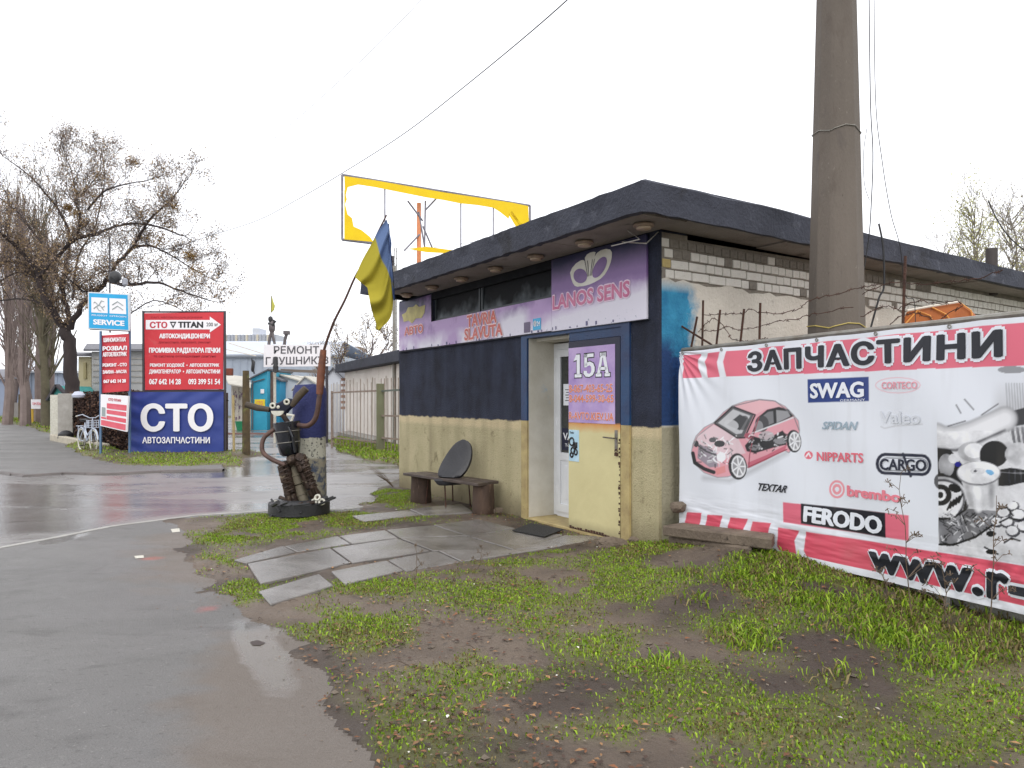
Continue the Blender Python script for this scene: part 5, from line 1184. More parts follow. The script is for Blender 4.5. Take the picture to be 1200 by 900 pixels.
# arms of bent exhaust pipe
def curve(pts, sub=6):
    P = [R_(*p_) for p_ in pts]; Q = []
    for i in range(len(P)-1):
        p0, p1, p2, p3 = P[max(i-1,0)], P[i], P[i+1], P[min(i+2, len(P)-1)]
        for k in range(sub):
            t = k/sub; Q.append(.5*((2*p1)+(p2-p0)*t+(2*p0-5*p1+4*p2-p3)*t*t+(3*p1-p0-3*p2+p3)*t**3))
    return Q+[P[-1]]
MB().tube(curve([(322,503,0),(311,511,-.05),(307,521,-.08),(309,531,-.1),(320,539,-.14),(334,545,-.16)]), .031, 12).build('arm', M_rpipe, rob, smooth=True)
MB().tube(curve([(349,498,-.05),(360,499,-.12),(368,493,-.16),(372,482,-.18),(374,468,-.2),(375,458,-.2)]), .035, 12).build('arm', M_rpipe, rob, smooth=True)
MB().tube([R_(374.5,462,-.2), R_(376,440,-.2), R_(379,410,-.2)], [.046,.054,.042], 14).build('forearm', mat('orange_rust_pipe', srgb(138,82,54), .6, .2, col2=srgb(88,58,46), nscale=7, bump=.4), rob, smooth=True)
# flag and pole
fl = empty('flag', tuple(R_(377,420,-.2)), 0, 'blue and yellow flag hanging limp from a thin bent stick held by the scrap figure', 'flag')
MB().tube(curve([(377,425,-.2),(381,406,-.2),(391,378,-.2),(404,352,-.2),(416,325,-.2),(430,300,-.2),(444,270,-.2),(453,252,-.2)]), [.02-.010*i/42 for i in range(43)], 8).build('flag_pole', M_rust, fl, smooth=True)
# cloth: rows from the pole attachment (hoist) to the draped fly; outline traced, folds in depth
hoist = [(453,257),(443,271),(434,288),(424,306),(416,325)]
fly = [(459,299),(461,322),(461,345),(457,372),(442,387)]
mid = [(457,272),(450,298),(446,318),(440,334),(430,337)]
nu, nv_ = 46, 30; V = np.zeros((nu+1, nv_+1, 3)); CC = np.zeros((nu+1, nv_+1, 3))
def interp(pl, v):
    x = v*(len(pl)-1); i = min(int(x), len(pl)-2); t = x-i
    def cr(p0, p1, p2, p3): return .5*((2*p1)+(p2-p0)*t+(2*p0-5*p1+4*p2-p3)*t*t+(3*p1-p0-3*p2+p3)*t**3)
    P = [pl[max(i-1,0)], pl[i], pl[i+1], pl[min(i+2, len(pl)-1)]]; return cr(*[p[0] for p in P]), cr(*[p[1] for p in P])
for j in range(nv_+1):
    v = j/nv_; h, mi_, fy = interp(hoist, v), interp(mid, v), interp(fly, v)
    for i in range(nu+1):
        u = i/nu; a, b, c = (1-u)**2, 2*u*(1-u), u*u; a, b, c = (1-u)*(1-2*u) if u < .5 else 0, 0, 0
        if u < .5: t = u*2; px = h[0]*(1-t)+mi_[0]*t; py = h[1]*(1-t)+mi_[1]*t
        else: t = u*2-1; px = mi_[0]*(1-t)+fy[0]*t; py = mi_[1]*(1-t)+fy[1]*t
        fold = .07*math.sin(u*13+v*2.5)*(.25+u)+.035*math.sin(u*29+v*4)*u
        V[i, j] = tuple(W(px+1.2*math.sin(u*11+v*3)*u, py, YR-.25+fold))
        CC[i, j] = srgb(96,116,154) if v < .34 else srgb(162,150,50)
idx = np.arange((nu+1)*(nv_+1)).reshape(nu+1, nv_+1); f4 = np.stack([idx[:-1,:-1], idx[1:,:-1], idx[1:,1:], idx[:-1,1:]], -1).reshape(-1, 4)
M_cloth = mat('flag_cloth', (.5,.5,.1), .8, vcol='Col', spec=.2)
M_cloth.node_tree.nodes['Principled BSDF'].inputs['Subsurface Weight'].default_value = 0
npmesh('cloth', V.reshape(-1, 3), f4, M_cloth, fl, smooth=True, colors=CC.reshape(-1, 3))
# a second hanging tail behind: lower point of the yellow half, and blue edge showing on the right
def ribbon(left, right, col, dy, name):
    n = 20; V = []; 
    for j in range(n+1):
        v = j/n; l, r = interp(left, v), interp(right, v)
        for i in range(9): u = i/8; V.append(tuple(W(l[0]*(1-u)+r[0]*u, l[1]*(1-u)+r[1]*u, YR-.25+dy+.035*math.sin(u*9+v*2))))
    idx = np.arange((n+1)*9).reshape(n+1, 9); f = np.stack([idx[:-1,:-1], idx[1:,:-1], idx[1:,1:], idx[:-1,1:]], -1).reshape(-1, 4)
    npmesh(name, np.array(V), f, M_cloth, fl, smooth=True, colors=np.tile(np.array(col), ((n+1)*9, 1)))
ribbon([(440,330),(441,350),(441,370),(440,386)], [(456,335),(457,355),(456,367),(445,388)], srgb(138,126,42), .10, 'cloth_fold')
ribbon([(454,262),(455,300),(458,335),(461,352)], [(456,262),(459,300),(462,335),(463,352)], srgb(74,90,130), .04, 'cloth_fold')

# ---------------- torn yellow billboard frame ----------------
YB = 16.0; bl = W(401,205,YB); bb0 = W(403,281,YB)
yb = empty('billboard_frame', (bl.x, bl.y, 0), 0, 'tall empty billboard frame with torn yellow vinyl edges rising behind the kiosk roof', 'billboard')
def yp(px, py):   # point on the billboard plane (parallel to the kiosk side wall)
    r = (px-600)/F; s = (r*bl.y-bl.x)/(D2.x-r*D2.y); q = bl+D2*s; return W(px, py, q.y)
M_yfr = mat('grey_billboard_tube', srgb(150,150,160), .5, .4, col2=srgb(110,104,110), nscale=10)
M_yel = mat('yellow_vinyl', srgb(240,206,10), .5, col2=srgb(230,190,20), nscale=3)
M_yel.node_tree.nodes['Principled BSDF'].inputs['Specular IOR Level'].default_value = .3
M_opost = mat('orange_post', srgb(232,150,96), .5, col2=srgb(210,130,90), nscale=9)
tl, tr, brr, blw = yp(401,205), yp(621,241), yp(621,275), yp(403,281)
lowr = bl+(tr-tl); z0 = blw.z
BRc = Vector((tr.x, tr.y, z0))
for a, b in ((tl, tr), (Vector((tl.x, tl.y, z0)), Vector((tl.x, tl.y, z0))+D2*.85), (tl, Vector((tl.x, tl.y, z0))), (tr, BRc)):
    if a is tl or True: MB().tube([a, b], .03, 6).build('frame_tube', M_yfr, yb)
for px in (451, 540, 578): 
    p = yp(px, 230); k = (p-bl).dot(D2)/((tr-tl).dot(D2)); top = tl.lerp(tr, k); MB().tube([top, Vector((top.x, top.y, z0))], .018, 6).build('strut', M_yfr, yb)
for a, b in (((476,232),(494,256)), ((489,245),(496,286)), ((497,232),(496,290)), ((490,272),(472,291)), ((494,262),(507,292)), ((497,243),(513,226))):
    MB().tube([yp(*a)+Vector((0,.25,0)), yp(*b)+Vector((0,.25,0))], .022, 6).build('brace', M_yfr, yb)
pb = yp(489, 234)+Vector((0,.3,0)); MB().tube([Vector((pb.x, pb.y, -.05)), Vector((pb.x, pb.y, pb.z))], .052, 12).build('post', M_opost, yb, smooth=True)
def torn(name, pts):
    m = MB(); P = [yp(*p)-Vector((0,.045,0)) for p in pts]; m.prism(P, (0,.006,0)); m.build(name, M_yel, yb)
torn('torn_vinyl', [(404,207),(440,212),(480,219),(520,226),(560,232),(600,238),(619,242),(620,266),(612,270),(606,261),(598,250),(596,257),(586,249),(578,244),(560,241),(540,239),(520,235),(500,232),(470,226),(440,220),(420,217),(408,220),(405,232)])
torn('torn_vinyl', [(404,222),(407,234),(405,240),(408,252),(413,256),(415,266),(424,270),(434,278),(438,284),(404,281)])
torn('torn_vinyl', [(596,252),(600,248),(610,262),(619,267),(619,276),(608,272)])
torn('lower_vinyl', [(478,292),(500,289.5),(530,293.5),(545,297),(520,297),(500,296)])

# ---------------- signs across the crossing ----------------
M_red = mat('red_print', srgb(208,50,60), .45, col2=srgb(190,44,54), nscale=1.2, bump=.5, bscale=1.6, spots=[(srgb(196,84,86), 3, .6, .8)]); M_tube = mat('dark_tube', srgb(70,66,70), .6, .3); M_wh2 = mat('white_print_b', srgb(236,234,236), .5)
YS = 20.2
def wq(x0, x1, y0, y1, Y, dy=0): return [W(x0,y1,Y), W(x1,y1,Y), W(x1,y0,Y), W(x0,y0,Y)]
tb_ = empty('red_billboard', (W(215,500,YS).x, YS, 0), 0, 'big red billboard with white text and a right-pointing arrow, above the blue banner', 'billboard')
fr_ = MB(); fr_.hexa([W(168,508,YS), W(262,507,YS), W(262,507,YS)+Vector((0,.04,0)), W(168,508,YS)+Vector((0,.04,0))], [W(168,366,YS), W(262,366,YS), W(262,366,YS)+Vector((0,.04,0)), W(168,366,YS)+Vector((0,.04,0))])
m = MB(); a, b = W(170,457,YS), W(261,456,YS); c, d = W(262,366,YS), W(169,367,YS)
m.hexa([a, b, b+Vector((0,.04,0)), a+Vector((0,.04,0))], [d, c, c+Vector((0,.04,0)), d+Vector((0,.04,0))]); m.build('panel', M_red, tb_)
for x in (168, 263.5): MB().tube([Vector((W(x,400,YS).x, YS+.03, 0)), W(x,364.5,YS+.03)], .035, 8).build('post', M_tube, tb_)
for y in (365.5, 457.5): MB().tube([W(168,y,YS+.03), W(263.5,y,YS+.03)], .025, 6).build('rail', M_tube, tb_)
m = MB(); m.add([p-Vector((0,.006,0)) for p in (W(171,386,YS), W(246,386,YS), W(246,389.5,YS), W(259,380.5,YS), W(246,371,YS), W(246,375,YS), W(171,375,YS))], [(0,1,2,3,4,5,6)]); m.build('arrow', M_wh2, tb_)
def tx(s, x0, x1, y0, y1, mt, par, Y=YS, bold=.03, off=.008, slope=0): put_text(s, [W(x0,y1,Y), W(x1,y1+slope,Y), W(x1,y0+slope,Y), W(x0,y0,Y)], mt, par, bold=bold, off=off)
M_dr = mat('dark_red_print', srgb(150,24,40), .5); M_crim = mat('crimson_print', srgb(190,50,66), .5)
tx('СТО', 176, 196, 377, 384.5, M_crim, tb_, bold=.05, off=.01); tx('TITAN', 209, 238, 377, 384, M_black, tb_, bold=.05, off=.01); tx('200 м', 242, 255, 378, 382.5, M_black, tb_, bold=.01, off=.01)
m = MB(); m.add([p-Vector((0,.01,0)) for p in (W(199,377,YS), W(207,377,YS), W(203,385,YS), W(203,382,YS), W(205,378.5,YS), W(201,378.5,YS))], [(0,1,4,5),(0,5,3,2),(1,2,3,4)]); m.build('symbol', M_black, tb_)
tx('САП. АВТОКОНДИЦІОНЕРИ', 177, 237, 371, 373.3, M_dr, tb_, bold=.01); tx('АВТОКОНДИЦІОНЕРИ', 187, 246, 391, 397.5, M_wh2, tb_, bold=.06)
tx('діагностика, заправка, ремонт', 186, 247, 399.5, 403, M_dr, tb_, bold=.01); tx('ПРОМИВКА РАДІАТОРА ПІЧКИ', 175, 258, 407.5, 414.5, M_wh2, tb_, bold=.06)
tx('та системи охолодження двигуна', 180, 253, 416.5, 419.5, M_dr, tb_, bold=.01); tx('РЕМОНТ ХОДОВОЇ  •  АВТОЕЛЕКТРИК', 176, 257, 425, 430.5, M_wh2, tb_, bold=.05); tx('ДИМОГЕНЕРАТОР  •  АВТОЗАПЧАСТИНИ', 175, 258, 433, 438.5, M_wh2, tb_, bold=.05)
tx('067 642 14 28', 175, 212, 444, 450.5, M_wh2, tb_, bold=.04); tx('093 399 51 54', 221, 258, 444, 450.5, M_wh2, tb_, bold=.04)
# blue banner (wrinkled)
bb = empty('blue_banner', (W(207,500,YS).x, YS, 0), 0, 'wrinkled dark blue banner with large white letters under the red billboard', 'banner')
nu, nv_ = 90, 56; U, Vv = np.meshgrid(np.linspace(0,1,nu), np.linspace(0,1,nv_), indexing='ij')
PXb = 152.5+109.5*U; PYb = 459.5+70.5*Vv+.8*np.sin(U*17)*(Vv > .98)-.5*U
dep = YS-.03+.035*(fbm(U*3, Vv*2.2, 1.6, 3)-.5)+.02*np.sin((U+Vv*.6)*20)*np.exp(-((Vv-.06)/.12)**2)+.02*np.sin((U*.5-Vv)*26)*np.exp(-((U-.03)/.12)**2)
Vb = np.stack([(PXb-600)/F*dep, dep, E-(PYb-HY)/F*dep], -1).reshape(-1, 3); idx = np.arange(nu*nv_).reshape(nu, nv_)
npmesh('sheet', Vb, np.stack([idx[:-1,:-1], idx[1:,:-1], idx[1:,1:], idx[:-1,1:]], -1).reshape(-1, 4), mat('blue_vinyl', srgb(38,56,128), .45, col2=srgb(48,66,140), nscale=1.5), bb, smooth=True)
tx('СТО', 166, 249, 473, 505.5, M_wh2, bb, Y=YS-.08, bold=.045); tx('АВТОЗАПЧАСТИНИ', 167, 246, 512, 519.5, M_wh2, bb, Y=YS-.08, bold=.03)
MB().tube([W(152,459,YS+.02), W(263,459,YS+.02)], .02, 6).build('rail', M_tube, bb)
# rusty wooden post right of the banners
M_wpost = mat('mossy_timber', srgb(98,82,52), .85, col2=srgb(62,52,38), nscale=5, bump=.8, bscale=30, spots=[(srgb(110,116,60), 4, .56, .7)])
m = MB(); p = G(267,540); m.lathe([(.11,-.05),(.105,.6),(.10,1.6),(.085,2.38)], (p.x, YS-.15, 0), 12, (-.005,0,1)); tag(m.build('timber_post', M_wpost, smooth=True), 'mossy round timber post at the right end of the red and blue signs', 'post')
m = MB(); m.box((W(268.5,430,YS-.1).x, YS-.05, W(268,436,YS).z), (.16,.12,.2)); tag(m.build('rusty_box', mat('red_rust', srgb(130,66,44), .8, col2=srgb(90,50,38), nscale=9, bump=.6), bevel=.01), 'small red-brown rusty box fixed on top of the timber post', 'box')
m = MB(); p = W(270,540,YS+.1); m.tube([(p.x+.1, YS+.1, 0), (p.x+.08, YS+.1, 1.7)], .035, 8); tag(m.build('pipe_post', M_ochre, smooth=True), 'thin yellowish pipe post right beside the mossy timber post', 'post')
# SERVICE light box on its pylon
YP = 19.9
py_ = empty('pylon_sign', (W(134,500,YP).x, YP, 0), 0, 'red price board on a blue framed pylon below the SERVICE box', 'sign')
m = MB(); a, b, c, d = W(118,460.5,YP), W(151,458,YP-.1), W(151,391,YP-.1), W(119,393,YP); th = Vector((0,.08,0)); m.hexa([a, b, b+th, a+th], [d, c, c+th, d+th]); m.build('panel', mat('faded_red_print', srgb(206,64,72), .5, col2=srgb(188,48,60), nscale=3), py_)
M_bfr = mat('blue_frame_paint', srgb(74,106,142), .5, col2=srgb(96,120,144), nscale=6)
for x, y1 in ((118,388), (152,386)): MB().beam(Vector((W(x,400,YP-.05).x, YP-.05, 0)), W(x,y1,YP-.05), .05, .05).build('post', M_bfr if x else 0, py_)
for i, (y0, y1, x0, x1) in enumerate(((396,401,122,148), (406,411,121,149), (413,418,121,149), (426,430,121,149), (434,438,121,149), (445,449,122,148))):
    s = ('ШИНОМОНТАЖ', 'РОЗВАЛ', 'АВТОЕЛЕКТРИК', 'РЕМОНТ - СТО', 'ЗАМІНА - МАСЛА', '067 642 14 28')[i]; put_text(s, [W(x0,y1,YP-.04), W(x1,y1-.8,YP-.1), W(x1,y0-.8,YP-.1), W(x0,y0,YP-.04)], M_wh2, py_, bold=.06, off=.02)
sv = empty('service_sign', (W(127,365,YP).x, YP, 0), 0, 'bright cyan SERVICE light box with two white emblem squares on top of the pylon', 'sign')
M_cy = mat('cyan_face', srgb(20,166,218), .35, col2=srgb(10,150,205), nscale=3); M_box = mat('white_box_side', srgb(206,212,216), .5)
m = MB(); a, b, c, d = W(103,385.5,YP), W(152,388,YP-.2), W(151,344.5,YP-.2), W(103,342,YP); th = Vector((-.10,.28,0))
m.hexa([a, b, b+th, a+th], [d, c, c+th, d+th]); m.build('housing', M_box, sv, bevel=.01)
nn_ = (b-a).cross(d-a).normalized(); nn_ = nn_ if nn_.y < 0 else -nn_
def sq(u, v, o_=.004): return (a*(1-u)+b*u)*(1-v)+(d*(1-u)+c*u)*v+nn_*o_
def patch(name, u0, u1, v0, v1, mt, o_): MB().add([sq(u0,v0,o_), sq(u1,v0,o_), sq(u1,v1,o_), sq(u0,v1,o_)], [(0,1,2,3)]).build(name, mt, sv)
patch('face', .03, .97, .03, .97, M_cy, .004); patch('emblem_square', .09, .485, .45, .86, M_wh2, .008); patch('emblem_square', .53, .93, .45, .86, M_wh2, .008)
M_gl = mat('grey_line_print', srgb(150,160,160), .5)
for u0 in (.73,):
    for k in (0, .12): MB().tube([sq(u0-.13, .56+k, .012), sq(u0, .66+k, .012), sq(u0+.13, .56+k, .012)], .014, 4).build('emblem', M_gl, sv)
MB().tube([sq(.15,.56,.012), sq(.22,.62,.012), sq(.28,.66,.012), sq(.34,.78,.012), sq(.40,.76,.012)], .014, 4).build('emblem', M_gl, sv)
for q_ in (((.28,.66),(.36,.60),(.42,.64)), ((.22,.62),(.27,.52),(.33,.50)), ((.26,.66),(.18,.74),(.15,.70)), ((.34,.60),(.40,.52))): MB().tube([sq(x, y, .012) for x, y in q_], .012, 4).build('emblem', M_gl, sv)
for s, u0, u1, v0, v1, bd in (('PEUGEOT', .10, .48, .36, .40, .01), ('CITROEN', .53, .93, .36, .40, .01), ('SERVICE', .14, .88, .13, .27, .05)): put_text(s, [sq(u0,v0), sq(u1,v0), sq(u1,v1), sq(u0,v1)], M_wh2, sv, bold=bd, off=.006)
# mast with floodlight above it
ms = empty('light_mast', tuple(W(129,341,YP+.2)), 0, 'thin mast with a black floodlight standing on the SERVICE box', 'lamp')
MB().tube([W(129,390,YP+.2), W(128.5,278,YP+.2)], .022, 6).build('pole', M_tube, ms)
MB().lathe([(.02,-.16),(.13,-.1),(.17,.05),(.12,.14),(.05,.17)], W(134.5,325,YP+.15), 14, (.6,-.3,.6)).build('floodlight', M_tyre, ms, smooth=True)
MB().lathe([(.02,-.1),(.07,-.06),(.07,.08),(.03,.12)], W(146.5,331,YP+.15), 12, (0,0,1)).build('white_lamp', mat('grey_lamp', srgb(150,152,160), .4), ms, smooth=True)
MB().tube([W(129,330,YP+.2), W(147,336,YP+.15)], .015, 6).build('bracket', M_tube, ms)
# lower red and white price board
lb = empty('price_board', (W(133,480,YP).x, YP, 0), 0, 'smaller tilted red and white board hung low beside the bicycle', 'sign')
m = MB(); a, b, c, d = W(117.5,499,YP-.1), W(148,506,YP-.5), W(150,464,YP-.5), W(118,462,YP-.1); th = Vector((0.02,.05,0)); m.hexa([a, b, b+th, a+th], [d, c, c+th, d+th]); m.build('panel', M_wh2, lb)
def lp(u, v, o_=.006): return (a*(1-u)+b*u)*(1-v)+(d*(1-u)+c*u)*v+Vector((0,-o_,0))
mr = mat('pinkish_red_print', srgb(212,70,86), .5, col2=srgb(220,110,124), nscale=4)
for u0, u1, v0, v1 in ((.03,.97,.03,.20), (.24,.97,.24,.36), (.24,.97,.42,.54), (.24,.97,.58,.74), (.03,.22,.24,.30)): MB().add([lp(u0,v0), lp(u1,v0), lp(u1,v1), lp(u0,v1)], [(0,1,2,3)]).build('stripe', mr, lb)
MB().add([lp(.05,.32), lp(.19,.32), lp(.19,.60), lp(.05,.60)], [(0,1,2,3)]).build('picture', M_gl, lb)
put_text('СТО TITAN', [lp(.30,.82), lp(.75,.82), lp(.75,.90), lp(.30,.90)], M_crim, lb, bold=.04)
# hairy dark wall behind the bike, concrete gatepost, low beam
M_ivy = mat('dry_creeper_wall', srgb(70,52,46), .95, col2=srgb(44,32,30), nscale=3, bump=1, bscale=18, spots=[(srgb(98,74,62), 9, .58, .7)])
wa, wb = Vector((-17.6,29.3,0)), Vector((-10.6,20.75,0))
wl = empty('creeper_wall', tuple(wa), 0, 'low dark wall covered in dry brown creeper behind the bicycle and the signs', 'wall')
m = MB(); dn = (wb-wa).normalized(); m.beam(wa+Vector((0,0,.9)), wb+Vector((0,0,.9)), .3, 1.75); wc = Vector((W(265,500,20.75).x, 20.75, .9)); m.beam(wb+Vector((0,0,.9)), wc, .3, 1.75); m.build('wall_body', M_ivy, wl)
n = 16000; tt = np.random.rand(n); sel = np.random.rand(n) < .72; bx = np.where(sel, wa.x+(wb.x-wa.x)*tt, wb.x+(wc.x-wb.x)*tt); by = np.where(sel, wa.y+(wb.y-wa.y)*tt, 20.75)
bx = bx+np.random.randn(n)*.07-.05*sel; by = by-.2-np.random.rand(n)*.15; bz = np.random.rand(n)*1.85
cl = np.array([srgb(74,56,50), srgb(52,40,38), srgb(104,80,66), srgb(36,28,28)])[np.random.randint(4, size=n)]
def leafcloud(name, P, size, cols, material, parent=None, kind='stuff', label=None):
    n = len(P); a = np.random.randn(n, 3); a /= np.linalg.norm(a, axis=1)[:, None]; b = np.cross(a, np.random.randn(n, 3)); b /= np.linalg.norm(b, axis=1)[:, None]
    s_ = (size[0]+(size[1]-size[0])*np.random.rand(n))[:, None]; v = np.stack([P-a*s_, P+b*s_*.55, P+a*s_, P-b*s_*.55], 1)
    o = npmesh(name, v.reshape(-1, 3), np.arange(n*4).reshape(n, 4), material, parent, colors=np.repeat(cols, 4, 0))
    if kind and parent is None: o['kind'] = kind
    if kind and parent is not None: o['kind'] = kind
    if label: o['label'] = label
    return o
M_lf = mat('leaf_surface', (.1,.1,.05), .8, vcol='Col', spec=.2)
leafcloud('creeper', np.stack([bx, by, bz], -1), (.02,.06), cl, M_lf, wl)
M_conc = mat('pale_concrete', srgb(178,174,168), .85, col2=srgb(140,136,128), nscale=3, bump=.5, bscale=25)
m = MB(); a = G(80,513); a = Vector(((79-600)/F*28, 28, 0)); m.box((a.x, 28, .85), (.52,.5,1.9), .25); gp = m.build('gatepost', M_conc, bevel=.02); tag(gp, 'thick concrete gatepost with a whitewashed face left of the bicycle', 'post')
m = MB(); m.box((a.x-.33, 27.75, .95), (.30,.04,1.6), .25); m.build('painted_face', M_wpaint, gp)
m = MB(); m.beam(Vector((-17.4,27.5,.12)), Vector((-12.2,21.8,.12)), .22, .26); tag(m.build('concrete_beam', mat('cream_concrete', srgb(196,188,168), .8, col2=srgb(160,152,136), nscale=5), bevel=.02), 'long cream concrete beam lying along the verge behind the bicycle', 'beam')

# bicycle: white step-through city bike seen from the front quarter
bk0 = G(105,531); bk = empty('bicycle', (bk0.x, bk0.y-.1, .05), 0, 'white step-through city bicycle with a rear rack leaning by the creeper wall', 'bicycle')
M_bike = mat('white_bike_paint', srgb(205,212,224), .4, .1, col2=srgb(180,190,205), nscale=8); M_bl = mat('black_bike_part', (.02,.02,.022), .5)
Rz = Matrix.Rotation(math.radians(138), 3, 'Z')
def B(x, y, z): return bk.location+Rz @ Vector((x, y, z))
def BX(v): return Rz @ Vector(v)
for x in (-.5, .5):
    m = MB(); m.torus(B(x,0,.33), .31, .022, BX((0,1,0)), 28, 6); o = m.build('wheel', M_bl if False else M_wpaint, bk, smooth=True)
    m = MB(); 
    for k in range(14): a = 6.283*k/14; m.tube([B(x,0,.33), B(x+.3*math.cos(a),0,.33+.3*math.sin(a))], .004, 3)
    m.lathe([(.03,-.05),(.03,.05)], B(x,0,.33), 8, BX((0,1,0))); m.build('spokes', M_galv, o)
    m = MB(); m.tube([B(x+.36*math.cos(a),0,.33+.36*math.sin(a)) for a in [math.pi*(.05+.9*i/12) for i in range(13)]], .022, 6); m.build('mudguard', M_bike, bk)
m = MB(); m.tube([B(-.42,0,.78),B(-.38,0,.62),B(.05,0,.30),B(.10,0,.30)], .024, 8); m.tube([B(.10,0,.30),B(.22,0,.85)], .02, 8); m.tube([B(-.40,0,.70),B(.0,0,.48),B(.17,0,.60)], .02, 8)
for sgn in (-.06,.06): m.tube([B(.10,sgn*.5,.30),B(.5,sgn,.33)], .012, 6); m.tube([B(.20,sgn*.5,.72),B(.5,sgn,.33)], .012, 6); m.tube([B(-.42,sgn*.6,.68),B(-.5,sgn,.33)], .014, 6)
m.build('frame', M_bike, bk, smooth=True)
m = MB(); m.tube([B(-.42,0,.75),B(-.40,0,1.0)], .016, 6); m.tube([B(-.15,-.30,1.06),B(-.32,-.24,1.10),B(-.40,-.08,1.0),B(-.40,.08,1.0),B(-.32,.24,1.10),B(-.15,.30,1.06)], .014, 6); m.build('handlebar', M_bike, bk, smooth=True)
for sg_ in (-1, 1): MB().tube([B(-.14,sg_*.30,1.06),B(-.02,sg_*.31,1.04)], .02, 6).build('grip', M_wpaint, bk)
m = MB(); m.add([B(.10,0,.93),B(.20,.09,.95),B(.38,.12,.96),B(.38,-.12,.96),B(.20,-.09,.95),B(.10,0,.88),B(.2,.06,.88),B(.36,.09,.88),B(.36,-.09,.88),B(.2,-.06,.88)], [(0,1,2,3,4),(5,9,8,7,6),(0,5,6,1),(1,6,7,2),(2,7,8,3),(3,8,9,4),(4,9,5,0)]); m.build('saddle', M_bl, bk, bevel=.01)
m = MB()
for y in (-.07, 0, .07): m.tube([B(.28,y,.74),B(.74,y,.74)], .008, 5)
m.tube([B(.74,-.08,.74),B(.74,.08,.74)], .008, 5); m.tube([B(.5,.08,.33),B(.55,.08,.74)], .008, 5); m.tube([B(.5,-.08,.33),B(.55,-.08,.74)], .008, 5); m.build('rear_rack', M_bike, bk)
m = MB(); bs = [B(-.62,-.16,.72),B(-.62,.16,.72),B(-.40,.16,.72),B(-.40,-.16,.72)]
for k in range(4):
    zc = Vector((0,0,.07*k)); q_ = [p+zc for p in bs]+[bs[0]+zc]; m.tube(q_, .006, 4)
for i in range(4):
    for k in range(5): p = bs[i].lerp(bs[(i+1) % 4], k/5); m.tube([p, p+Vector((0,0,.21))], .005, 4)
m.build('basket', M_bike, bk)
m = MB(); m.lathe([(.10,-.005),(.10,.005)], B(.10,.05,.30), 16, BX((0,1,0))); m.tube([B(.10,.06,.30),B(.20,.07,.18)], .01, 5); m.tube([B(.10,-.06,.30),B(.0,-.07,.42)], .01, 5); m.build('crank', M_galv, bk)
for s_, zz in ((.09,.18), (-.09,.42)): MB().box(B(.2 if s_ > 0 else 0, s_, zz), (.1,.08,.025), 1.2).build('pedal', M_bl, bk)
# ---------------- trees ----------------
M_bark = mat('dark_bark', srgb(66,56,54), .9, col2=srgb(40,34,34), nscale=2.5, stretch=(1,1,.3), bump=1, bscale=14, spots=[(srgb(96,86,80), 3, .6, .75)])
M_twig = mat('grey_twig', srgb(104,92,90), .9, col2=srgb(78,68,68), nscale=2); M_pbark = mat('poplar_bark', srgb(140,126,120), .9, col2=srgb(112,98,94), nscale=2, bump=.5)
def catmull(P, sub=4):
    Q = []
    for i in range(len(P)-1):
        p0, p1, p2, p3 = P[max(i-1,0)], P[i], P[i+1], P[min(i+2, len(P)-1)]
        for k in range(sub):
            t = k/sub; Q.append(.5*((2*p1)+(p2-p0)*t+(2*p0-5*p1+4*p2-p3)*t*t+(3*p1-p0-3*p2+p3)*t**3))
    return Q+[P[-1]]
YT = 30.0; rt_ = random.Random(11)
tree = empty('bare_tree', (W(84,500,YT).x, YT, 0), 0, 'big dark spreading tree with crooked limbs and sparse brown leaf buds above the signs', 'tree')
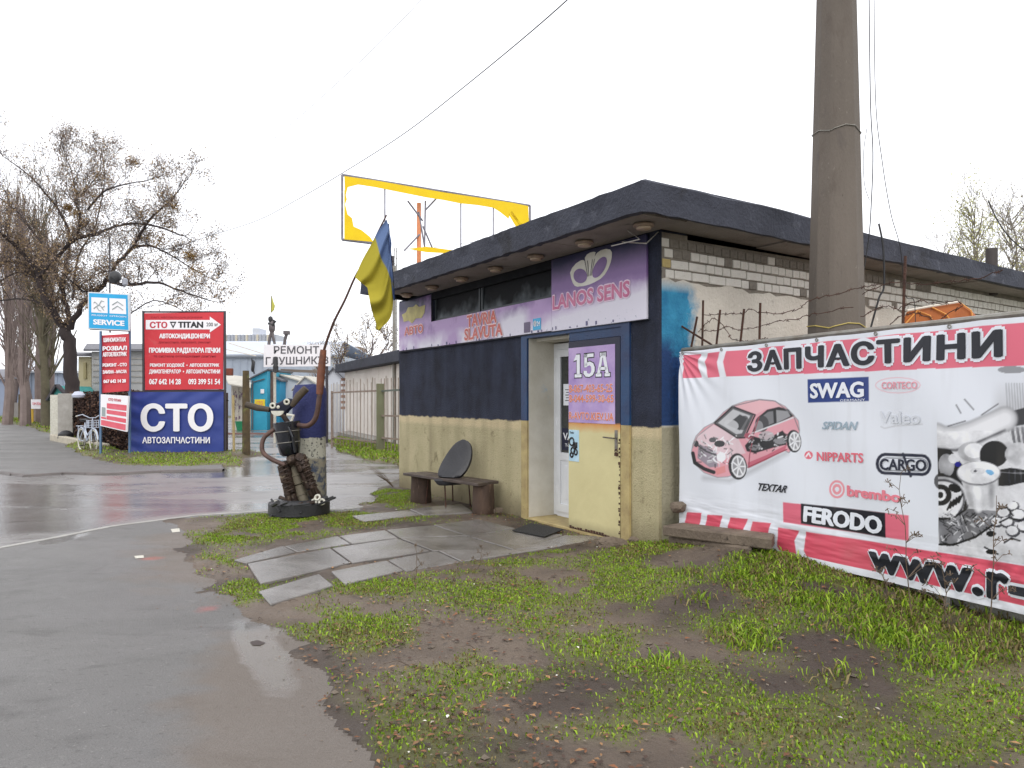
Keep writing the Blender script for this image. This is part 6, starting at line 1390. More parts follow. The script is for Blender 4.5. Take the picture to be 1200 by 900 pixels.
limbs = [  # (points px, py, depth offset), start width px, end width px
 ([(88,520,0),(86,470,0),(84,440,0),(81,405,0),(76,388,0)], 18, 13), ([(76,388,0),(66,372,-.2),(54,350,-.4),(48,335,-.5),(46,322,-.6)], 9, 6.5),
 ([(46,322,-.6),(30,300,-1),(15,285,-1.4),(0,273,-1.8),(-25,262,-2.4),(-60,240,-3)], 6, 2), ([(46,324,-.6),(60,308,-.9),(80,288,-1),(92,279,-1),(115,273,-1.1),(135,265,-1.4),(160,262,-1.7),(186,266,-2),(210,275,-2.4)], 5.5, 1.6),
 ([(48,335,-.5),(36,316,.2),(18,307,.8),(0,308,1.3),(-30,316,2)], 4.5, 2), ([(46,330,-.5),(33,318,.5),(14,322,1.2),(-10,336,2)], 3.5, 1.5), ([(70,378,0),(60,368,.3),(46,355,.6),(25,350,1.2),(0,352,1.8)], 4, 1.8),
 ([(80,390,0),(79,365,.2),(73,338,.4),(77,310,.6),(81,290,.7),(80,270,.8),(68,245,.9),(50,222,1),(32,204,1.1),(8,186,1.3)], 7, 1.1), ([(73,338,.4),(64,315,1),(56,298,1.5),(38,272,2),(22,250,2.4),(-5,228,3)], 6, 1.5),
 ([(83,385,0),(95,360,-.3),(112,341,-.5),(128,325,-.7),(140,305,-.9),(157,288,-1.1),(170,265,-1.3),(185,248,-1.5),(200,235,-1.6),(212,220,-1.7)], 7.5, 1.1), ([(157,290,-1.1),(175,288,-.6),(195,296,0),(220,311,.5),(242,324,1)], 3.5, 1),
 ([(126,328,-.7),(142,333,-1.2),(160,333,-1.6),(186,331,-2),(212,341,-2.6),(245,352,-3)], 6, 1.3), ([(118,335,-.5),(100,342,-1.4),(88,333,-2),(82,328,-2.4)], 2.5, 1),
 ([(91,279,-1),(93,250,-1),(88,235,-.8),(100,224,-.6),(116,203,-.4)], 3.5, 1), ([(103,246,-.8),(120,226,-1.2),(145,216,-1.6),(172,212,-2)], 3, 1), ([(91,240,-.8),(87,216,-.4),(83,198,0),(77,182,.3)], 2.4, .8),
 ([(85,350,.1),(92,300,1.0),(110,270,1.8),(118,238,2.2),(123,208,2.5),(120,186,2.7)], 3, .8), ([(120,338,-.6),(106,358,-1.5),(140,372,-2),(180,352,-2.3),(212,363,-2.6)], 2.5, 1), ([(100,352,-.3),(84,345,1.5),(112,322,2.4),(130,318,3)], 2, .8)]
mt = MB(); tips = []
def grow(m, p, d, L_, r, depth, rr, up=.15, out=None, gnarl=.35, kids=3, sides=4, minr=.004):
    n = 4; Q = [p]; rs = [r]
    for i in range(n):
        d = (d+Vector((rr.uniform(-1,1), rr.uniform(-1,1), rr.uniform(-1,1)))*gnarl*.5+Vector((0,0,up*.4))).normalized(); p = p+d*L_/n; Q.append(p); rs.append(max(minr, r*(1-.6*(i+1)/n)))
    m.tube(Q, rs, sides if r > .012 else 3, caps=False)
    if out is not None: out.append((Q[-1], depth)); out.append((Q[2], depth))
    if depth > 0:
        for k in range(kids):
            j = rr.randint(1, n); s_ = Vector((rr.uniform(-1,1), rr.uniform(-1,1), rr.uniform(-.5,1))).normalized(); dd = (d*.75+s_*.75).normalized()
            grow(m, Q[j], dd, L_*rr.uniform(.5,.8), rs[j]*.65, depth-1, rr, up, out, gnarl, kids, sides, minr)
for pts, w0, w1 in limbs:
    P = catmull([W(x, y, YT+dy) for x, y, dy in pts], 4); n = len(P); rs = [max(.012, (w0+(w1-w0)*(i/(n-1))**.7)/2/F*YT) for i in range(n)]
    P = [p+Vector((rt_.uniform(-1,1), rt_.uniform(-1,1), rt_.uniform(-1,1)))*min(.05, rs[i]*.5) if 0 < i < n-1 else p for i, p in enumerate(P)]
    mt.tube(P, rs, 10 if w0 > 6.8 else 6, caps=False)
    if w0 > 12: continue
    for i in range(2, n):
        for _k in range(2 if rt_.random() < .45 else 1):
            if rt_.random() > (.75 if w0 < 9.5 else .3): continue
            t = (P[min(i+1, n-1)]-P[i-1]).normalized(); s_ = Vector((rt_.uniform(-1,1), rt_.uniform(-1,1), rt_.uniform(-.2,1))).normalized()
            grow(mt, P[i], (t*.5+s_).normalized(), rt_.uniform(.45,1.3)*(1 if i > n*.35 else .6), min(rs[i]*.45, .016), 2, rt_, .12, tips, .5, 4, 4, .0045)
    grow(mt, P[-1], (P[-1]-P[-2]).normalized(), .95, rs[-1], 3, rt_, .1, tips, .45, 3, 4, .006)
mt.build('trunk', M_bark, tree, smooth=True)
T = np.array([tuple(t[0]) for t in tips]); rep = 5
P = np.repeat(T, rep, 0)+np.random.randn(len(T)*rep, 3)*.12; w_ = np.random.rand(len(P)) < .8; P = P[w_]
pal = np.array([srgb(140,126,116), srgb(156,134,108), srgb(124,108,100), srgb(162,138,98), srgb(104,90,82)]); cols = pal[np.random.randint(5, size=len(P))]
leafcloud('foliage', P, (.02,.046), cols, M_lf, tree)
# mistletoe-like ochre clumps
for (px, py, r, dy) in ((92,250,.42,-.8), (98,262,.34,-.8), (203,243,.4,-1.6), (196,262,.5,-1.6), (222,300,.35,-2), (80,243,.22,-.7), (186,280,.5,-1.4), (155,190,.35,-1), (230,318,.45,-2)):
    c = np.array(tuple(W(px, py, YT+dy))); q_ = np.random.randn(420, 3); q_ = q_/np.linalg.norm(q_, axis=1)[:, None]*(np.random.rand(420, 1)**.5)*r*(.9,.9,.7)+c
    leafcloud('leaf_clump', q_, (.02,.045), np.array([srgb(128,100,52), srgb(150,122,66), srgb(104,80,56)])[np.random.randint(3, size=420)], M_lf, tree)
print('tree', len(mt.f), len(P))
# poplars: columnar, many upright branches
def poplar(px, Y, ytop, w_, seed, label, base=0, group='bare poplars along the left pavement'):
    rr = random.Random(seed); top = W(px, ytop, Y); b0 = Vector((top.x, Y, base)); e = empty('poplar_tree', tuple(b0), 0, label, 'tree', group); m = MB(); H = top.z; wd = w_/F*Y
    tr = [b0+Vector((rr.uniform(-.1,.1), 0, H*k/8)) for k in range(9)]; m.tube(tr, [max(.03, .30*(1-k/8.5)) for k in range(9)], 8, caps=False)
    for i in range(70):
        z = rr.uniform(.12, .9)*H; a = rr.uniform(0, 6.28); sp_ = wd*.5*rr.uniform(.3,1)*(1-.45*z/H); L_ = rr.uniform(.16,.38)*H*(1.15-z/H)
        p0 = b0+Vector((0,0,z)); q = [p0, p0+Vector((math.cos(a)*sp_*.5, math.sin(a)*sp_*.5, L_*.25)), p0+Vector((math.cos(a)*sp_*.85, math.sin(a)*sp_*.85, L_*.6)), p0+Vector((math.cos(a)*sp_, math.sin(a)*sp_, L_))]
        m.tube(q, [.045,.034,.022,.010], 4, caps=False)
        for k in range(9):
            j = rr.uniform(.2,1); s = q[1].lerp(q[3], j); m.tube([s, s+Vector((rr.uniform(-.25,.25), rr.uniform(-.25,.25), rr.uniform(.4,1.3)))], [.012,.007], 3, caps=False)
    m.build('trunk', M_pbark, e); return e
poplar(10, 44, 222, 46, 1, 'bare columnar poplar at the far left edge, the leftmost of the row')
poplar(28, 42, 232, 40, 2, 'bare columnar poplar second from the left edge, behind the fence posts', )
poplar(46, 46, 250, 34, 3, 'bare columnar poplar third from the left edge, leaning over the grey warehouse')
poplar(60, 50, 275, 26, 4, 'slim bare poplar just left of the big spreading tree')
# two stout leaning trunks and one mossy trunk by the pavement
def trunk(pts, ws, Y, label, mt_=M_bark, seed=1, name='street_tree', group=None, top_grow=2):
    rr = random.Random(seed); P = catmull([W(x, y, Y) for x, y in pts], 4); n = len(P); e = empty(name, (P[0].x, Y, 0), 0, label, 'tree', group); m = MB(); rs = [np.interp(i/(n-1), np.linspace(0, 1, len(ws)), ws)/2/F*Y for i in range(n)]
    m.tube(P, rs, 9, caps=False)
    for i in range(n//3, n):
        for k in range(top_grow): grow(m, P[i], Vector((rr.uniform(-.6,.6), rr.uniform(-.6,.6), 1)).normalized(), rr.uniform(1.5,3.5), rs[i]*.35, 2, rr, .35, None, .25, 3, 4, .012)
    m.build('trunk', mt_, e, smooth=True); return e
trunk([(14,500),(16,470),(19,440),(14,400),(8,340),(4,280)], [9,8,8,6,4,2], 60, 'dark trunk rising from the grass near the left edge behind the first fence post', M_pbark, seed=3)
trunk([(37,490),(34,470),(30,448),(27,410),(26,350),(30,290)], [7,8,8,6,4,2], 54, 'leaning brown trunk behind the small white notice board on the left', M_pbark, seed=4)
trunk([(55,512),(54,480),(53,450),(50,400),(47,360),(46,320),(44,270)], [13,11,9,8,6,4,2], 38, 'mossy straight trunk standing left of the dark parked car', mat('mossy_bark', srgb(104,100,78), .9, col2=srgb(76,66,54), nscale=3, bump=.8, bscale=12), seed=5)
# pale birches beyond the kiosk, right
M_birch = mat('pale_bark', srgb(150,142,132), .9, col2=srgb(120,112,104), nscale=3)
def softtree(px, Y, ytop, wpx, seed, label, pal, nleaf=3500, mt_=M_birch, name='birch_tree', group=None, nb=46, ls=(.03,.06)):
    rr = random.Random(seed); top = W(px, ytop, Y); H = top.z; wd = wpx/F*Y; e = empty(name, (top.x, Y, 0), 0, label, 'tree', group); m = MB(); out = []
    m.tube([Vector((top.x+rr.uniform(-.1,.1)*k, Y, H*.95*k/7)) for k in range(8)], [max(.02, .16*(1-k/7.5)) for k in range(8)], 7, caps=False)
    for i in range(nb):
        z = H*rr.uniform(.3,.9); a = rr.uniform(0,6.28); d = Vector((math.cos(a), math.sin(a), rr.uniform(.7,1.8))).normalized(); grow(m, Vector((top.x, Y, z)), d, wd*.62*rr.uniform(.5,1), .03, 2, rr, .25, out, .3, 3, 4, .010)
    m.build('trunk', mt_, e); T = np.array([tuple(t[0]) for t in out]); k = max(1, nleaf//len(T)); P = np.repeat(T, k, 0)+np.random.randn(len(T)*k, 3)*.22
    leafcloud('foliage', P, ls, np.array(pal)[np.random.randint(len(pal), size=len(P))], M_lf, e); return e
py1 = [srgb(196,196,120), srgb(176,178,104), srgb(204,200,150), srgb(160,156,110)]; py2 = [srgb(170,160,150), srgb(196,190,150), srgb(150,142,132)]
softtree(1142, 34, 232, 60, 1, 'tall pale yellow-green birch just left of the roof vent pipe', py1, 4200)
softtree(1186, 36, 228, 62, 2, 'pale greyish birch at the right edge beyond the vent pipe', py2, 3600)
softtree(1106, 38, 278, 40, 3, 'small thin birch furthest left of those beyond the kiosk roof', py2, 1500)
softtree(1215, 33, 240, 50, 6, 'pale birch cut by the right edge of the picture', py1, 2500)
for i, (px, Y, yt, wp, tx_) in enumerate(((398,46,385,30,'small bare bush left of the flag, above the brown apartment block'), (430,44,372,36,'bare twiggy bush with pale buds right below the flag tip'), (452,42,378,28,'bare twiggy bush beside the left end of the kiosk sign'), (372,60,398,22,'faint bare bush above the right half of the white repair sign'))):
    softtree(px, Y, yt, wp, 20+i, tx_, [srgb(150,130,110), srgb(176,160,120), srgb(130,112,104)], 900, M_twig, 'bare_bush', None, 16, (.04,.07))

# ---------------- left background ----------------
M_ware = mat('blue_grey_cladding', srgb(158,170,188), .6, col2=srgb(146,158,176), nscale=.6); M_wroof = mat('white_roof_sheet', srgb(214,220,228), .5, col2=srgb(196,204,214), nscale=1)
def bldg(name, x0, x1, ytop, ybot, Y, depth, label, wall, roof, roofpx=None, over=.3, cat='building', rs=0):
    e = empty(name, (W((x0+x1)/2, HY, Y).x, Y, 0), 0, label, cat); a, b = W(x0, ytop, Y), W(x1, ytop+rs, Y); m = MB()
    m.hexa([Vector((a.x,Y,-.05)), Vector((b.x,Y,-.05)), Vector((b.x,Y+depth,-.05)), Vector((a.x,Y+depth,-.05))], [a, b, b+Vector((0,depth,0)), a+Vector((0,depth,0))]); m.build('wall', wall, e)
    if roofpx is not None:
        c, d = W(x0, roofpx, Y+depth*.6), W(x1, roofpx+rs, Y+depth*.6); m = MB(); t = Vector((0,0,.12)); o1 = Vector((over,0,0)); A, B_ = a+Vector((-over,-over,.003)), b+Vector((over,-over,.003))
        m.hexa([A, B_, d+o1, c-o1], [A+t, B_+t, d+o1+t, c-o1+t]); m.hexa([c-o1, d+o1, b+Vector((over,depth+over,0)), a+Vector((-over,depth+over,0))], [c-o1+t, d+o1+t, b+Vector((over,depth+over,.12)), a+Vector((-over,depth+over,.12))]); m.build('roof', roof, e)
    return e
e = bldg('warehouse', 34, 97, 437, 497, 55, 20, 'long blue-grey warehouse with a pale sheet roof behind the left trees', M_ware, M_wroof, 422)
for i in range(10): x = 36+i*6.2; MB().tube([W(x,438,54.97), W(x,492,54.97)], .03, 4).build('cladding_rib', M_ware, e)
bldg('low_shed', -60, 34, 444, 497, 60, 15, 'low bluish shed at the far left edge behind the poplars', mat('blue_grey_wall', srgb(150,160,182), .7, col2=srgb(130,140,160), nscale=.5), mat('dark_roof', srgb(112,112,118), .7), 434)
M_beige = mat('beige_render', srgb(196,186,150), .85, col2=srgb(180,170,138), nscale=1)
e = bldg('beige_house', 92, 107, 418, 497, 42, 6, 'small beige two-storey block with a dark flat roof behind the concrete gatepost', M_beige, mat('dark_roof', srgb(112,112,118), .7), 415)
m = MB(); a, b = W(98,425,41.95), W(101,444,41.95); m.box(((a.x+b.x)/2, 41.97, (a.z+b.z)/2), (abs(b.x-a.x), .1, abs(a.z-b.z))); m.build('window', mat('ochre_shutter', srgb(160,150,110), .7), e)
e = bldg('grey_block', 107.5, 168, 412, 497, 41, 6, 'grey block with a dark roof behind the pylon signs', mat('grey_block_wall', srgb(172,172,170), .85, col2=srgb(150,150,150), nscale=.7, bump=.6, bscale=4), mat('dark_roof', srgb(112,112,118), .7), 405)
for i in range(5): z = W(0, 420+i*7, 40.9).z; MB().beam(Vector((W(108,0,40.9).x, 40.97, z)), Vector((W(168,0,40.9).x, 40.97, z)), .03, .05).build('ledge', M_conc, e)
m = MB(); a = W(59,468,38); m.prism([W(57,478,38), W(58,466,38), W(67,452,38), W(76,462,38), W(76,500,38), W(57,500,38)], (0,3,0)); sh_ = m.build('green_shed', mat('teal_paint', srgb(60,142,136), .6, col2=srgb(80,160,156), nscale=2)); tag(sh_, 'small teal green shed between the mossy trunk and the big tree', 'shed')
m = MB(); m.beam(W(56,469,37.9), W(67,451,37.9), .3, .1); m.beam(W(67,451,37.9), W(77,462,37.9), .3, .1); m.build('roof', M_tube, sh_)
# fence of concrete and timber posts with panels
M_fp = mat('fence_post_concrete', srgb(140,134,130), .9, col2=srgb(108,102,100), nscale=4)
posts = [(12,468,499,57,'grey'), (25,462,506,49,'rust'), (37.5,470,503,45,'yellow')]
pf = empty('panel_fence', (W(20,480,34).x, 34, 0), 0, 'low grey panel fence on posts between the pavement grass and the poplars', 'fence')
for i, (x0, x1) in enumerate(((-40,-14), (-13,11), (13,24), (27,43))):
    Y0, Y1 = 70-i*6, 65-i*6; m = MB(); a, b = W(x0,470,Y0), W(x1,470,Y1); m.beam(Vector((a.x,a.y,.65)), Vector((b.x,b.y,.65)), .08, 1.3); m.build('panel', M_fp, pf)
for x, y0, y1, Y, c in posts:
    p = W(x, y0, Y); m = MB(); wz = .14 if c == 'yellow' else .26; m.box((p.x, Y, p.z/2), (wz, wz*.9, p.z)); m.build('post', {'grey': M_fp, 'rust': M_wpost, 'yellow': mat('yellow_post', srgb(204,166,60), .6)}[c], pf, bevel=.01)
nb_ = empty('notice_board', (W(43,480,30.5).x, 30.5, 0), 0, 'small white notice board with faint red lettering on a yellow post by the pavement', 'sign')
m = MB(); a, b = W(36,479,44), W(51,468,44); m.box(((a.x+b.x)/2, 44, (a.z+b.z)/2), (b.x-a.x, .04, b.z-a.z)); m.build('panel', M_wh2, nb_); put_text('ПРОЇЗД', [W(38,475,43.9), W(49,475,43.9), W(49,471,43.9), W(38,471,43.9)], mat('pinkish_red_print', srgb(212,70,86), .5), nb_, bold=.03)
MB().tube([Vector((W(38,480,44).x, 44.05, 0)), W(38,479,44.05)], .05, 8).build('post', mat('yellow_post', srgb(204,166,60), .6), nb_)
# cars
def car(c, rz, col, label, name='parked_car'):
    e = empty(name, tuple(c), rz, label, 'car'); M_ = wm(e); X = lambda x, y, z: M_ @ Vector((x, y, z)); pm = mat('car_paint_%d' % int(col[0]*1000), col, .3, .2, coat=.6); gm = mat('car_glass', (.02,.025,.03), .1)
    prof = [(-2.1,.35),(-2.15,.7),(-1.95,.9),(-1.2,.98),(-.65,1.40),(.7,1.45),(1.35,1.05),(2.0,.95),(2.15,.65),(2.1,.35)]
    m = MB(); m.prism([X(x,-.82,z) for x, z in prof], M_.to_3x3() @ Vector((0,1.64,0))); m.build('body', pm, e, bevel=.05)
    for q_ in ([(-1.12,1.0),(-.62,1.34),(-.05,1.38),(-.05,1.0)], [(.02,1.0),(.02,1.38),(.66,1.38),(1.22,1.04)]):
        for y in (-.83, .81): m = MB(); m.prism([X(x,y,z) for x, z in q_], M_.to_3x3() @ Vector((0,.02,0))); m.build('side_window', gm, e)
    m = MB(); m.add([X(-1.22,-.65,1.0), X(-1.22,.65,1.0), X(-.70,.6,1.385), X(-.70,-.6,1.385)], [(0,1,2,3)]); m.build('windscreen', gm, e)
    for x in (-1.35, 1.35):
        for y in (-.78, .78):
            m = MB(); m.lathe([(.0,-.1),(.31,-.1),(.33,0),(.31,.1),(0,.1)], X(x,y,.32), 18, M_.to_3x3() @ Vector((0,1,0))); wv = m.build('wheel', M_tyre, e, smooth=True); m = MB(); m.lathe([(.0,-.115),(.2,-.115),(.2,.115),(0,.115)], X(x,y,.32), 12, M_.to_3x3() @ Vector((0,1,0))); m.build('rim', M_galv, wv)
    for y in (-.6,.6): m = MB(); m.box(X(-2.13,y,.72), (.08,.28,.14), rz); m.build('headlight', M_wpaint, e)
    return e
car(Vector((-25.7,41.5,0)), math.radians(120), (.015,.016,.02), 'black car parked between the mossy trunk and the concrete gatepost')
car(Vector((W(-14,480,76).x, 76, 0)), math.radians(40), srgb(190,205,205), 'pale car parked at the far left edge behind the fence')
m = MB(); p = G(76,516); m.lathe([(.18,0),(.26,.12),(.24,.28),(.12,.38),(0,.4)], ((77-600)/F*26.5, 26.5, .05), 12); tag(m.build('black_sack', M_tyre, smooth=True), 'dark full sack lying at the foot of the concrete gatepost', 'sack')
m = MB(); p = W(92,463,26); m.lathe([(0,-.12),(.2,-.08),(.22,0),(.12,.12),(0,.14)], p, 12); tag(m.build('plastic_bag', mat('pale_plastic', srgb(186,190,206), .4), smooth=True), 'pale crumpled bag resting on the wall beside the concrete gatepost', 'bag')

# ---------------- middle background ----------------
M_hang = mat('hangar_cladding', srgb(168,176,188), .6, col2=srgb(158,167,180), nscale=.3)
hg = bldg('hangar', 225, 400, 417, 500, 70, 30, 'huge pale blue-grey hangar with a shallow roof behind the coloured sheds', M_hang, mat('hangar_roof', srgb(188,194,204), .5, col2=srgb(176,184,196), nscale=.3), 401)
for i in range(20): x = 228+i*8.8; MB().tube([W(x,418,69.9), W(x,500,69.9)], .03, 4).build('cladding_rib', M_hang, hg)
MB().beam(W(225,417,69.8), W(400,417,69.8), .1, .3).build('gutter', mat('grey_gutter', srgb(140,146,156), .6), hg)
for a, b in (((268,402),(310,415)), ((262,409),(300,417))): MB().tube([W(*a,69.0), W(*b,69.0)], .06, 4).build('roof_cable', mat('pale_trim', srgb(215,205,190), .5), hg)
M_hr = mat('hazed_tower_wall', srgb(196,200,208), .9, col2=srgb(186,190,200), nscale=.02); M_hw = mat('hazed_tower_window', srgb(160,164,174), .6); M_hy = mat('hazed_tower_balcony', srgb(196,188,172), .8)  # distance haze put into these paled wall, window and balcony colours
hr = empty('apartment_tower', (W(305,HY,480).x, 480, 0), 0, 'haze-paled far-off high-rise apartment block seen above the hangar roof', 'building')
m = MB(); a, b = W(262,392,480), W(324,392,480); m.box(((a.x+b.x)/2, 488, a.z/2), (b.x-a.x, 16, a.z)); a, b = W(295,386,480), W(303,386,480); m.box(((a.x+b.x)/2, 488, a.z/2+.5), (b.x-a.x, 14, a.z+1)); m.build('wall', M_hr, hr)
for i in range(15):
    a, b = W(264+i*4.1,392,479.9), W(266+i*4.1,403,479.9); m = MB(); m.box(((a.x+b.x)/2, 479.5, (a.z+b.z)/2), (b.x-a.x, 1.2, a.z-b.z)); m.build('balcony_stack', M_hw if i % 3 else M_hy, hr)
for i, (x, yt) in enumerate(((270,388),(285,381),(298,384),(312,392),(275,384))):
    pass
br_ = empty('brick_apartments', (W(403,HY,190).x, 190, 0), 0, 'brown apartment block with rows of windows between the repair sign and the garage roof', 'building')
m = MB(); a, b = W(387,406,190), W(420,406,190); m.box(((a.x+b.x)/2, 196, a.z/2), (b.x-a.x, 12, a.z)); m.build('wall', mat('brown_panel_wall', srgb(158,142,132), .9, col2=srgb(146,132,124), nscale=.05), br_)
for r in range(7):
    for c in range(9):
        a = W(389.5+c*3.5, 409+r*3.6, 189.9); MB().box((a.x, 189.95, a.z), (.42,.3,.42)).build('window', mat('pale_window', srgb(206,210,218), .4), br_)
# white repair sign on posts
rs_ = empty('repair_sign', (W(348,HY,26).x, 26, 0), 0, 'white two-line repair sign with grey Cyrillic letters raised on posts behind the scrap figure', 'sign')
m = MB(); a, b, c, d = W(309,430,26), W(387,429,26), W(387,404,26), W(309,404,26); th = Vector((0,.05,0)); m.hexa([a, b, b+th, a+th], [d, c, c+th, d+th]); m.build('panel', M_wh2, rs_)
M_gt = mat('grey_print_text', srgb(84,84,88), .5)
tx('РЕМОНТ', 321, 374, 405.5, 414.5, M_gt, rs_, Y=26, bold=.015, off=.01); tx('ГЛУШНИКІВ', 311.5, 385, 418.5, 427.5, M_gt, rs_, Y=26, bold=.015, off=.01, slope=-1)
for x in (322, 383): MB().tube([Vector((W(x,0,26.1).x, 26.1, 0)), W(x,429,26.1)], .05, 8).build('post', M_wpaint if x < 350 else M_tube, rs_)
m = MB(); m.tube([W(323,436,25.8), W(323,418,25.8)], [.11,.05], 8); m.lathe([(.03,-.15),(.1,-.1),(.1,.08),(.02,.14)], W(323,432,25.8), 10); tag(m.build('exhaust_silencer', M_tyre, smooth=True), 'dark exhaust silencer hung in front of the white repair sign, over its lower line', 'car part')
# small scrap figure with flag on the sign
sf = empty('small_figure', tuple(W(318,404,26.2)), 0, 'small scrap metal figure standing on the left end of the white repair sign', 'sculpture')
Mg2 = mat('grey_scrap', srgb(120,114,116), .6, .3, col2=srgb(84,78,78), nscale=12)
Y6 = 26.1
MB().tube([W(315,404,Y6), W(316,396,Y6), W(319,388,Y6)], [.06,.055,.07], 8).build('leg', Mg2, sf, smooth=True); MB().tube([W(322,403,Y6), W(320,395,Y6), W(319,388,Y6)], [.05,.05,.06], 8).build('leg', Mg2, sf, smooth=True)
MB().lathe([(.07,0),(.11,.08),(.12,.22),(.08,.36),(.04,.42)], W(318.5,389.5,Y6), 12, (.05,0,1)).build('torso', Mg2, sf, smooth=True); MB().lathe([(0,-.12),(.07,-.09),(.09,0),(.07,.08),(0,.11)], W(317,374,Y6), 10).build('head', M_tyre, sf, smooth=True)
MB().tube([W(315,379,Y6), W(320,381,Y6-.1), W(322,376,Y6-.1)], [.05,.045,.03], 8).build('arm', M_tyre, sf, smooth=True); MB().tube([W(320,379,Y6), W(323,377,Y6), W(318,374,Y6)], [.05,.045,.03], 8).build('arm', M_tyre, sf, smooth=True)
f2 = empty('small_flag', tuple(W(318,372,Y6)), 0, 'tiny limp yellow-green flag above the small scrap figure', 'flag')
MB().tube([W(317.5,374,Y6), W(318,346,Y6)], .012, 5).build('flag_pole', M_tube, f2)
m = MB(); m.prism([W(318,347,Y6), W(319.5,353,Y6), W(321.5,358,Y6), W(320.5,363,Y6), W(317.5,366,Y6), W(317.8,356,Y6)], (.01,.05,0)); m.build('cloth', mat('yellow_green_cloth', srgb(184,182,84), .8), f2)
m = MB(); m.tube([W(333,406,40), W(334,398,40), W(336,391,40)], .09, 8); m.box(W(336,390,40), (.3,.3,.2)); tag(m.build('chimney_pipe', Mg2), 'thin leaning grey pipe rising just right of the small figure', 'pipe')
m = MB(); m.tube([W(295,420,36.5), W(296,428,36.5), W(298,438,36.5)], .04, 6); m.lathe([(.03,-.3),(.09,-.2),(.09,.2),(.03,.3)], W(296.5,429,36.5), 8, (.1,0,1)); tag(m.build('stove_pipe', M_tyre, smooth=True), 'crooked dark stove pipe standing on the turquoise kiosk', 'pipe')
# sheds
M_turq = mat('turquoise_paint', srgb(54,164,192), .55, col2=srgb(40,140,172), nscale=2, bump=.2); M_wshed = mat('whitewashed_board', srgb(208,202,190), .8, col2=srgb(180,172,160), nscale=3)
def shed(name, x0, x1, yt0, yt1, yb_, Y, depth, mt_, label, roofm, apex=None):
    e = empty(name, (W((x0+x1)/2, HY, Y).x, Y, 0), 0, label, 'shed'); a, b = W(x0, yt0, Y), W(x1, yt1, Y); top = [a]+([W(apex[0], apex[1], Y)] if apex else [])+[b]
    m = MB(); m.prism([Vector((a.x,Y,-.05)), Vector((b.x,Y,-.05))]+top[::-1], (0,depth,0)); m.build('wall', mt_, e)
    for p, q in zip(top[:-1], top[1:]):
        d = (q-p).normalized()*.12; m = MB(); A, B_ = p-(d if p is top[0] else Vector()), q+(d if q is top[-1] else Vector()); f_ = Vector((0,-.15,.004)); bk_ = Vector((0,depth+.1,.004)); t = Vector((0,0,.07)); m.hexa([A+f_, B_+f_, B_+bk_, A+bk_], [A+f_+t, B_+f_+t, B_+bk_+t, A+bk_+t]); m.build('roof', roofm, e)
    return e
M_grf = mat('pale_roof', srgb(200,196,184), .7, col2=srgb(176,172,162), nscale=2); M_drf = mat('dark_roof_edge', srgb(90,92,98), .7)
e = shed('white_shed', 271, 294, 449, 452, 503, 37.6, 3, M_wshed, 'narrow whitewashed shed scrawled with purple marks beside the timber post', M_grf)
rr = random.Random(9); m = MB()
for i in range(26): x, y = 274+rr.random()*11, 458+rr.random()*38; m.beam(W(x,y,37.57), W(x+rr.uniform(-1.5,2.5),y+rr.uniform(1,4),37.57), .05, .01)
m.build('scrawl', mat('purple_mark', srgb(110,84,110), .7), e)
for x in (273,279,285,291): MB().beam(W(x,454,37.56), W(x,502,37.56), .04, .03).build('batten', M_wshed, e)
m = MB(); a, b = W(262,440,38), W(293,443,38); m.hexa([W(268,451,36.6), W(294,455,36.6), b, a], [p+Vector((0,0,.06)) for p in (W(268,451,36.6), W(294,455,36.6), b, a)]); m.build('awning', M_grf, e)
e = shed('turquoise_kiosk', 294.5, 313, 444, 435, 503, 37.4, 4, M_turq, 'tall narrow turquoise kiosk with a yellow notice on its front', M_drf)
m = MB(); a, b = W(298,477,37.3), W(310,468,37.3); m.box(((a.x+b.x)/2, 37.36, (a.z+b.z)/2), (b.x-a.x, .03, b.z-a.z)); m.build('notice_plate', mat('yellow_plate', srgb(226,206,50), .5), e)
put_text('СТО', [W(300,475,37.25), W(308,475,37.25), W(308,470,37.25), W(300,470,37.25)], M_oro, e, bold=.02)
m = MB(); a, b = W(305,461,37.3), W(309,456,37.3); m.box(((a.x+b.x)/2, 37.36, (a.z+b.z)/2), (b.x-a.x, .03, b.z-a.z)); m.build('paper', M_wh2, e); MB().beam(W(296,446,37.35), W(296,503,37.35), .06, .05).build('door_edge', M_drf, e); MB().beam(W(310,444,37.35), W(296,448,37.35), .04, .05).build('door_edge', M_drf, e)
m = MB(); m.box((W(317,470,38).x, 38, 1.5), (.28,.2,3.0)); tag(m.build('brown_post', mat('brown_board', srgb(120,96,84), .8, col2=srgb(90,70,62), nscale=4)), 'upright brown board between the turquoise kiosk and the next booth', 'board')
shed('turquoise_booth', 320, 328, 442, 446, 502, 38.5, 3, mat('bright_turquoise', srgb(46,150,190), .6), 'narrow bright turquoise booth behind the head of the scrap figure', M_drf)
shed('white_garage', 328.5, 352, 440, 447, 500, 39.5, 5, mat('pale_metal_a', srgb(200,204,208), .6, col2=srgb(186,190,196), nscale=1), 'pale grey metal garage with a low roof left of the painted pillar', M_grf)
shed('gabled_garage', 344, 377, 456, 454, 500, 37.0, 6, mat('pale_metal_b', srgb(190,196,202), .6, col2=srgb(176,182,190), nscale=1), 'gabled pale garage directly behind the painted pillar', M_grf, (358,442))
e = shed('tall_gabled_garage', 374, 408, 452, 449, 508, 35.0, 6, mat('pale_metal_c', srgb(204,208,214), .6, col2=srgb(190,194,202), nscale=.7), 'larger white gabled garage left of the barred gate', M_drf, (391,432))
for i in range(8): x = 376+i*4.2; MB().tube([W(x,450,34.98), W(x,506,34.98)], .02, 4).build('seam', M_wshed, e)
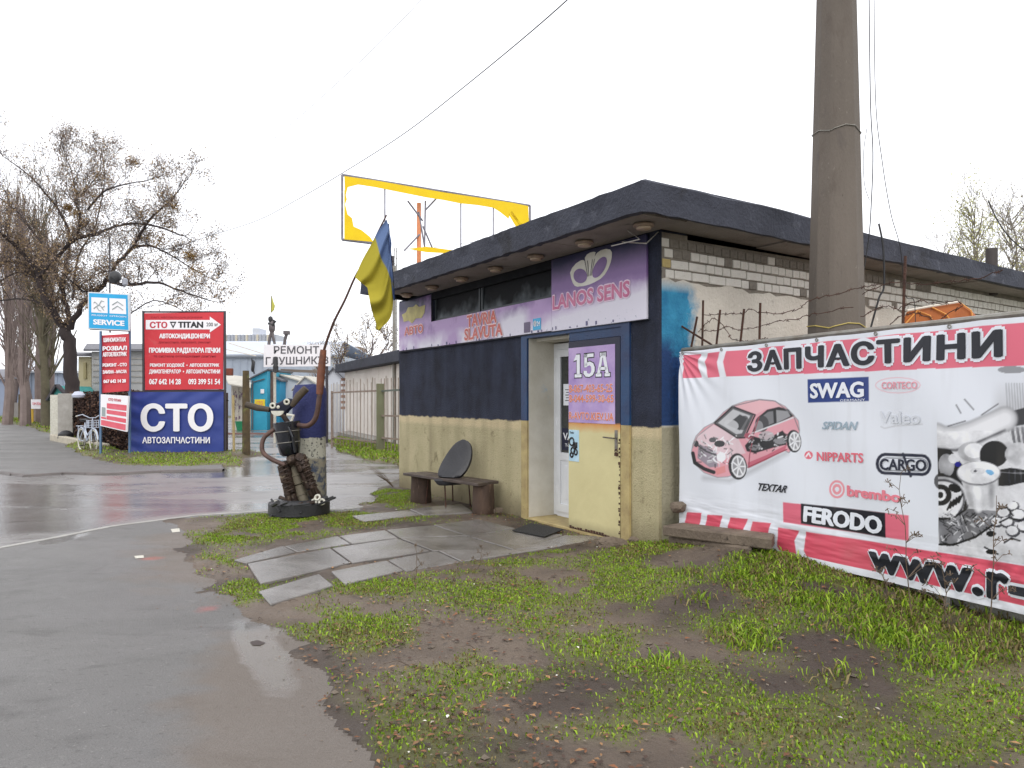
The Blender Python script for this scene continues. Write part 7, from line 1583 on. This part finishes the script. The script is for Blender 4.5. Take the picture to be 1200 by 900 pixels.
m = MB(); m.beam(W(330,434,42), W(385,436,42), .4, .15); tag(m.build('garage_roof_edge', mat('brown_roof', srgb(108,98,90), .8)), 'long brown roof edge under the white repair sign', 'roof')
m = MB(); p = W(284,497,36.6); m.lathe([(.26,0),(.34,.42),(.36,.46),(.3,.44)], (p.x, 36.6, 0), 14); tag(m.build('green_tub', mat('green_plastic', srgb(44,140,96), .5), smooth=True), 'small bright green tub on the ground at the white shed', 'tub')
m = MB(); p = G(295,512); m.box((p.x, 33, .02), (5,.5,.05)); tag(m.build('reddish_kerb', mat('red_brown_ground', srgb(128,96,90), .8)), kind='structure')
# garage row with black roof behind the gate
M_wgar = mat('white_garage_wall', srgb(238,232,224), .85, col2=srgb(216,208,198), nscale=1, bump=.5, bscale=8, spots=[(srgb(176,160,148), 2, .6, .75)])
gr = empty('garage_row', (-3.5,24,0), 0, 'white rendered garage with a thick black felt roof left of the kiosk', 'garage')
A_, B_ = Vector((W(404,HY,32).x, 32, 0)), Vector((W(480,HY,22.5).x, 22.5, 0)); back = Vector((6,3,0)); m = MB()
m.hexa([A_, B_, B_+back, A_+back], [p+Vector((0,0,2.75)) for p in (A_, B_, B_+back, A_+back)]); m.build('wall', M_wgar, gr)
d_ = (B_-A_).normalized(); nrm = Vector((-abs(d_.y), -abs(d_.x), 0)); m = MB(); P = [A_-d_*.4+nrm*.35, B_+nrm*.35, B_+back, A_+back-d_*.4]; m.hexa([p+Vector((0,0,2.76)) for p in P], [p+Vector((0,0,3.12)) for p in P]); m.build('roof', M_felt, gr, bevel=.02)
for i in range(5): p = A_.lerp(B_, .12+i*.2)+nrm*.02; MB().beam(p+Vector((0,0,.1)), p+Vector((0,0,2.4)), .03, .03).build('seam', M_wshed, gr)
m = MB(); p = A_+nrm*.05; 
for k in range(6): m.box((p.x, p.y, 1.2+k*.25), (.2,.2,.12), .4)
m.build('corner_bricks', mat('red_brick', srgb(168,140,124), .9, col2=srgb(140,112,100), nscale=5), gr)
# barred gate and fence
gt = empty('barred_gate', tuple(W(389,520,23)), 0, 'rusty steel gate of thin vertical bars left of the green timber post', 'gate')
g0, g1, g2 = Vector((W(389,HY,23.5).x, 23.5, 0)), Vector((W(443,HY,21.6).x, 21.6, 0)), Vector((W(469,HY,20.2).x, 20.2, 0))
M_gate = mat('rusty_gate_paint', srgb(150,138,126), .7, .1, col2=srgb(118,98,84), nscale=10)
MB().beam(g0+Vector((0,0,1.80)), g1+Vector((0,0,1.84)), .05, .05).build('rail', M_gate, gt); MB().beam(g0+Vector((0,0,.35)), g1+Vector((0,0,.3)), .04, .04).build('rail', M_gate, gt); MB().beam(g0+Vector((0,0,.0)), g0+Vector((0,0,1.85)), .06, .06).build('gate_post', M_gate, gt)
for i in range(13):
    p = g0.lerp(g1, (i+.6)/13.4); MB().tube([p+Vector((0,0,.12)), p+Vector((0,0,1.95+random.uniform(.1,.3)))], .011, 5).build('bar', M_gate, gt)
gf = empty('barred_fence', tuple(g1), 0, 'short barred steel fence between the green timber post and the kiosk corner', 'fence')
M_dk = mat('dark_rail', srgb(96,102,92), .6, .2)
for z in (.45, 1.1, 1.83): MB().beam(g1+Vector((0,0,z)), g2+Vector((0,0,z+.02)), .05, .05).build('rail', M_dk if z > 1.5 else M_gate, gf)
for i in range(6): p = g1.lerp(g2, (i+1)/6.5); MB().tube([p+Vector((0,0,.1)), p+Vector((0,0,2.2))], .013, 5).build('bar', M_gate, gf)
MB().beam(g2, g2+Vector((0,0,1.9)), .05, .05).build('fence_post', M_gate, gf)
m = MB(); p = W(445,450,21.3); m.box((p.x, 21.4, 1.0), (.22,.2,2.1), .3); o = m.build('timber_gatepost', mat('green_grey_timber', srgb(122,126,96), .85, col2=srgb(96,92,72), nscale=4, stretch=(1,1,.3), bump=.6), bevel=.012); tag(o, 'greenish square timber post in the middle of the barred gate and fence', 'post')
m = MB(); q = [G(396,513), G(437,524), G(455,521), G(410,511)]; m.hexa([p_+Vector((0,0,.05)) for p_ in q], [p_+Vector((0,0,.24)) for p_ in q]); tag(m.build('stacked_sheets', mat('weathered_board', srgb(150,148,142), .7, col2=srgb(120,116,110), nscale=4)), 'flat grey boards lying on the grass behind the barred gate', 'boards')
# mast behind the kiosk roof
am = empty('antenna_mast', tuple(W(464,HY,30)), 0, 'thin lattice antenna mast rising behind the left end of the kiosk roof', 'mast'); am.location.z = 0; WM[am.name] = Matrix.Translation(am.location)
for x in (462,465): MB().tube([Vector((W(x,HY,30).x, 30, 0)), W(x,290,30)], .022, 5).build('mast_tube', M_galv, am)
for k in range(22): y = 292+k*8; MB().tube([W(462,y,30), W(465,y+4,30)], .012, 4).build('lattice', M_galv, am)
for y in (300, 306, 313): MB().tube([W(460,y,29.9), W(460,y+7,29.9)], .06, 6).build('antenna', M_tube, am)
m = MB(); p = W(462,345,24); m.tube([Vector((p.x,24,0)), Vector((p.x,24,6.0))], .06, 8); tag(m.build('grey_mast_pole', M_galv), 'plain grey pole showing between the flag and the left end of the kiosk sign', 'pole')
# overhead wires
cable([(129,305,20.1),(200,291,20),(240,278,19.5),(300,259,18),(350,233,16),(401,203,14),(470,159,12),(530,113,10.5),(640,22,8),(760,-90,6.5)], 'overhead wire rising from the mast past the yellow billboard frame to the top', .007, 'overhead_wire')
cable([(235,225,40),(260,208,38),(290,188,36),(330,155,33),(378,113,30),(450,45,26),(560,-70,22)], 'faint thin overhead wire crossing the sky left of the yellow frame', .009, 'overhead_wire')
cable([(470,296,30),(510,290,27),(560,283,24)], 'thin stay wire beside the yellow billboard post', .008, 'overhead_wire')
# ---------------- small things on the ground ----------------
def dry_stem(c, h, seed, label, n=7, group=None, spread=.35, name='dry_weed'):
    rr = random.Random(seed); m = MB(); top = c+Vector((rr.uniform(-.08,.08), rr.uniform(-.05,.05), h)); Q = [c.lerp(top, k/8)+Vector((rr.uniform(-.01,.01), rr.uniform(-.01,.01), 0)) for k in range(9)]; m.tube(Q, [.004-.0003*k for k in range(9)], 4, caps=False)
    for i in range(n):
        j = 2+int(i/n*6.5); s = Q[j]; a = rr.uniform(0,6.28); L_ = h*spread*rr.uniform(.4,1)*(1.1-j/9); q = [s, s+Vector((math.cos(a)*L_*.5, math.sin(a)*L_*.5, L_*.45)), s+Vector((math.cos(a)*L_, math.sin(a)*L_, L_*.5))]; m.tube(q, [.0025,.002,.0012], 3, caps=False)
        for k in range(6): t = q[1].lerp(q[2], rr.random()); m.tube([t, t+Vector((rr.uniform(-.02,.02), rr.uniform(-.02,.02), rr.uniform(-.02,.03)))], [.002,.004], 3)
    return tag(m.build(name, mat('dry_stem', srgb(112,96,78), .8, col2=srgb(80,66,54), nscale=20)), label, 'weed', group)
def onb(px, d, z=.16): a, _ = bn(px, 500); return bp_(a, z, d)
dry_stem(onb(1100,.30), .95, 1, 'tallest dry branching weed standing in front of the engine part picture', 16, spread=.4)
dry_stem(onb(1190,.28), .85, 2, 'dry branching weed at the right edge in front of the banner', 12)
dry_stem(onb(1150,.35), .42, 3, 'short dark dry weed in front of the banner web address', 10, spread=.6); dry_stem(onb(1072,.3), .30, 4, 'low thin dry weed between the first two banner web letters', 7, spread=.6)
dry_stem(G(486,695), .42, 5, 'thin brown leafless sapling sticking up from the mossy soil before the slabs', 6, spread=.25); dry_stem(G(560,672), .25, 6, 'small bent dry twig at the edge of the paving slabs', 5, spread=.8)
rr = random.Random(4); m = MB(); c = G(462,572)
for i in range(16): a = rr.uniform(2.2,4.2); L_ = rr.uniform(.25,.6); m.tube([c, c+Vector((math.cos(a)*L_*.5-.0, math.sin(a)*.1, L_*.45)), c+Vector((math.cos(a)*L_, math.sin(a)*.2, L_*.75))], [.006,.004,.002], 4)
tag(m.build('dry_bush', mat('dry_stem', srgb(112,96,78), .8)), 'fan of dry brown stems growing at the far corner of the kiosk front', 'bush')
# painted marks and scraps on the pavement
def flat(px, py, pts, mt_, label, cat, name, z=.004): return tag(MB().add([G(px+a, py+b, z) for a, b in pts], [tuple(range(len(pts)))]).build(name, mt_), label, cat)
M_rp = mat('red_scrap', srgb(196,96,88), .6, col2=srgb(180,120,112), nscale=30)
flat(163,652.5, [(-6,-1),(5,-2),(6,1),(-4,2)], M_wpaint, 'flattened white paper scrap next to the red stain on the asphalt', 'paper', 'paper_scrap')
flat(302,753, [(-9,-1),(0,-3),(9,0),(3,3),(-6,3)], mat('dark_leaf', srgb(58,46,42), .6), 'dark wet leaf lying on the wet pavement edge', 'leaf', 'wet_leaf')
flat(205,621, [(-5,-1),(5,-2),(6,2),(-3,3)], M_wpaint, 'small white scrap near the kerb line', 'paper', 'paper_scrap')
